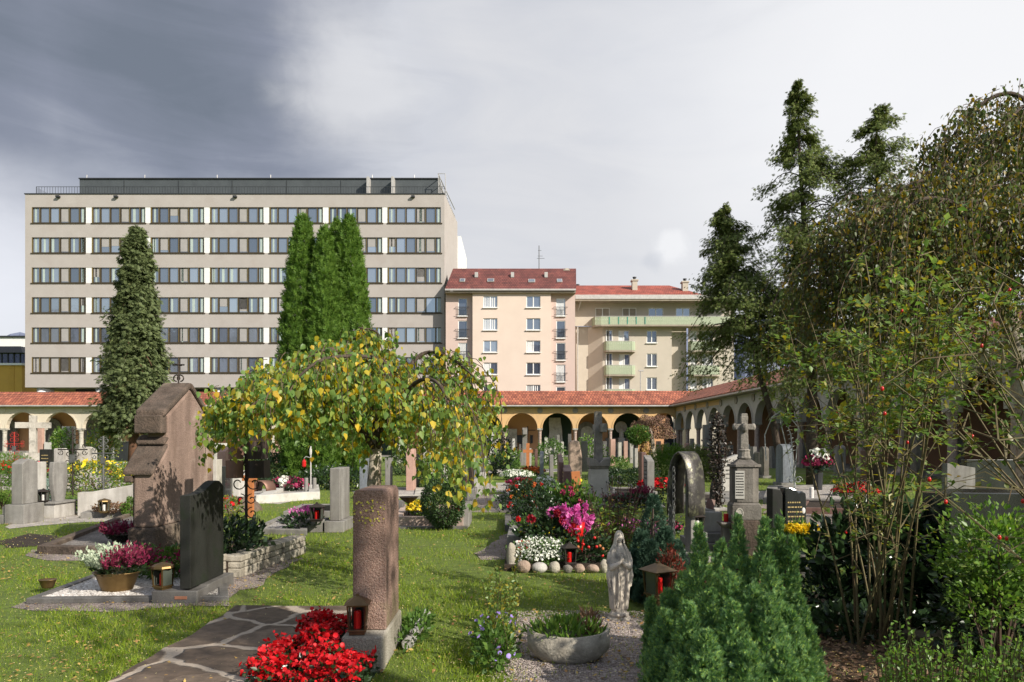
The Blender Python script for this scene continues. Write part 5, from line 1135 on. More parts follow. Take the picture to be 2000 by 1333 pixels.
# big stone cross
m_crossst = mat('mossy_grey_stone', (.38,.35,.31), (.24,.22,.195), 4, .9, .6, 30, fine=.4, fscale=80, stain=(.15,.14,.12), stscale=2.5)
D = 17.4; T = thing('stone_cross', 'tall mossy stone cross seen edge-on on a pale pedestal with carved capital', 'cross', (X_(1171,D), D, 0)); s_ = D/F
b = MB(); b.box(-18*s_,18*s_,0,.5,0,.93*1); b.build('pedestal', m_paleold, T, .02)
b = MB(); b.taper(-17*s_,17*s_,.0,.5,.932,1.0,1.12); b.prism([(-20*s_,1.0),(20*s_,1.0),(21*s_,1.22),(8*s_,1.17),(0,1.08),(-8*s_,1.17),(-21*s_,1.22)], 'y', -.06, .56); b.build('capital', m_crossst, T, .015)
b = MB(); b.taper(-9*s_,8*s_,.14,.36,1.1,2.34,.82); b.build('shaft', m_crossst, T, .012); b = MB(); b.box(1*s_,11*s_,-.35,.13,1.83,2.03); b.box(-6*s_,4*s_,.361,.85,1.83,2.03); b.build('arm', m_crossst, T, .012)
# heather grave to the right of the cross
kerb([(1188,987),(1283,987),(1275,960),(1192,960)], .15, .14, m_grgr, m_soil, 'granite border round purple heather right of the stone cross', .1)
for i, px in enumerate((1200,1216,1232,1250)): heather((X_(px,17), 17+random.uniform(-.2,.2), .12), .17, .26, 90, f_heath, ['crimson heather clump at the left end of the granite grave','second crimson heather clump right of the stone cross','third crimson heather clump before the low shrubs','crimson heather clump at the right end of the granite grave'][i])
heather((X_(1253,17.5), 17.6, .15), .2, .36, 130, f_heath, 'taller magenta heather beside the leaning granite stones')
bush((X_(1238,16.6), 16.7, .05), (.7,.3,.16), 1500, .06, l_dark, 'low dark evergreen carpet in the heather grave', 'plant', 'ground_cover', stems=3)
bush((X_(1220,26), 26), (1.2,.8,.34), 2600, .09, l_dark, 'long low evergreen hedge behind the heather grave', 'hedge', 'low_hedge', seed=4)
# stones: x0,x1,top,base,width,style,material,label
LST = [
 (1092,1101,888,985,.75,'slantr',m_brgr,'brown granite stone directly left of the taller brown slab','flat',None),
 (1101,1118,910,988,.8,'slantr',m_brgr,'polished brown granite slab with engraving left of the orange marker',None,m_goldtxt),
 (1253,1262,884,958,.6,'flat',m_brgr,'slim brown slab in front of the ivy-covered trunk',None,None),
 (1264,1278,890,968,.6,'slantr',m_grgr,'rough grey granite slab with lettering right of the ivy trunk',None,m_darktxt),
 (1240,1246,876,924,.6,'flat',m_grlt,'narrow white slab left of the ivy-covered trunk',None,None),
 (1074,1081,889,952,.6,'flat',m_grgr,'grey slab behind the flower vase in the middle row',None,None),
 (1055,1062,882,935,.6,'round',m_blgr,'dark blue rounded slab in the middle row',None,None),
 (1045,1050,878,925,.6,'flat',m_brgr,'red slab edge between the blue slab and the aisle',None,None),
 (1034,1038,876,912,.6,'flat',m_grlt,'thin pale grey slab beside the orange wooden post',None,None),
 (1064,1070,855,905,.6,'flat',m_marble,'grey pillar stone in front of an arcade column',None,None),
 (1096,1101,863,900,.6,'round',m_paleold,'rounded buff stone before the rough arcade slab',None,None),
 (1083,1088,867,908,.6,'flat',m_marble,'white slab below the rough arcade slab',None,None),
 (1135,1148,862,922,.9,'flat',m_blackgr,'tall black polished slab beside the rough boulder stone',None,None),
 (1193,1202,858,912,.6,'bulge',m_rosemar,'pinkish carved pillar stone right of the stone cross',None,None),
 (1208,1214,864,902,.5,'flat',m_paleold,'cream pillar stone near the green arcade bay',None,None),
 (1219,1226,862,902,.5,'flat',m_rosemar,'second pinkish pillar stone near the green arcade bay',None,None),
 (1148,1154,870,905,.5,'flat',m_grgr,'grey slab half hidden behind the stone cross',None,None),
 (1110,1116,848,900,.5,'flat',m_grdk,'dark slab at the foot of an arcade column',None,None),
 (1120,1125,870,905,.5,'flat',m_grdk,'small dark slab left of the rough boulder stone',None,None),
 (1001,1006,857,905,.5,'flat',m_marble,'white slab before the pale wall memorial',None,None),
 (1283,1291,862,897,.5,'flat',m_rosemar,'pink pillar right of the white weeping trunk',None,None),
 (1300,1308,865,893,.5,'round',m_grgr,'small grey stone at the foot of the bronze figure',None,None),
 (1339,1349,866,897,.5,'round',m_rosemar,'round rose stone above the dwarf pine',None,None),
 (1376,1388,830,905,.6,'flat',m_grgr,'tall grey stele with moulded top before the right arcade',None,None),
 (1350,1356,857,905,.5,'flat',m_grgr,'grey slab edge beyond the dwarf pines',None,None),
 (1404,1414,861,915,.6,'flat',m_blgr,'bluish slab behind the vine-covered iron cross',None,None),
 (1424,1432,870,915,.6,'flat',m_grdk,'dark block behind the white inscribed stone',None,None),
 (1471,1478,873,925,.6,'flat',m_grgr,'grey slab edge right of the tall pedestal monument',None,None),
 (1482,1490,884,930,.6,'flat',m_olds,'brownish slab between the pedestal monument and the trellis',None,None),
 (1492,1502,873,935,.6,'round',m_olds,'tall old round-topped stone left of the metal trellis',None,None),
 (1529,1549,868,950,.7,'round',m_blgr,'dark green-grey slab standing inside the metal trellis',None,None),
 (1014,1018,868,905,.5,'flat',m_grdk,'thin dark slab before the pale wall memorial',None,None),
 (1088,1093,850,895,.5,'flat',m_grgr,'slim grey pillar before the green arcade bay',None,None),
 (1158,1163,858,900,.5,'round',m_grlt,'small pale round stone seen beyond the stone cross arm',None,None),
 (1178,1185,862,905,.5,'flat',m_grdk,'dark slab close to the right of the stone cross shaft',None,None),
 (1231,1237,866,905,.5,'flat',m_grlt,'thin white slab left of the ivy ball',None,None),
 (1053,1058,868,898,.5,'flat',m_paleold,'cream slab tucked behind the dark blue rounded slab',None,None),
 (1129,1134,872,910,.5,'flat',m_brgr,'narrow brown slab between boulder headstone and black slab',None,None),
 (1320,1328,862,892,.5,'peak',m_grlt,'little pale gabled stone left of the dark iron finial',None,None),
 (1360,1368,868,900,.5,'flat',m_grlt,'pale slab over the round dark dwarf pine',None,None),
 (1456,1464,868,912,.5,'flat',m_marble,'pale slab just right of the pedestal cross',None,None),
 (1508,1516,872,915,.5,'flat',m_grgr,'grey slab glimpsed behind the trellis hoop',None,None),
 (1568,1578,866,915,.5,'round',m_grdk,'dark rounded slab right of the trellis',None,None),
]
def far_group(lst):
    for x0, x1, yt, yb, wd, st, mt, lb, bs, tx in lst:
        base = (m_grgr, .12) if (yb > 925 and bs is None) else None
        if bs == 'white': base = (m_grlt, .55)
        if bs == 'grey': base = (m_grgr, .42)
        stone(x0, x1, yt, yb, wd, st, mt, lb, base=base, text=tx, side='l', bev=.01 if yb > 915 else .0, group=SR)
far_group(LST)
# rough boulder
D = 30; T = thing('headstone', 'rough upright pink boulder headstone left of the black slab', 'headstone', (X_(1122,D), D, 0), 0, SR)
b = MB(); b.prism([(-.28,0),(.3,0),(.33,.9),(.22,1.62),(-.1,1.66),(-.24,1.55),(-.22,.8)], 'y', 0, .4); b.build('boulder', m_rock, T, .06)
T = thing('orange_cross', 'orange wooden grave post near the arcade', 'grave marker', (X_(1031,45), 45, 0)); b = MB(); b.box(-.1,.1,-.05,.05,0,1.5); b.build('post', m_wood, T); b = MB(); b.box(-.3,.3,-.06,-.051,.9,1.1); b.build('crosspiece', m_wood, T)
# white stone cross & capital pillar near pale wall memorial
def cross(px, D, yt, w, th, label, mt, z0=0, ped=None, edge=False, armz=.72, group='grave crosses', wp=None, rz=0):
    H = Z_(yt, D); T = thing('stone_cross', label, 'cross', (X_(px,D), D, 0), rz, group); b = MB(); zb = 0
    if ped: b.taper(-ped[0]/2, ped[0]/2, -.2, .2, 0, ped[1], .8); b.build('pedestal', mt, T, .01); zb = ped[1]+.002; b = MB()
    b.box(-th/2, th/2, -th/2, th/2, zb, H); b.build('shaft', mt, T, .008); b = MB()
    z = zb+(H-zb)*armz
    if edge: b.box(-th*.45, th*.45, -w/2, w/2, z, z+th)
    else: b.box(-w/2, -th/2-.002, -th*.45, th*.45, z, z+th); b.box(th/2+.002, w/2, -th*.45, th*.45, z, z+th)
    b.build('arm', mt, T, .008); return T
cross(1025, 48, 836, 1.2, .32, 'grey block-shaped stone cross before the plaque wall', m_grgr, ped=(.7,.9), edge=True)
cross(961, 52, 845, .9, .26, 'white stone cross beside the pale wall memorial', m_marble, ped=(.6,.8))
cross(969, 55, 853, .7, .25, 'pale pillar cross right of the white cross', m_paleold, ped=(.5,.8))
cross(65, 32, 812, 1.35, .26, 'large pale stone cross on a moulded pedestal at the far left', m_paleold, ped=(.85,1.1), armz=.66, rz=.3)
# weeping tree with dome crown
D = 38; T = thing('weeping_tree', 'small weeping tree with brown dome crown and white trunk before the arcade', 'tree', (X_(1276,D), D, 0))
b = MB(); b.tube([(.12,0,0),(.0,0,.9),(-.1,0,1.7),(-.2,0,2.3)], [.22,.17,.15,.1], 8); b.build('trunk', m_birchb, T, smooth=True)
P, d_ = crown_pts(8000, (1.0,1.0,.85), .7, 2); k = P[:,2] > -.35; P, d_ = P[k], d_[k]; P += [-.25,0,2.15]; scatter('crown', leafm('reddish_twigs', [(.2,.1,.07),(.13,.07,.05),(.3,.18,.12),(.16,.13,.06)], .1, .7), P, d_*[1,1,.1]+[0,0,-.9]+rng.normal(size=P.shape)*.25, .13, LONG, T)
T = bush((X_(1246,37), 37, 0), (.55,.5,.5), 2400, .1, l_green, 'ball of green ivy on a pole left of the weeping tree', 'ivy', 'ivy_ball', z0=1.85)
b = MB(); b.tube([(0.2,.1,0),(.25,.1,1.8)], .15, 7); b.build('pole', m_barkr, T); P = rng.normal(size=(700,3))*[.18,.15,.55]+[.3,0,1.0]; scatter('dry_ivy', l_fall, P, rng.normal(size=(700,3)), .1, LEAF, T)
bush((X_(1318,30), 30), (1.05,.8,.75), 5200, .13, l_thuja, 'bright green dwarf pine left of the bronze arch', 'shrub', 'dwarf_pine', SPRAY2, seed=3)
bush((X_(1368,29), 29), (.85,.8,.62), 4200, .13, l_cyp, 'round dark dwarf pine behind the bronze arch', 'shrub', 'dwarf_pine', SPRAY2, seed=6, z0=.72)
bush((X_(1205,36), 36), (.6,.6,.45), 900, .1, l_green, 'rose shrub with red blooms near the pinkish pillars', 'shrub', seed=4)
for i, (px, D, r, lb) in enumerate(((1152,40,(.9,.6,.9),'yellow-green shrub behind the stone cross'),(1075,48,(1.0,.7,.9),'green shrub between the arcade stones'),(1000,52,(1.6,.8,.5),'yellow-green low bushes before the plaque bay'),(962,34,(.9,.9,1.0),'dark green bush left of the aisle'),(985,42,(.8,.6,.4),'pinkish low planting beside the aisle'))):
    bush((X_(px,D), D), r, 1600, .13, l_bright if i in (0,2) else l_dark if i == 3 else l_green, lb, 'shrub', seed=20+i)
# small planted pots and beds along the aisle
EXTRA = [(1028,22,.5,.4,l_green,f_red,'mixed red and pink grave flowers in a low round pot by the aisle'),(1010,30,.7,.35,l_green,f_white,'white flowered grave planting further up the aisle'),(1040,34,.6,.35,l_dark,f_or,'orange flowered grave bed near the red slab'),
 (1017,26,.5,.25,l_dark,f_mag,'low purple planting on the middle row'),(1064,21,.35,.5,l_bright,f_white,'vase of pale green flowers before the grey slab'),(1110,24,.4,.45,l_bright,f_yel,'yellowish shrub at the foot of the boulder headstone'),(1103,16.5,.2,.42,l_bright,f_yel,'yellow lilies in front of the brown granite slab'),
 (1225,11.5,.55,.3,l_brown,f_pink,'pinkish succulents on the grave behind the statue'),(1290,12.5,.35,.2,l_dark,f_mag,'dark red ground plants left of the bronze arch'),(1290,22,.7,.42,l_dark,f_red,'scarlet begonia cushion behind the grey granite slab'),(1672,20,.6,.4,l_dark,f_red,'cyclamen with red blooms on the grave under the rose bush')]
for px, D, r, h, ml, mf_, lb in EXTRA:
    T = bush((X_(px,D), D), (r,r*.8,h*.6), int(500+900*r), .06+.001*D, ml, lb, 'flowers', 'flower_planting', seed=int(px), z0=h*.5); flowers(T, int(140+200*r), (r,r*.8,h*.62), h*.5, .03+.0015*D, mf_)
planter(1028, 21.6, .38, .3, m_terra, 'low brown bowl holding mixed flowers by the aisle')
# bronze arch sculpture with chain
D = 9.6; T = thing('bronze_arch_monument', 'lichen-covered bronze lancet arch monument with a chain hanging on a pole', 'monument', (X_(1340,D), D, 0), -.8)
P = [(x*.85, z) for x, z in ((-.2,.62),(-.2,.8),(-.195,1.0),(-.17,1.2),(-.13,1.34),(-.07,1.43),(0,1.47),(.07,1.43),(.13,1.34),(.17,1.2),(.195,1.0),(.2,.8),(.2,.62))]
v = []; 
for x, z in P: v += [(x,-.2,z),(x,.2,z)]
b = MB(); b.add(v, [(2*i,2*i+1,2*i+3,2*i+2) for i in range(12)]); o = b.build('arch_sheet', m_bronz2, T, smooth=True); sd = o.modifiers.new('s','SOLIDIFY'); sd.thickness = .02
b = MB(); b.tube([(-.06,-.24,0),(-.055,-.24,.75)], .022, 7)
b.build('pole', m_ironl, T)
b = MB()
for k in range(22):
    z = .06+k*.056; a = PI/2*(k % 2); pts = [(-.03+.02*math.cos(t)*math.cos(a), -.25+.02*math.cos(t)*math.sin(a), z+.036*math.sin(t)) for t in [i*PI/4 for i in range(9)]]; b.tube(pts, .0065, 4)
    pts = [(-.09+.02*math.cos(t)*math.cos(a+1), -.25+.02*math.cos(t)*math.sin(a+1), z*.6+.036*math.sin(t)) for t in [i*PI/4 for i in range(9)]]; b.tube(pts, .0065, 4)
b.build('chain', m_ironl, T)
b = MB(); b.box(-.3,.3,-.2,.3,0,.12); b.box(-.05,.05,.05,.15,.12,1.4); b.build('base', m_grgr, T, .01)
lantern(1361, 0, .26, .15, m_iron, 'dark tapered iron lantern right of the bronze arch', z=.36, D=9.9, roof='hip', candle=m_whpl, rz=.3)
b = MB(); b.box(-.12,.12,-.1,.1,0,.355); tag(b.build('lantern_block', m_grgr, None, .01, loc=(X_(1361,9.9), 9.9, 0)), 'small granite block carrying the tapered lantern', 'stone block')
# vine-grown iron cross on stepped granite
D = 10.6; T = thing('grave_plinth', 'stepped granite plinth with a small tilted plaque below the vine cross', 'plinth', (X_(1392,D), D, 0))
b = MB(); b.box(-.16,.14,.0,.5,.26,.56); b.box(-.15,.3,.1,.6,.56,.6); b.build('block', m_grlt, T, .012); b = MB(); b.box(-.26,.32,-.1,.7,.12,.258); b.box(-.3,.36,-.2,.8,0,.118); b.build('steps', m_grgr, T, .012)
b = MB(); b.box(-.06,.06,-.01,.01,.0,.15,Matrix.Translation((-.02,.1,.6)) @ Matrix.Rotation(.3,4,'Y') @ Matrix.Rotation(-.3,4,'X')); b.build('plaque', m_brgr, T)
T = thing('iron_cross', 'very tall wrought-iron cross wrapped in dark vine leaves', 'cross', (X_(1402,10.9), 10.9, .6))
H = Z_(808,10.9)-.6; b = MB(); b.tube([(0,0,0),(.02,0,H*.5),(0,0,H)], .02, 5); b.tube([(-.22,0,H*.62),(.22,0,H*.62)], .015, 5)
for z in (.12,.3,.5,.7,.9,1.1,1.25):
    for s_ in (-1,1): scroll(b, (s_*.07,0,z*H/1.45), .075, PI/2, 1.1, .008, sx=s_)
b.build('ironwork', m_iron, T)
z = rng.random(1500)**.9; w_ = np.where(z < .15, .05, .055+.085*np.exp(-((z-.58)/.22)**2)); P = np.stack([rng.normal(size=1500)*w_*.62, rng.normal(size=1500)*w_*.55, z*H], 1)
scatter('vine_leaves', leafm('dark_vine', [(.03,.022,.02),(.06,.035,.025),(.02,.022,.015),(.1,.09,.07)], .1, .45, .5), P, rng.normal(size=(1500,3)), .05, LEAF, T)
# red candle on little column
D = 10.2; T = thing('stone_column', 'short square stone column with projecting top by the pedestal monument', 'column', (X_(1420,D), D, 0)); b = MB(); b.taper(-.09,.09,-.09,.09,0,.38,.75); b.build('shaft', m_olds, T, .01); b = MB(); b.taper(-.07,.07,-.07,.07,.381,.43,1.5); b.box(-.115,.115,-.115,.115,.431,.46); b.build('top', m_olds, T, .008)
b = MB(); b.lathe([(.032,0),(.034,.01),(.034,.11),(.03,.115)], 12); tag(b.build('grave_candle', m_redpl, None, loc=(X_(1418,D), D, .461)), 'red grave candle standing on the short stone column', 'candle')
# pedestal monument with cross
D = 10.0; T = thing('pedestal_monument', 'dark stone pedestal monument with inscribed panel and a cross on top', 'monument', (X_(1459,D), D, 0), -.12)
b = MB(); b.box(-.21,.21,0,.42,0,.5); b.build('foot', m_pinkdark, T, .015); b = MB(); b.box(-.2,.2,.01,.41,.502,.7); b.taper(-.2,.2,.01,.41,.702,.745,.86); b.build('base', m_olds, T, .01)
b = MB(); b.prism([(-.13,.03),(.09,.03),(.18,.1),(.18,.35),(.09,.4),(-.13,.4),(-.18,.34),(-.18,.1)], 'z', .747, 1.24); b.build('body', m_olds, T, .008)
b = MB(); b.prism([(-.15,.01),(.11,.01),(.21,.08),(.21,.37),(.11,.42),(-.15,.42),(-.21,.36),(-.21,.08)], 'z', 1.242, 1.28); b.taper(-.17,.17,.06,.37,1.281,1.35,.5); b.build('cap', m_olds, T, .006)
b = MB(); b.box(-.155,-.03,.018,.0295,.8,1.19); b.build('panel', m_palepl, T)
b = MB(); q = random.Random(2)
for r in range(9):
    x = -.145
    while x < -.045: k = q.uniform(.008,.022); b.box(x, min(x+k,-.04), .0145, .0178, 1.15-r*.038, 1.163-r*.038); x += k+.006
b.build('inscription', m_darktxt, T)
b = MB(); b.lathe([(.0,0),(.055,.0),(.055,.008),(.042,.008),(.042,.002),(.0,.002)], 14, sy=1.35); o = b.build('wreath_medallion', m_paleold, T, loc=(-.1,.005,.6)); o.rotation_euler = (PI/2,0,0)
b = MB(); b.lathe([(.09,1.351),(.1,1.37),(.085,1.4),(.08,1.46),(.09,1.48),(.06,1.5)], 12, (0,.21)); b.taper(-.055,.055,.16,.26,1.5,2.0,.75)
b.box(-.12,.12,.17,.25,1.77,1.85); [b.ball((x_,.21,1.81), (.035,.04,.05), 8, 6) for x_ in (-.13,.13)]; b.ball((0,.15,1.8), (.05,.05,.07), 8, 6); b.taper(-.045,.045,.17,.25,1.86,1.96,1.1); b.build('cross', m_crossst, T, .008)
# black polished headstone with gold letters
D = 8.4; T = thing('headstone', 'black polished headstone with curved shoulder, gold lettering and an oval photograph', 'headstone', (X_(1556,D), D, 0), .1)
b = MB(); b.box(-.1,.16,-.05,.6,0,.12); b.build('plinth', m_blackgr, T, .006)
b = MB(); b.prism([(-.14,.125),(.12,.125),(.12,.95),(.11,1.0),(.07,1.02),(.03,1.0),(-.01,1.04),(-.08,1.06),(-.14,1.06)], 'y', .0, .14); b.build('slab', m_blackgr, T, .01)
b = MB(); b.prism([(0,.125),(.13,.125),(.13,.98),(.1,1.04),(.0,1.05)], 'y', -.05, .1); o = b.build('side_stone', m_blackwx, T, .01, loc=(-.3,.05,0))
b = MB(); q = random.Random(4)
for r in range(6):
    x = -.11
    while x < .05+.03*(r > 2): k = q.uniform(.012,.035); b.box(x, x+k, -.004, -.0005, .88-r*.055, .895-r*.055); x += k+.01
b.build('inscription', m_goldtxt, T); b = MB(); b.ball((.085,-.0,.79), (.022,.006,.036), 14, 8); b.build('oval_photo', m_whpl, T, smooth=True)
D = 7.9; T = thing('flower_vase', 'slim grey vase of yellow chrysanthemums in front of the black headstone', 'flowers', (X_(1561,D), D, 0))
b = MB(); b.lathe([(.05,0),(.055,.0),(.065,.38),(.07,.4),(.05,.4)], 12); b.build('vase', m_grdk, T, smooth=True)
P = rng.normal(size=(500,3))*[.07,.05,.09]+[0,0,.5]; scatter('stems', l_green, P, P*[1,1,0]+[0,0,.5], .08, LONG, T)
for i in range(32): d_ = usph(60); c_ = np.array([random.uniform(-.16,.16), random.uniform(-.1,.08), 0]); c_[2] = .66-.8*(c_[0]**2)+random.uniform(-.03,.02); scatter('bloom', f_yel, d_*.012+c_, d_, .036, LEAF, T)
# white inscribed stone
stone(1412,1441,888,968,.3,'slantr',m_palepl,'cream white headstone with dark inscription behind the vine cross',edge=False,text=m_darktxt,base=(m_grgr,.12),group=SR)
kerb([(1330,988),(1425,988),(1430,968),(1340,968)], .3, .1, m_grgr, m_soil, 'low kerb of the grave under the cream white headstone', .05)
stone(1386,1411,936,990,.12,'rough',m_blackwx,'dark heart-shaped slate standing before the vine cross',edge=False,group=SR)
# trellis
D = 14.5; T = thing('garden_trellis', 'pale metal obelisk trellis with rungs and scrolled foot', 'trellis', (X_(1552,D), D, 0)); b = MB(); H = Z_(802,D)
def tp(x, y): return (X_(x,D)-X_(1552,D), y, 0)
for pts in ([(1550,953),(1540,880),(1528,825),(1524,803)],[(1550,953),(1549,900),(1546,850),(1535,812),(1524,803)],[(1554,953),(1560,880),(1556,835),(1542,812),(1524,803)],[(1495,900),(1497,850),(1508,815),(1524,803)]):
    b.tube([(X_(x,D)-X_(1552,D), .1*math.sin(x), Z_(y,D)) for x, y in pts], .011, 4)
for k in range(9): y = 815+k*8; b.tube([(X_(1532+k*1.6,D)-X_(1552,D), 0, Z_(y+3,D)),(X_(1545+k*1.7,D)-X_(1552,D), .1, Z_(y,D))], .007, 4)
for s_ in (-1,1): scroll(b, (s_*.08,0,Z_(938,D)), .08, 0, 1.2, .01, sx=s_); 
b.tube([(0,0,0),(0,0,Z_(950,D))], .012, 4); b.build('frame', mat('pale_metal',(.45,.46,.43),None,4,.5), T)
# low graves on the right
kerb([(1490,985),(1700,990),(1690,955),(1500,958)], .3, .16, m_grgr, g_pale, 'wide grey granite border with white candle right of the trellis', .1)
kerb([(1560,1004),(1800,1010),(1790,988),(1572,986)], .12, .14, m_brgr, m_soil, 'reddish granite border with cyclamen under the rose bush', .12)
b = MB(); b.lathe([(.05,0),(.055,.01),(.055,.3),(.045,.32)], 12); tag(b.build('grave_candle', m_whpl, None, loc=(X_(1585,18.6),18.6,.1)), 'tall white grave candle on the wide grey border', 'candle')
T = bush((X_(1592,22.5), 22.3, .8), (.42,.3,.3), 300, .14, l_dark, 'bouquet of white and magenta flowers in a dark vase', 'flowers', 'bouquet', z0=.1, floor=False); flowers(T, 160, (.4,.3,.3), .12, .13, f_mag); flowers(T, 60, (.25,.3,.3), .22, .15, f_white, 'white_flowers'); b = MB(); b.lathe([(.12,-.8),(.16,-.1),(.1,0)], 10); b.build('vase', m_darkf, T)
RST = [(1618,1632,855,905,.6,'flat',m_olds,'old carved pillar under the conifer crown',None,None),(1640,1652,870,935,.6,'round',m_grgr,'grey rounded slab beside the leaning trunk',None,None),(1693,1712,880,945,.5,'flat',m_brgr,'red brown slab glimpsed through the rose stems',None,None),
 (1790,1808,846,935,.5,'arch',m_olds,'round-topped grey stone with a pillar behind the rose twigs',None,None),(1866,1884,851,930,.6,'step',m_grgr,'stepped grey stone in the shade at the right',None,None)]
far_group(RST)
stone(1850,1905,905,962,.3,'slant',m_grgr,'speckled grey granite stone with sloping top above the black block',edge=False,group=SR)
stone(1888,1985,898,960,.3,'flat',m_blackgr,'wide black headstone with flat top at the right edge',edge=False,group=SR)
D = 5.9; T = thing('black_block_tomb', 'large black granite block tomb half hidden by the bright shrub', 'tomb', (X_(1855,D), D, 0), -.15); b = MB(); b.box(0,1.3,0,.55,.58,1.18); b.build('upper_block', m_blackgr, T, .008); b = MB(); b.box(0,1.3,.01,.54,0,.575); b.build('lower_block', m_blackgr, T, .008)
T = thing('block_wall', 'black stone block wall running towards the lower right corner', 'wall', (X_(1862,5.6), 5.6, 0), -.92); b = MB()
for r in range(4):
    for k in range(7): x = k*.36-(.18 if r % 2 else 0); b.box(max(0,x)+.004, min(2.3,x+.356), 0, .2, r*.15+.004, r*.15+.146)
b.build('blocks', mat('black_stone_block', (.022,.021,.02), (.013,.013,.013), 5, .5), T, .004); b = MB(); b.box(0,2.29,.008,.19,0,.59); b.build('joints', mat('joint_mortar', (.14,.13,.12), None, 5, .9), T)
b = MB(); b.prism([(0,0),(1.0,-.1),(1.35,-.75),(.3,-.75)], 'z', 0, .1); tag(b.build('flat_stone_slab', mat('mossy_slab', (.10,.085,.055), (.065,.058,.04), 5, .9, .4, 40), None, .02, loc=(X_(1700,5.95),5.95,0)), 'flat mossy stone slab lying at the foot of the block wall', 'stone slab')
# ================================================================== LEFT AND CENTRE ROWS
kerb([(490,1044),(600,1047),(600,1018),(545,1018)], .12, .1, m_grgr, g_white, 'grey border with white pebbles left of the tall grey stone', .06)
kerb([(553,1012),(660,1012),(655,996),(590,996)], .12, .14, m_grgr, m_soil, 'higher grey border planted with pale heather', .12)
T = stone(644,664,915,1040,.75,'flat',m_grgr,'tall plain grey headstone behind the red granite stele',base=(m_grgr,.2)); b = MB(); b.box(-.62,-.2,-.05,.4,0,.22); b.build('side_block', m_grgr, T, .01)
lantern(619, 0, .32, .2, m_iron, 'dark lantern with red candle on the block beside the tall grey stone', z=.221, D=12.4, roof='hip', rz=0)
heather((X_(600,13.4), 13.4, .1), .2, .3, 120, f_pink, 'pale pink heather left of the dark lantern')
bush((X_(585,12.6), 12.75, .03), (.35,.25,.14), 500, .08, l_dark, 'dark leaves trailing over the white pebbles', 'plant', 'ground_cover', stems=2)
stone(593,655,988,1010,.15,'flat',m_blackwx,'low dark slab behind the pale heather',edge=False,name='low_headstone')
# grave with pink marble kerb
kerb([(770,1030),(905,1032),(895,1004),(785,1004)], .14, .2, m_pinkmar, m_soil, 'pink marble border with yellow flowers beside the round bush', .14)
b = MB(); x, y = G(770,1034); x1, y1 = G(912,1036); b.box(x, x1, y-.02, y+.12, 0, .05); tag(b.build('kerb_footing', m_grdk, None, .005), 'dark footing strip below the pink marble border', 'kerb')
T = stone(897,908,900,1030,.8,'slantr',m_blackgr,'black polished slab on a tall grey pedestal right of the round bush',base=(m_grgr,.42))
b = MB(); b.lathe([(.05,.0),(.045,.28),(.04,.3)], 10); tag(b.build('grave_candle', m_redpl, None, loc=(X_(899,13.3)-.07,13.3,.25)), 'dark red grave lamp at the foot of the black slab', 'candle')
bush((X_(866,13.0), 13.0), (.4,.38,.43), 6000, .045, l_box, 'round clipped dark box bush in front of the black slab', 'shrub', 'box_bush', seed=5, z0=.47, shell=.75, amp=.07)
T = bush((X_(822,14.2), 14.2, .12), (.26,.3,.15), 400, .05, l_green, 'yellow flower cushion in the pink marble border', 'flowers', 'yellow_flower_plant'); flowers(T, 500, (.28,.3,.17), .14, .035, f_yel)
D = 14.1; T = thing('flower_bowl_stand', 'black metal stand with shallow bowl on the pink marble grave', 'stand', (X_(798,D), D, .1)); b = MB(); b.tube([(0,0,0),(0,0,.3)], .016, 6); b.build('stem', m_iron, T); b = MB(); b.lathe([(.02,.28),(.1,.33),(.18,.4),(.2,.42),(.17,.41)], 14); b.build('bowl', m_iron, T)
stone(776,787,978,1010,.3,'arch',m_grdk,'small dark curved sculpture at the left of the pink marble grave',name='grave_sculpture',cat='sculpture')
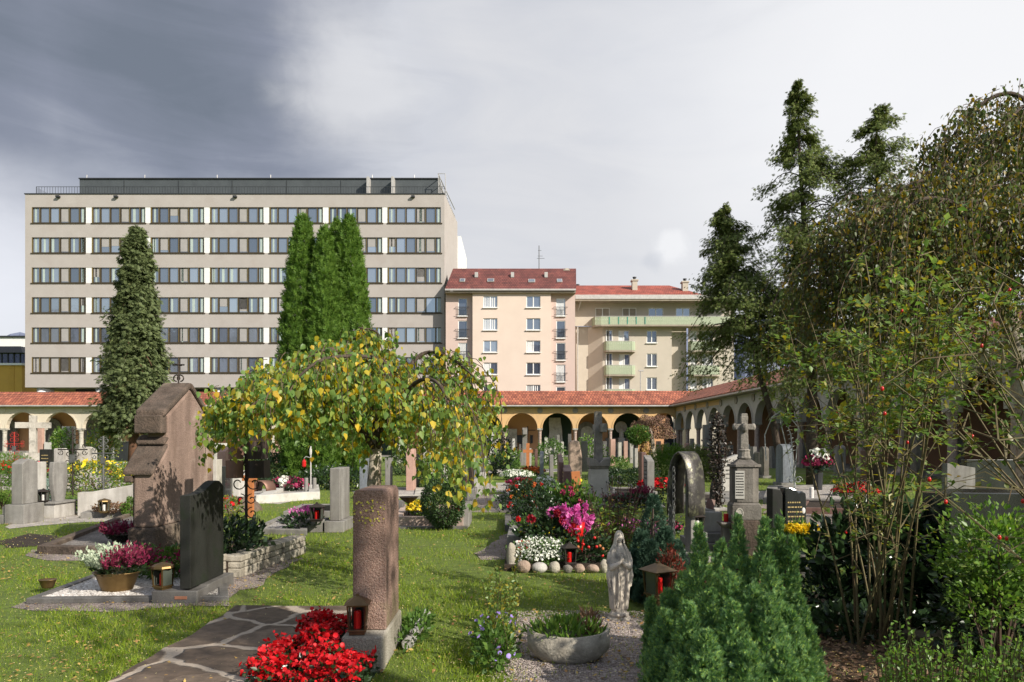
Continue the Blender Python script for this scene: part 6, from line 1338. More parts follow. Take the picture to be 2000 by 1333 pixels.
CST = [
 (915,923,897,988,.7,'flat',m_iron,'dark openwork iron stele on a grey block left of the aisle','grey',None),
 (926,935,880,968,.7,'flat',m_blgr,'blue speckled granite slab on a white block left of the aisle','white',None),
 (938,944,868,950,.6,'flat',m_grdk,'dark slab behind the blue granite slab','white',None),
 (946,949,878,938,.6,'flat',m_grlt,'thin pale slab edge beside the aisle grass',None,None),
 (793,808,877,962,.6,'cut',m_rosemar,'tall pink stone stele under the birch leaves',None,None),
 (811,820,887,955,.6,'flat',m_blackgr,'dark blue polished slab right of the tall pink stele',None,None),
 (702,717,896,962,.5,'flat',m_blgr,'pale blue slab left of the birch trunk',None,None),
 (752,762,895,960,.5,'flat',m_grgr,'grey slab right of the birch trunk',None,None),
 (836,846,885,945,.5,'peak',m_paleold,'cream carved memorial with small figure under the birch',None,None),
 (861,872,905,948,.5,'flat',m_marble,'pale grey slab behind the box bush',None,None),
 (775,785,868,905,.5,'flat',m_marble,'white slab at the foot of an arcade column under the birch',None,None),
 (880,888,853,905,.5,'flat',m_grgr,'tall grey pillar stone under the birch edge',None,None),
 (893,898,850,905,.5,'flat',m_brgr,'brown pillar stone under the birch edge',None,None),
 (826,832,860,905,.5,'flat',m_grlt,'thin white stone near the arcade behind the birch leaves',None,None),
 (433,440,911,982,.5,'flat',m_blackgr,'black slab edge right of the pink sandstone monument',None,None),
 (441,467,920,978,.5,'flat',m_marble,'plain white slab behind the iron cross',None,None),
 (424,440,872,936,.6,'slantr',m_rosemar,'salmon red stone behind the pink sandstone monument',None,None),
 (415,423,898,950,.5,'flat',m_paleold,'narrow cream stone beside the pink sandstone monument',None,None),
 (418,438,866,910,.5,'flat',m_marble,'small white stone above the salmon red stone',None,None),
 (560,572,905,940,.5,'flat',m_grgr,'grey stone in the shade of the arborvitae',None,None),
 (528,545,868,905,.5,'rough',m_rosemar,'tall pinkish memorial stone behind the autumn shrub',None,None),
 # far left rows
 (77,97,878,935,.3,'flat',m_blackwx,'black stone with gold lettering in the left rows',None,'T'),
 (103,124,876,930,.4,'cut',m_grlt,'pale stone with clipped corners behind the curved grey stone',None,'F'),
 (150,183,873,928,.3,'round',m_paleold,'broad cream round-topped stone behind the iron scroll crosses',None,'F'),
 (86,100,864,905,.3,'flat',m_marble,'upright white slab left of the ivy-clad column',None,'F'),
 (0,35,881,900,.3,'round',m_grlt,'low grey rounded stone behind the rose hedge',None,'F'),
 (28,52,881,915,.3,'flat',m_grgr,'grey slab left of the large pale cross',None,'F'),
 (219,235,872,895,.3,'flat',m_marble,'white slab above the stacked white stones',None,'F'),
 (66,82,836,905,.3,'flat',m_rosemar,'tall brownish stele right of the large pale cross',None,'F'),
 (100,114,872,895,.3,'round',m_blackgr,'dark stone behind the clipped-corner stone',None,'F'),
 (268,284,860,910,.5,'rough',m_rosemar,'salmon obelisk beside the conifer trunk',None,'F'),
 (200,212,876,900,.3,'peak',m_grgr,'little grey gabled stone near the cream arcade',None,'F'),
 (140,150,868,900,.3,'flat',m_grdk,'dark narrow stone behind the iron scroll cross',None,'F'),
]
for x0, x1, yt, yb, wd, st, mt, lb, bs, tx in CST:
    base = (m_grlt,.5) if bs == 'white' else (m_grgr,.42) if bs == 'grey' else None
    stone(x0, x1, yt, yb, wd, st, mt, lb, edge=tx is None, base=base, text=m_goldtxt if tx == 'T' else None, group=SR, bev=.01)
# front left stones
T = stone(22,44,897,1024,.45,'wave',m_grgr,'light grey wavy-backed headstone with stepped foot at the left',base=(m_grgr,.38)); b = MB(); b.box(-.36,-.12,-.05,.3,0,.18); b.box(-.26,-.12,-.04,.3,.181,.34); b.build('steps', m_grgr, T, .012)
stone(56,68,903,1005,.4,'flat',m_grlt,'smooth grey slab directly behind the wavy-backed headstone',base=(m_grlt,.2))
T = stone(94,104,903,1012,.5,'bulge',m_grgr,'waisted polished grey headstone on a two-step base',base=None,bev=.02); b = MB(); b.box(-.32,.16,-.12,.62,0,.3); b.build('plinth', m_grlt, T, .01); b = MB(); b.box(-.36,.2,-.16,.66,.301,.34); b.build('plinth_top', m_grgr, T, .006)
for ch in T.children:
    if ch.name.startswith('slab'): ch.location.z = .0
lantern(85, 0, .28, .17, m_iron, 'dark glass lantern beside the waisted headstone', z=.341, D=14.9, roof='hip', candle=m_whpl)
D = 15.5; T = thing('low_grave_wall', 'long low white granite grave wall carrying the iron scroll cross', 'wall', (X_(153,D), D, 0), .25); b = MB(); b.prism([(0,.0),(1.25,0),(1.25,.68),(.2,.5),(0,.5)], 'y', 0, .22); b.build('wall', m_grlt, T, .012); b = MB(); b.box(-.01,.18,-.02,.001,.002,.498); b.build('end_block', m_grlt, T, .006)
lantern(204, 0, .3, .18, m_brass, 'brass lantern in front of the low white granite wall', z=.12, D=14.9, candle=m_whpl)
kerb([(157,1013),(262,1010),(262,996),(190,1000)], .12, .12, m_grgr, m_soil, 'grey kerb with dark red ground plants before the white wall', .1)
bush((X_(225,15.3), 15.2, .08), (.38,.25,.1), 700, .06, l_brown, 'low dark red ground plants inside the grey kerb', 'plant', 'ground_cover', stems=2)
bush((X_(255,14.8), 14.9), (.2,.2,.24), 1500, .04, l_thuja, 'small round green shrub touching the pink monument', 'shrub', 'round_shrub', seed=2)
bush((X_(143,16), 15.9), (.17,.17,.2), 700, .045, l_green, 'little green shrub between the waisted stone and the white wall', 'shrub', 'round_shrub', seed=3)
def scrollcross(px, D, yt, z0, label, w=.3, m_=m_iron, n=5):
    T = thing('iron_cross', label, 'cross', (X_(px,D), D, z0)); H = Z_(yt,D)-z0; b = MB(); b.tube([(0,0,0),(0,0,H)], .022, 5); za = H*.68; b.tube([(-w,0,za),(w,0,za)], .018, 5); b.build('bars', m_, T)
    b = MB(); r = w*.33
    for s_ in (-1,1):
        for z in (.08,.2,.34,.5,.62,.8,.92): scroll(b, (s_*r*(1.0 if z < .6 else .8),0,z*H), r*(1.2 if z < .15 else .85), PI/2, 1.2, .011, sx=s_)
        scroll(b, (s_*w*.8,0,za+.08), r*.6, 0, 1.2, .01, sx=s_); scroll(b, (s_*w*.8,0,za-.08), r*.6, 0, -1.2, .01, sx=s_)
    b.build('scrollwork', m_, T); b = MB(); b.cb((0,-.03,H*.55), (w*.35,.02,w*.55)); b.build('name_plate', m_ironl, T); return T
scrollcross(202, 16.2, 852, .5, 'wrought-iron scroll cross standing on the low white wall', .26, m_ironl)
scrollcross(142, 19.5, 835, .1, 'large dark wrought-iron scroll cross before the cream round stone', .4)
scrollcross(28, 36, 844, .2, 'red painted ornate iron cross with yellow rosettes at the far left', .5, mat('red_iron_paint', (.45,.04,.03), None, 4, .5))
scrollcross(318, 24, 700, 1.9, 'slender dark iron cross rising above the pink sandstone monument', .25) if False else None
T = bush((X_(123,42), 42), (.55,.5,1.0), 2600, .12, l_bright, 'square column of bright ivy in the left rows', 'ivy', 'ivy_column', z0=1.3); T.scale = (1,1,1); b = MB(); b.box(-.12,.5,.1,.4,0,2.5); b.build('pillar', m_marble, T)
b = MB(); b.box(-.02,.55,.55,.9,0,.1)
bush((X_(5,17), 17), (.55,.9,.62), 5000, .06, l_thuja, 'bright green clipped conifer hedge at the left edge', 'hedge', 'conifer_hedge', SPRAY2, z0=.62, shell=.8)
bush((X_(83,19), 19.2), (.35,.35,.32), 1500, .06, leafm('silver_blue_leaves', [(.16,.24,.2),(.22,.3,.25)], .2), 'silvery blue cushion shrub behind the waisted headstone', 'shrub', 'blue_shrub', seed=3)
T = bush((X_(28,26), 26), (1.2,.6,.42), 1500, .09, l_green, 'low rose hedge with red blooms at the far left', 'rose', 'rose_hedge', seed=3); flowers(T, 120, (1.2,.6,.5), .45, .09, f_red)
T = bush((X_(190,23), 23), (1.3,.6,.5), 2600, .09, l_rose, 'yellowing rose planting around the iron scroll crosses', 'rose', 'rose_planting', seed=7); flowers(T, 90, (1.2,.6,.55), .5, .08, f_yel)
T = bush((X_(225,30), 30), (.25,.25,.22), 400, .07, l_green, 'round pot plant with magenta blooms in the left rows', 'flowers', 'flower_planting', seed=1); flowers(T, 220, (.27,.27,.25), .22, .07, f_mag)
T = bush((X_(239,30), 29.8), (.25,.25,.22), 400, .07, l_green, 'round pot plant with yellow blooms right of the magenta one', 'flowers', 'flower_planting', seed=1); flowers(T, 220, (.27,.27,.25), .22, .07, f_yel)
bush((X_(258,28), 28), (.4,.4,.4), 1500, .07, l_thuja, 'round dark green bush left of the salmon obelisk', 'shrub', 'round_shrub', seed=9)
T = bush((X_(205,40), 40), (1.0,.6,.9), 1500, .13, l_rose, 'tall loose shrub with autumn leaves before the cream arcade', 'shrub', 'loose_shrub', seed=5, z0=1.5, stems=14)
for i, (px, lb) in enumerate(((221,'leftmost stack of white stone slabs in the mason display'),(229,'second stack of white stone slabs'),(238,'third stack of white stone slabs'),(250,'rightmost low stack of white stone slabs'))):
    D = 33; T = thing('slab_stack', lb, 'stone stack', (X_(px,D), D, 0), 0, 'stacks of white stone slabs'); hh = 9 if i < 3 else 5
    for k in range(hh): b = MB(); b.box(-.11,.11,0,.3,k*.075,k*.075+.045); b.build('slab', m_marble, T)
    b = MB(); b.box(-.08,.08,.02,.28,0,hh*.075-.04); b.build('spacer', m_grdk, T)
T = thing('waste_bin', 'dark waste container standing in front of the cream arcade', 'bin', (X_(242,60), 60, 0)); b = MB(); b.taper(-.55,.55,-.4,.4,0,1.5,1.1); b.build('body', m_darkf, T, .04); b = MB(); b.box(-.62,.62,-.48,.48,1.505,1.62); b.build('lid', m_darkf, T, .03)
# grave with pink and white flowers, pole lantern
kerb([(500,985),(625,976),(622,960),(545,962)], .3, .22, m_marble, g_pale, 'white stone border of the grave with magenta flowers', .12)
T = bush((X_(556,21.5), 21.8, .12), (.62,.5,.2), 900, .09, l_dark, 'magenta and white cyclamen on the white-bordered grave', 'flowers', 'flower_planting', seed=8); flowers(T, 420, (.55,.4,.26), .14, .07, f_mag, c=(.02,0)); flowers(T, 120, (.16,.3,.28), .14, .07, f_white, 'white_flowers', (-.05,-.15))
for px, lb in ((598,'left short grey post at the white-bordered grave'), (614,'right short grey post at the white-bordered grave')):
    b = MB(); b.lathe([(.06,0),(.06,.42),(.05,.44)], 10); tag(b.build('stone_post', m_grgr, None, loc=(X_(px,21),21,.1)), lb, 'post')
D = 21.3; T = thing('lantern_pole', 'thin pale pole carrying a hanging red lantern beside the arborvitae', 'lantern', (X_(607,D), D, .1)); b = MB(); b.tube([(0,0,0),(0,0,Z_(872,D)-.1)], .022, 5); b.tube([(0,0,1.02),(-.15,0,1.06),(-.2,0,1.0)], .012, 4); b.build('pole', m_zinc, T)
b = MB(); b.lathe([(.03,.0),(.06,.03),(.06,.17),(.01,.24)], 8, (-.2,0)); o = b.build('lantern', m_redpl, T, loc=(0,0,.74)); b = MB(); b.ball((0,-.02,1.2), (.04,.03,.13), 8, 6); b.build('white_figure', m_marble, T)
x, y = G(460,1005); b = MB(); b.ball((0,0,-.05), (.62,.5,.38), 18, 10, .06); tag(b.build('earth_mound', mat('earth', (.16,.12,.09), (.1,.075,.055), 8, .95, .8, 40), None, smooth=True, loc=(X_(460,16.6),16.6,0)), 'brown earth mound on the grass behind the iron cross', 'earth mound')
T = thing('copper_arch_sculpture', 'small pinkish arched copper band on the grave left of the magenta flowers', 'sculpture', (X_(506,20),20,0)); v = []
for i in range(11): a = PI*i/10; v += [(-.22*math.cos(a), 0, .2+.32*math.sin(a)), (-.22*math.cos(a)+.1, .5, .2+.3*math.sin(a))]
b = MB(); b.add(v, [(2*i,2*i+1,2*i+3,2*i+2) for i in range(10)]); o = b.build('band', m_copper, T, smooth=True); sd = o.modifiers.new('s','SOLIDIFY'); sd.thickness = .03
T = bush((X_(450,14.5), 14.5), (.2,.2,.28), 400, .06, l_rose, 'spindly rose with a few red blooms left of the iron cross', 'rose', 'rose_plant', seed=2); flowers(T, 14, (.2,.2,.28), .3, .06, f_red)
bush((X_(540,27), 27), (.75,.7,.62), 3000, .09, l_dark, 'dark green spreading bush left of the arborvitae foot', 'shrub', seed=11)
bush((X_(520,30), 30), (.9,.6,1.0), 1500, .1, l_rose, 'yellowing autumn shrub behind the iron cross', 'shrub', seed=12, stems=10)
bush((X_(790,34), 34), (.7,.7,.7), 2500, .09, l_box, 'round box shrub behind the tall pink stele', 'shrub', 'box_bush', seed=13, shell=.75)
bush((X_(865,24), 24), (.9,.7,.6), 2500, .1, l_green, 'green shrub behind the round clipped box bush', 'shrub', seed=14)
bush((X_(640,23), 24), (1.3,.6,.4), 1700, .1, l_dark, 'low dark planting around the arborvitae foot', 'shrub', 'ground_cover', seed=15)
kerb([(690,975),(830,975),(830,958),(710,958)], .3, .1, m_paleold, g_pale, 'pale low border of the grave with the tall pink stele', .06)
# ================================================================== TREES AND SHRUBS
conifer(268, 40, 450, 838, lambda t, a: (1.6*(1-t)**.55+.12)*(.8 if t < .06 else 1), 'tall dark conifer in front of the left part of the office block', l_yew, 60000, .3, m_barkr, .3, name='conifer', nb=480, seed=3, droop=.5, tuft=26, basepx=262)
columnar(592, 27, 428, 0, .78, 'leftmost bright green columnar arborvitae of the clump', l_thuja, 15000, .26, 'clump of columnar arborvitae', seed=2)
columnar(634, 26.6, 449, 0, .62, 'slimmer front arborvitae between the two tall ones', l_thuja, 12000, .24, 'clump of columnar arborvitae', seed=5)
columnar(657, 28.2, 436, 0, .6, 'rear arborvitae with its tip just left of the right one', l_thuja, 8000, .26, 'clump of columnar arborvitae', seed=7)
columnar(682, 27.4, 427, 0, .78, 'rightmost tall columnar arborvitae of the clump', l_thuja, 15000, .26, 'clump of columnar arborvitae', seed=9)
conifer(1560, 26, 155, 745, lambda t, a: (2.9*(1-t)**.85+.12)*(1.3 if (.35 < t < .72 and math.cos(a) > .2) else 1), 'tallest loose dark conifer in front of the right arcade', l_cyp, 36000, .155, m_bark, .24, name='conifer', nb=125, seed=11, basepx=1590, droop=.6, loose=1, bare=lambda t, a: .45 < t < .68 and math.cos(a) > .35, group='conifers on the right')
conifer(1412, 27.5, 398, 700, lambda t, a: (2.7*(1-t)**.85+.1)*(1.35 if math.cos(a) < -.6 and t < .3 else 1), 'shorter conifer leaning left over the beige house', l_cyp, 26000, .155, m_bark, .16, name='conifer', nb=95, seed=12, basepx=1535, droop=.7, loose=1, group='conifers on the right')
conifer(1712, 25, 203, 700, lambda t, a: (2.7*(1-t)**.7+.15), 'bushier conifer with a brownish top right of the tallest one', l_cyp, 26000, .155, m_bark, .22, name='conifer', nb=95, seed=13, droop=.6, loose=1, group='conifers on the right')
# --- weeping birches
def weeping(pos, label, trunk, limbs, twigf, nt_, leafmt, ls, lpt, trunkm=m_birchb, seed=1, spread=.05, tl=(.4,1.1), tw=.004, tmpl=BIRCH):
    T = thing('weeping_birch', label, 'tree', pos, 0, 'weeping birches'); q = random.Random(seed); g = np.random.default_rng(seed)
    b = MB(); b.tube(trunk[0], trunk[1], 10); b.build('trunk', trunkm, T, smooth=True)
    b = MB(); allp = []
    for pts, r in limbs:
        pts = [Vector(p) for p in pts]; fine = []
        for i in range(len(pts)-1):
            for k in range(5):
                t = k/5; p0 = pts[max(0, i-1)]; p1, p2 = pts[i], pts[i+1]; p3 = pts[min(len(pts)-1, i+2)]
                fine.append(.5*((2*p1)+(-p0+p2)*t+(2*p0-5*p1+4*p2-p3)*t*t+(-p0+3*p1-3*p2+p3)*t**3))
        fine.append(pts[-1]); n = len(fine); b.tube(fine, [max(.006, r*(1-.8*i/n)) for i in range(n)], 6); allp += fine[n//5:]
    b.build('limbs', m_bark, T, smooth=True)
    b = MB(); P = []; DR = []
    for i in range(nt_):
        s_, out_, ln = twigf(q, allp); s_ = Vector(s_); out_ = Vector(out_); pts = [s_]; p = s_.copy(); d = out_.copy(); k = 9
        for j in range(k):
            d = d*.72+Vector((q.uniform(-.16,.16), q.uniform(-.16,.16), -.42)); p = p+d.normalized()*ln/k; pts.append(p.copy())
        b.tube(pts, [tw*(1.3-j/(k+1)) for j in range(k+1)], 3)
        for j in range(lpt):
            t = q.uniform(.04, 1)*k; m_ = min(k-1, int(t)); c = pts[m_].lerp(pts[m_+1], t-m_)
            P.append(c+Vector((q.gauss(0,spread), q.gauss(0,spread), q.gauss(0,spread)))); DR.append((q.uniform(-1,1)*.6, q.uniform(-1,1)*.6, -.9+q.uniform(-.2,.5)))
    b.build('twigs', m_twig, T); P = np.array([tuple(p) for p in P]); P = P[P[:, 2] > .05] if True else P
    scatter('crown', leafmt, P, DR[:len(P)], ls*g.uniform(.6, 1.25, len(P)), tmpl, T); return T
D0 = 8.5
def fp(px, py, D): return (X_(px,D)-X_(735,D0), D-D0, Z_(py,D))
limbs = [([(0,0,1.55),fp(745,760,8.5),fp(700,700,8.3),fp(645,682,8.0),fp(600,700,7.6)], .045), ([(0,0,1.6),fp(750,735,8.4),fp(765,715,8.2),fp(700,700,7.9),fp(640,680,7.7)], .05),
 ([(0,0,1.55),fp(790,735,8.6),fp(830,690,8.7),fp(880,700,8.6),fp(930,740,8.4)], .04), ([(0,0,1.5),fp(640,740,9.0),fp(540,720,9.2),fp(460,760,9.3)], .03), ([(0,0,1.5),fp(650,790,8.0),fp(540,780,7.6),fp(460,800,7.5)], .04),
 ([(0,0,1.5),fp(740,700,9.3),fp(700,660,9.9),fp(640,690,10.3)], .035), ([(0,0,1.5),fp(800,760,7.9),fp(850,745,7.2),fp(880,800,6.9)], .035), ([(0,0,1.5),fp(720,720,8.9),fp(740,655,8.8),fp(700,640,8.6)], .03), ([(0,0,1.5),fp(760,720,8.0),fp(640,700,7.2),fp(560,760,6.9)], .035)]
def tf(q, allp):
    u = q.random()
    if u < .62:
        s_ = q.choice(allp)+Vector((q.gauss(0,.1), q.gauss(0,.1), q.gauss(0,.05)))
    else:
        a = q.uniform(0, 6.283); r = math.sqrt(q.random()); x = -.32+1.55*r*math.cos(a); y = 1.5*r*math.sin(a)-.1; s_ = Vector((x, y, 2.62-.62*r**2.2+.14*math.sin(a*5+1)+.12*math.sin(a*3)+q.uniform(-.15,.08)))
    out_ = Vector((s_.x+.3, s_.y, 0)); out_ = out_.normalized()*.8+Vector((0,0,q.uniform(-.1,.5))); R0 = math.hypot(s_.x+.3, s_.y)
    return s_, out_, q.uniform(.3, .62)+.42*max(0, s_.x+.4)*(.35 if s_.y > 0 else .8) - .12*(s_.x < -.8)
weeping((X_(735,D0), D0, 0), 'small weeping birch with green and yellow leaves behind the red granite stele', ([(0,0,0),(.02,0,.5),(-.03,.02,1.1),(0,0,1.62)], [.11,.09,.085,.06]), limbs, tf, 640, l_birch, .075, 20, seed=4, spread=.045)
# big weeping birch at the right
D1 = 13.0
def fq(px, py, D=13.0): return (X_(px,D)-X_(2000,D1), D-D1, Z_(py,D))
limbs2 = [([fq(1915,430),fq(1890,370),fq(1830,350),fq(1760,370),fq(1690,420)], .07), ([fq(1920,440),fq(1870,400,12.3),fq(1800,390,11.8),fq(1740,440,11.5)], .06), ([fq(1940,500),fq(1990,430,12.5),fq(2060,400,12.2)], .07),
 ([fq(1925,460),fq(1880,480,12.4),fq(1820,520,12),fq(1770,600,11.8)], .05), ([fq(1930,480),fq(1900,430,14),fq(1840,400,14.6),fq(1780,420,15)], .05), ([fq(1915,440),fq(1850,360,13.5),fq(1700,400,13.5),fq(1640,470,13.6),fq(1600,540,13.6)], .06)]
def tf2(q, allp):
    s_ = q.choice(allp)+Vector((q.gauss(0,.28), q.gauss(0,.35), q.gauss(0,.18))); return s_, Vector((q.uniform(-1,.6), q.uniform(-.7,.7), q.uniform(-.1,.6))), q.uniform(1.0, 3.0)
weeping((X_(2000,D1), D1, 0), 'large weeping birch with rusty autumn leaves filling the right side', ([fq(2010,1030),fq(2005,800),fq(1975,640),fq(1945,550),fq(1915,440)], [.2,.17,.15,.13,.08]), limbs2, tf2, 720, l_birchr, .082, 50, seed=6, spread=.07, tw=.005)
D2 = 14.5
def fr_(px, py, D=14.5): return (X_(px,D)-X_(2120,D2), D-D2, Z_(py,D))
limbs3 = [([fr_(2080,300),fr_(2000,195),fr_(1940,190),fr_(1880,240),fr_(1840,300)], .06), ([fr_(2080,300),fr_(2040,210,14),fr_(1990,215,13.6),fr_(1930,290,13.4)], .05), ([fr_(2080,350),fr_(2030,290,15),fr_(1960,260,15.4),fr_(1900,330,15.6)], .05), ([fr_(2080,420),fr_(2000,340,14),fr_(1930,370,13.8)], .05), ([fr_(2080,350),fr_(2010,260,15),fr_(1950,230,15.4)], .05)]
def tf3(q, allp):
    s_ = q.choice(allp)+Vector((q.gauss(0,.18), q.gauss(0,.3), q.gauss(0,.1))); return s_, Vector((q.uniform(-1,.4), q.uniform(-.6,.6), q.uniform(.0,.5))), q.uniform(.7, 2.4)
weeping((X_(2120,D2), D2, 0), 'second taller birch drooping in from the upper right corner', ([fr_(2120,1000),fr_(2110,700),fr_(2095,450),fr_(2080,300)], [.2,.18,.14,.08]), limbs3, tf3, 240, l_birchr, .09, 38, seed=8, spread=.07, tw=.006)
# --- rose bush with hips in the right foreground
def rosebush(px, D, label, stems, n, ls, hips, seed, mt=l_rose):
    q = random.Random(seed); T = thing('rose_bush', label, 'shrub', (X_(px,D), D, 0)); b = MB(); P = []; DR = []; tips = []
    for (tx, ty, td, bend) in stems:
        bend *= .35
        tip = Vector((X_(tx,td)-X_(px,D), td-D, Z_(ty,td))); p0 = Vector((q.uniform(-.22,.22), q.uniform(-.16,.16), 0)); mid = p0.lerp(tip, .5)+Vector((q.uniform(-.15,.15), 0, bend))
        pts = [(1-t)**2*p0+2*t*(1-t)*mid+t*t*tip for t in [i/10 for i in range(11)]]; b.tube(pts, [.011*(1-.75*i/11) for i in range(11)], 5)
        for k in range(q.randint(7, 12)):
            i = q.randint(3, 10); c = pts[i]; d = Vector((q.uniform(-1,1), q.uniform(-1,1), q.uniform(-.2,1))).normalized()*q.uniform(.2,.55); m_ = c+d*.6+Vector((0,0,.05)); e = c+d-Vector((0,0,q.uniform(0,.12)))
            b.tube([c, m_, e], [.005,.0035,.002], 4); tips.append(e)
            for j in range(n):
                t = q.uniform(.2, 1.05); w_ = c.lerp(e, t); k5 = q.randint(3, 5); ax = Vector((q.uniform(-1,1), q.uniform(-1,1), q.uniform(-.5,.5))).normalized()
                if w_.z < 1.6 and q.random() < .75: continue
                for m5 in range(k5): P.append(w_+ax*(.025*m5)+Vector((q.gauss(0,.012), q.gauss(0,.012), q.gauss(0,.012)))); DR.append(tuple(ax+Vector((q.gauss(0,.7), q.gauss(0,.7), q.gauss(0,.4)))))
    b.build('stems', m_twigg, T); scatter('foliage', mt, np.array([tuple(p) for p in P]), DR, ls*rng.uniform(.6, 1.2, len(P)), LEAF, T, up=(0,0,1))
    for i in range(hips):
        e = q.choice(tips); h = MB(); h.ball((e.x, e.y, e.z-.012), (.0095,.0095,.013), 8, 6); h.build('rose_hip', m_redpl, T, smooth=True)
    return T
q = random.Random(9)
st = [(1795,500,4.9,.5),(1835,560,4.8,.5),(1750,600,5.2,.3),(1700,560,5.6,.3),(1640,600,5.8,.4),(1570,590,6.0,.5),(1600,680,5.6,.4),(1660,700,5.4,.3),(1720,680,5.1,.2),(1780,640,4.8,.2),(1850,620,4.6,.3),(1880,570,4.6,.4),(1540,760,5.6,.4),(1690,800,5.2,.2),(1830,720,4.6,.1),(1555,700,6.1,.5),(1810,540,5.1,.5),(1680,640,5.9,.3)]
rosebush(1725, 5.6, 'tall arching rose bush with yellow-green leaves in the right foreground', st, 8, .06, 6, 5)
st = [(1860,640,3.9,.5),(1920,690,3.6,.5),(1970,640,3.6,.5),(1900,760,3.6,.4),(1840,700,3.9,.4),(1990,740,3.4,.3),(1800,790,3.9,.4),(1950,860,3.3,.3),(1880,840,3.6,.3),(1730,880,3.9,.5),(1980,900,3.2,.2),(1940,590,3.9,.6),(2000,560,4,.5)]
rosebush(2330, 3.9, 'rose stems with red hips reaching in from the right edge', st, 4, .045, 26, 7, leafm('hip_rose_leaves', [(.05,.09,.02),(.08,.14,.03),(.12,.17,.03),(.2,.13,.04)], .35, .4))
# --- dark mahonia / ivy mass and bright privet
bush((X_(1745,6.4), 6.5), (.62,.5,.55), 3600, .11, l_dark, 'dark glossy broad-leaved shrub at the foot of the rose bush', 'shrub', 'mahonia_shrub', LEAF, seed=3, z0=.5, stems=7)
bush((X_(1640,6.6), 6.5), (.5,.45,.3), 2000, .09, l_dark, 'low trailing dark foliage left of the mahonia', 'shrub', 'trailing_shrub', LONG, seed=4, z0=.22)
bush((X_(1690,5.9), 5.9), (.6,.22,.12), 700, .09, l_dark, 'ivy leaves creeping over the edge of the flat slab', 'ivy', 'ivy', seed=6, z0=.08, stems=3)
bush((X_(1935,5.0), 4.9), (.4,.32,.3), 3200, .042, l_bright, 'bright green small-leaved shrub in front of the black tomb', 'shrub', 'privet_shrub', LEAF, seed=5, z0=.82, stems=8, shell=.45)
bush((X_(1905,4.9), 4.75), (.24,.2,.13), 700, .04, l_bright, 'low bright branch of small leaves over the block wall', 'shrub', 'privet_branch', LEAF, seed=7, z0=.56, stems=4)
def sprigs(x0, x1, y0, y1, n, h, ls, mt, label, name, cat='plant'):
    T = thing(name, label, cat, ((x0+x1)/2, (y0+y1)/2, 0)); b = MB(); P = []; DR = []
    for i in range(n):
        x = random.uniform(x0-(x0+x1)/2, x1-(x0+x1)/2); y = random.uniform(-(y1-y0)/2, (y1-y0)/2); hh = h*random.uniform(.55, 1.1); lx, ly = random.uniform(-.1,.1), random.uniform(-.1,.1)
        b.tube([(x,y,0),(x+lx*.4,y+ly*.4,hh*.5),(x+lx,y+ly,hh)], .003, 3)
        for k in range(44): t = k/44; P.append((x+lx*t*t, y+ly*t*t, hh*(.15+.87*t))); DR.append((random.uniform(-1,1), random.uniform(-1,1), random.uniform(.1,.8)))
    b.build('stems', m_twigg, T); scatter('foliage', mt, np.array(P)+rng.normal(size=(len(P),3))*.006, DR, ls, LEAF, T); return T
bush((X_(1935,5.2), 5.15), (.42,.3,.36), 2200, .06, l_dark, 'dark leafy undergrowth between the bright shrub and the block wall', 'shrub', 'undergrowth_shrub', LEAF, seed=9, z0=.36, stems=5)
sprigs(1.72, 2.5, 3.0, 3.45, 280, .68, .026, l_bright, 'fine upright box sprigs in the lower right corner', 'box_hedge', 'shrub')
sprigs(-.22, .02, 5.0, 7.0, 26, .5, .035, l_rose, 'tall thin wild stems beside the gravel left of the stone planter', 'wild_plant')
T = bush((X_(968,5.2), 5.3), (.16,.5,.12), 700, .05, l_green, 'low leafy weeds with violet bell flowers at the gravel edge', 'plant', 'bellflower', seed=3, stems=6); flowers(T, 26, (.2,.5,.25), .08, .022, f_viol, up=.4)
T = bush((X_(815,5.9), 5.8), (.12,.4,.1), 400, .05, l_green, 'weedy leaves beside the mossy edging stone', 'plant', 'weeds', seed=4, stems=3)
# --- blue-green cypress with many spires
T = thing('cypress_shrub', 'large blue-green cypress shrub with many pointed spires in the foreground', 'shrub', (X_(1430,4.6), 4.6, 0)); P = []; DR = []; NR = []; b = MB()
sp = [(1442,1012,4.7,.15),(1493,1018,4.6,.13),(1522,1016,4.8,.13),(1548,1052,4.7,.13),(1365,1030,4.6,.17),(1425,1085,4.3,.14),(1305,1120,4.7,.16),(1272,1136,4.9,.08),(1335,1085,4.9,.15),(1390,1120,4.3,.17),(1470,1110,4.2,.15),(1510,1080,4.3,.14),(1560,1130,4.6,.15),(1570,1200,4.5,.16),(1300,1200,4.4,.18),(1345,1180,4.2,.17),(1430,1180,4.1,.17),(1500,1170,4.1,.17),(1545,1200,4.2,.16),(1575,1270,4.3,.16),(1290,1270,4.3,.18),(1380,1240,4.0,.18),(1460,1260,3.95,.18),(1530,1270,4.0,.18),(1330,1290,4.05,.18),(1590,1320,4.4,.14),(1410,1060,5.0,.16),(1480,1090,5.1,.18),(1540,1110,5.1,.16),(1350,1130,5.2,.17),(1350,1215,4.6,.24),(1430,1205,4.7,.26),(1510,1200,4.6,.24),(1390,1260,4.4,.24),(1480,1260,4.4,.24),(1550,1270,4.5,.2),(1310,1280,4.6,.2)]
cxr, cyr = X_(1430,4.6), 4.6
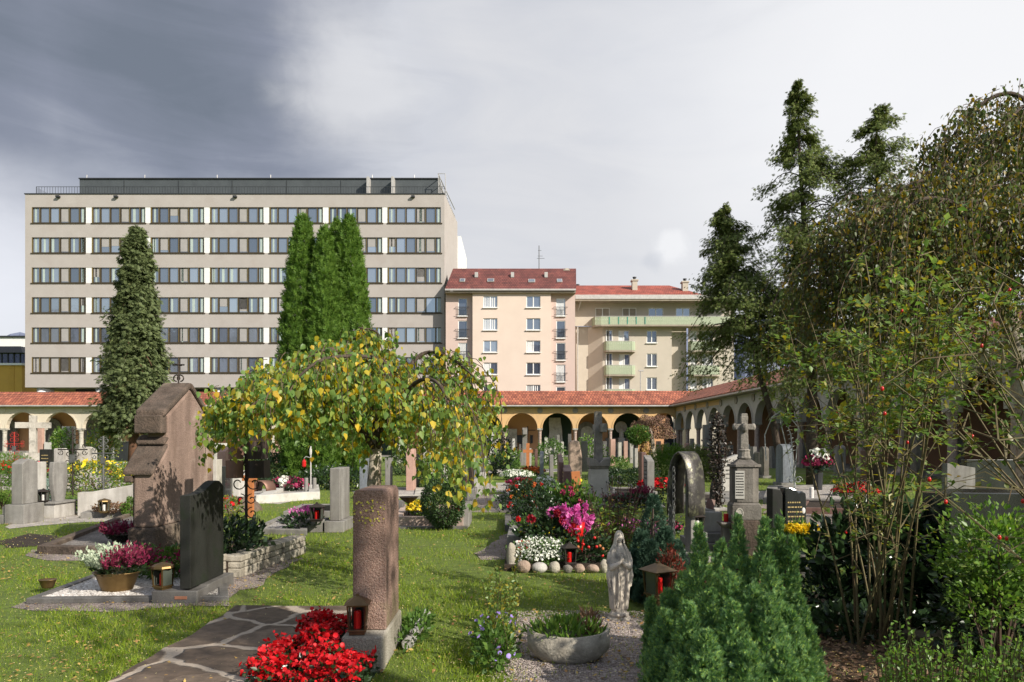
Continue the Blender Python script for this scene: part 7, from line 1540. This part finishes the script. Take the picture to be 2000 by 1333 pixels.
for px, py, D, r in sp:
    py += 38 if 1055 < py < 1145 and D < 5 else 0
    x, y, H = X_(px,D), D, Z_(py,D); m_ = int(1100+1300*r*6); t = rng.random(m_)**.8; hh = max(.02, H-.55); z = H-hh*t*1.15 if False else H-(H-.05)*t
    r *= (.8 if py < 1060 else .95); rr = r*np.clip((H-z)/(.7 if py < 1060 else .5), 0, 1)**(.95 if py < 1060 else .75)*(1+.2*np.sin(t*40+px)); a = rng.uniform(0, 2*PI, m_); rad_ = rr*(.55+.45*rng.random(m_)**.5)*(1+.12*rng.normal(size=m_))
    P.append(np.stack([x-cxr+rad_*np.cos(a)+(cxr-x)*.12*np.clip((H-z),0,1), y-cyr+rad_*np.sin(a), z], 1)); DR.append(np.stack([np.cos(a)*.55, np.sin(a)*.55, np.full(m_, .95)], 1)+rng.normal(size=(m_,3))*.4); NR.append(np.stack([np.cos(a), np.sin(a), np.full(m_, .3)], 1))
    b.tube([(0,0,0),((x-cxr)*.7,(y-cyr)*.7,H*.45),(x-cxr,y-cyr,H*.95)], [.03,.018,.004], 5)
P = np.concatenate(P); DR = np.concatenate(DR); k = P[:, 2] > .02; scatter('crown', l_bluec, P[k], DR[k], .05*rng.uniform(.6, 1.25, k.sum()), SPRAY, T, nrm=np.concatenate(NR)[k]); b.build('stems', m_barkr, T)
# --- small dark juniper behind the statue
T = thing('juniper_shrub', 'dark blue-green juniper with one tall spire right of the statue', 'shrub', (X_(1275,7.5), 7.5, 0)); P = []; DR = []
for px, py, D, r in ((1277,972,7.6,.11),(1252,1040,7.5,.14),(1300,1035,7.5,.14),(1320,1060,7.7,.12),(1240,1080,7.3,.13),(1268,1060,7.2,.16),(1295,1090,7.2,.15),(1235,1150,7.2,.12),(1260,1140,7.0,.14)):
    x, H = X_(px,D)-X_(1275,7.5), Z_(py,D); m_ = 1100; t = rng.random(m_); z = H-(H-.03)*t; rr = r*np.clip((H-z)/.35, 0, 1)**.7; a = rng.uniform(0, 2*PI, m_); w_ = rr*(.5+.5*rng.random(m_)**.5)*(1+.15*np.sin(t*30))
    P.append(np.stack([x+w_*np.cos(a), D-7.5+w_*np.sin(a), z], 1)); DR.append(np.stack([np.cos(a), np.sin(a), np.full(m_,.9)], 1)+rng.normal(size=(m_,3))*.35)
P = np.concatenate(P); scatter('crown', l_darkc, P, np.concatenate(DR), .075, SPRAY2, T); b = MB(); b.tube([(0,0,0),(0,0,.9)], [.03,.01], 5); b.build('trunk', m_bark, T)
T = thing('astilbe_plant', 'dry rust-red feathery plant between the juniper and the cypress', 'plant', (X_(1310,6.9), 6.95, 0)); P = rng.normal(size=(700,3))*[.09,.08,0]; P[:, 2] = rng.random(700)*.6*(1-2.5*np.abs(P[:, 0])); scatter('foliage', leafm('rust_leaves', [(.22,.04,.02),(.12,.03,.02)], .2, .7), P, rng.normal(size=(700,3))*.5+[0,0,.8], .06, LONG, T)
# --- shade trees standing outside the picture, behind and to the right of the camera
def shade(x, y, zc, r, n, ls, seed, label):
    T = thing('shade_tree', label, 'tree', (x, y, 0)); P, d_ = crown_pts(n, r, .25, seed, .3, 4); cl = rng.normal(size=(60,3))*.5*np.array(r)
    P = cl[rng.integers(0, 60, n)]*1.1+rng.normal(size=(n,3))*.34; P[:, 2] += zc; scatter('crown', l_green, P, rng.normal(size=(n,3)), ls, LEAF, T)
    b = MB(); b.tube([(0,0,0),(0,0,zc)], [.2,.12], 8); b.build('trunk', m_bark, T)
shade(6.74, -1.3, 7.5, (.8,.7,.6), 600, .15, 5, 'leafy tree behind the photographer casting dappled shade on the stele')
shade(14.5, 3.0, 7.0, (1.8,2.2,1.5), 5000, .18, 8, 'leafy tree outside the picture shading the right foreground shrubs')
# distant greenery seen over the arcade roof
bush((X_(480,62), 83), (4.5,2,1.3), 2500, .4, l_rose, 'autumn tree tops rising behind the arcade roof near the office block', 'tree', 'garden_trees', z0=7.0, stems=3)
# ================================================================== GRASS AND FALLEN LEAVES
def inpoly(x, y, P):
    c = np.zeros(len(x), bool); n = len(P)
    for i in range(n):
        x1, y1 = P[i]; x2, y2 = P[(i+1) % n]
        if y1 == y2: continue
        k = ((y1 > y) != (y2 > y)) & (x < (x2-x1)*(y-y1)/(y2-y1)+x1); c ^= k
    return c
def field(n, y0, y1, pw=1.0):
    y = y0*(y1/y0)**(rng.random(n)**pw); x = rng.uniform(-.82, .82, n)*y; return x, y
x, y = field(300000, 3.6, 34, 1.25); ok = np.ones(len(x), bool)
for Pl in EXCL: ok &= ~inpoly(x, y, Pl)
jx, jy = x+rng.normal(size=len(x))*.08+.07*np.sin(y*9), y+rng.normal(size=len(x))*.08+.07*np.sin(x*8)
for Pl in SOFT: ok &= ~(inpoly(jx, jy, Pl) & (rng.random(len(x)) < .96))
pat = np.sin(x*2.1+y*1.3)+np.sin(x*.9-y*2.4+1)+np.sin(x*5.1+y*4.3); ok &= (pat > -1.6) | (rng.random(len(x)) < .5)
x, y = x[ok], y[ok]; n = len(x); P = np.stack([x, y, np.full(n, -.003)], 1); dr = np.stack([rng.normal(size=n)*.5, rng.normal(size=n)*.5, np.ones(n)], 1)
gsz = (.032+.0016*y)*rng.uniform(.5, 1.35, n)*(1+.25*np.clip(pat[ok], -1, 1))
GB = T_([(0,.07,0),(0,-.07,0),(1,0,.25)], [(0,1,2)])
o = scatter('grass', l_grass, P, dr, gsz, GB); struct(o, 'stuff')
x, y = field(16000, 3.8, 32); k = rng.random(len(x)) < .75*(.35+.65*(np.sin(x*1.7)+np.sin(y*2.3+x) > .1)); x, y = x[k], y[k]; n = len(x)
d_ = rng.normal(size=(n,3)); d_[:, 2] *= .2; o = scatter('fallen_leaves', l_fall, np.stack([x, y, rng.uniform(.018,.034,n)], 1), d_, (.03+.0013*y)*rng.uniform(.5,1.3,n), LEAF, up=(0,0,1)); struct(o, 'stuff')
x, y = field(26000, 3.8, 22); n = len(x); d_ = rng.normal(size=(n,3)); d_[:, 2] *= .3
o = scatter('leaf_flecks', leafm('pale_leaf_flecks', [(.5,.42,.16),(.62,.55,.28),(.4,.3,.1)], .1, .7), np.stack([x, y, rng.uniform(.018,.036,n)], 1), d_, (.009+.0006*y)*rng.uniform(.5,1.4,n), LEAF, up=(0,0,1)); struct(o, 'stuff')
n = 3200; x = rng.uniform(1.75, 3.4, n); y = rng.uniform(3.9, 6.2, n); d_ = rng.normal(size=(n,3)); d_[:, 2] *= .35
o = scatter('leaf_litter', l_brown, np.stack([x, y, rng.uniform(.01,.035,n)], 1), d_, .05*rng.uniform(.5,1.3,n), LEAF, up=(0,0,1)); struct(o, 'stuff')
n = 9000; x = rng.uniform(-.15, 1.5, n); y = rng.uniform(4.4, 6.75, n); d_ = rng.normal(size=(n,3)); PB = T_([(0,0,-.3),(.5,.45,.1),(0,.6,.0),(-.5,.4,.05),(-.55,-.35,0),(.1,-.55,0),(.6,-.3,0),(0,0,.35)], [(7,6,1),(7,1,2),(7,2,3),(7,3,4),(7,4,5),(7,5,6)])
o = scatter('gravel_stones', leafm('gravel_stone_colours', [(.34,.28,.25),(.2,.165,.15),(.44,.38,.34),(.27,.23,.2)], 0, .85), np.stack([x, y, np.full(n,.009)], 1), np.stack([rng.normal(size=n), rng.normal(size=n), rng.normal(size=n)*.1], 1), .011*rng.uniform(.5,1.5,n), PB, up=(0,0,1)); struct(o, 'stuff')
Q = [G(60,1176),G(430,1172),G(425,1125),G(200,1132)]; n = 9000; y = rng.uniform(7.05, 8.3, n); x = rng.uniform(-4.7, -3.3, n); k = inpoly(x, y, Q); x, y = x[k], y[k]; n = len(x)
o = scatter('white_pebbles', leafm('white_pebble_colours', [(.6,.57,.52),(.36,.32,.29),(.74,.71,.67),(.46,.41,.37)], 0, .7), np.stack([x, y, np.full(n,.047)], 1), np.stack([rng.normal(size=n), rng.normal(size=n), rng.normal(size=n)*.1], 1), .018*rng.uniform(.5,1.5,n), PB, up=(0,0,1)); struct(o, 'stuff')
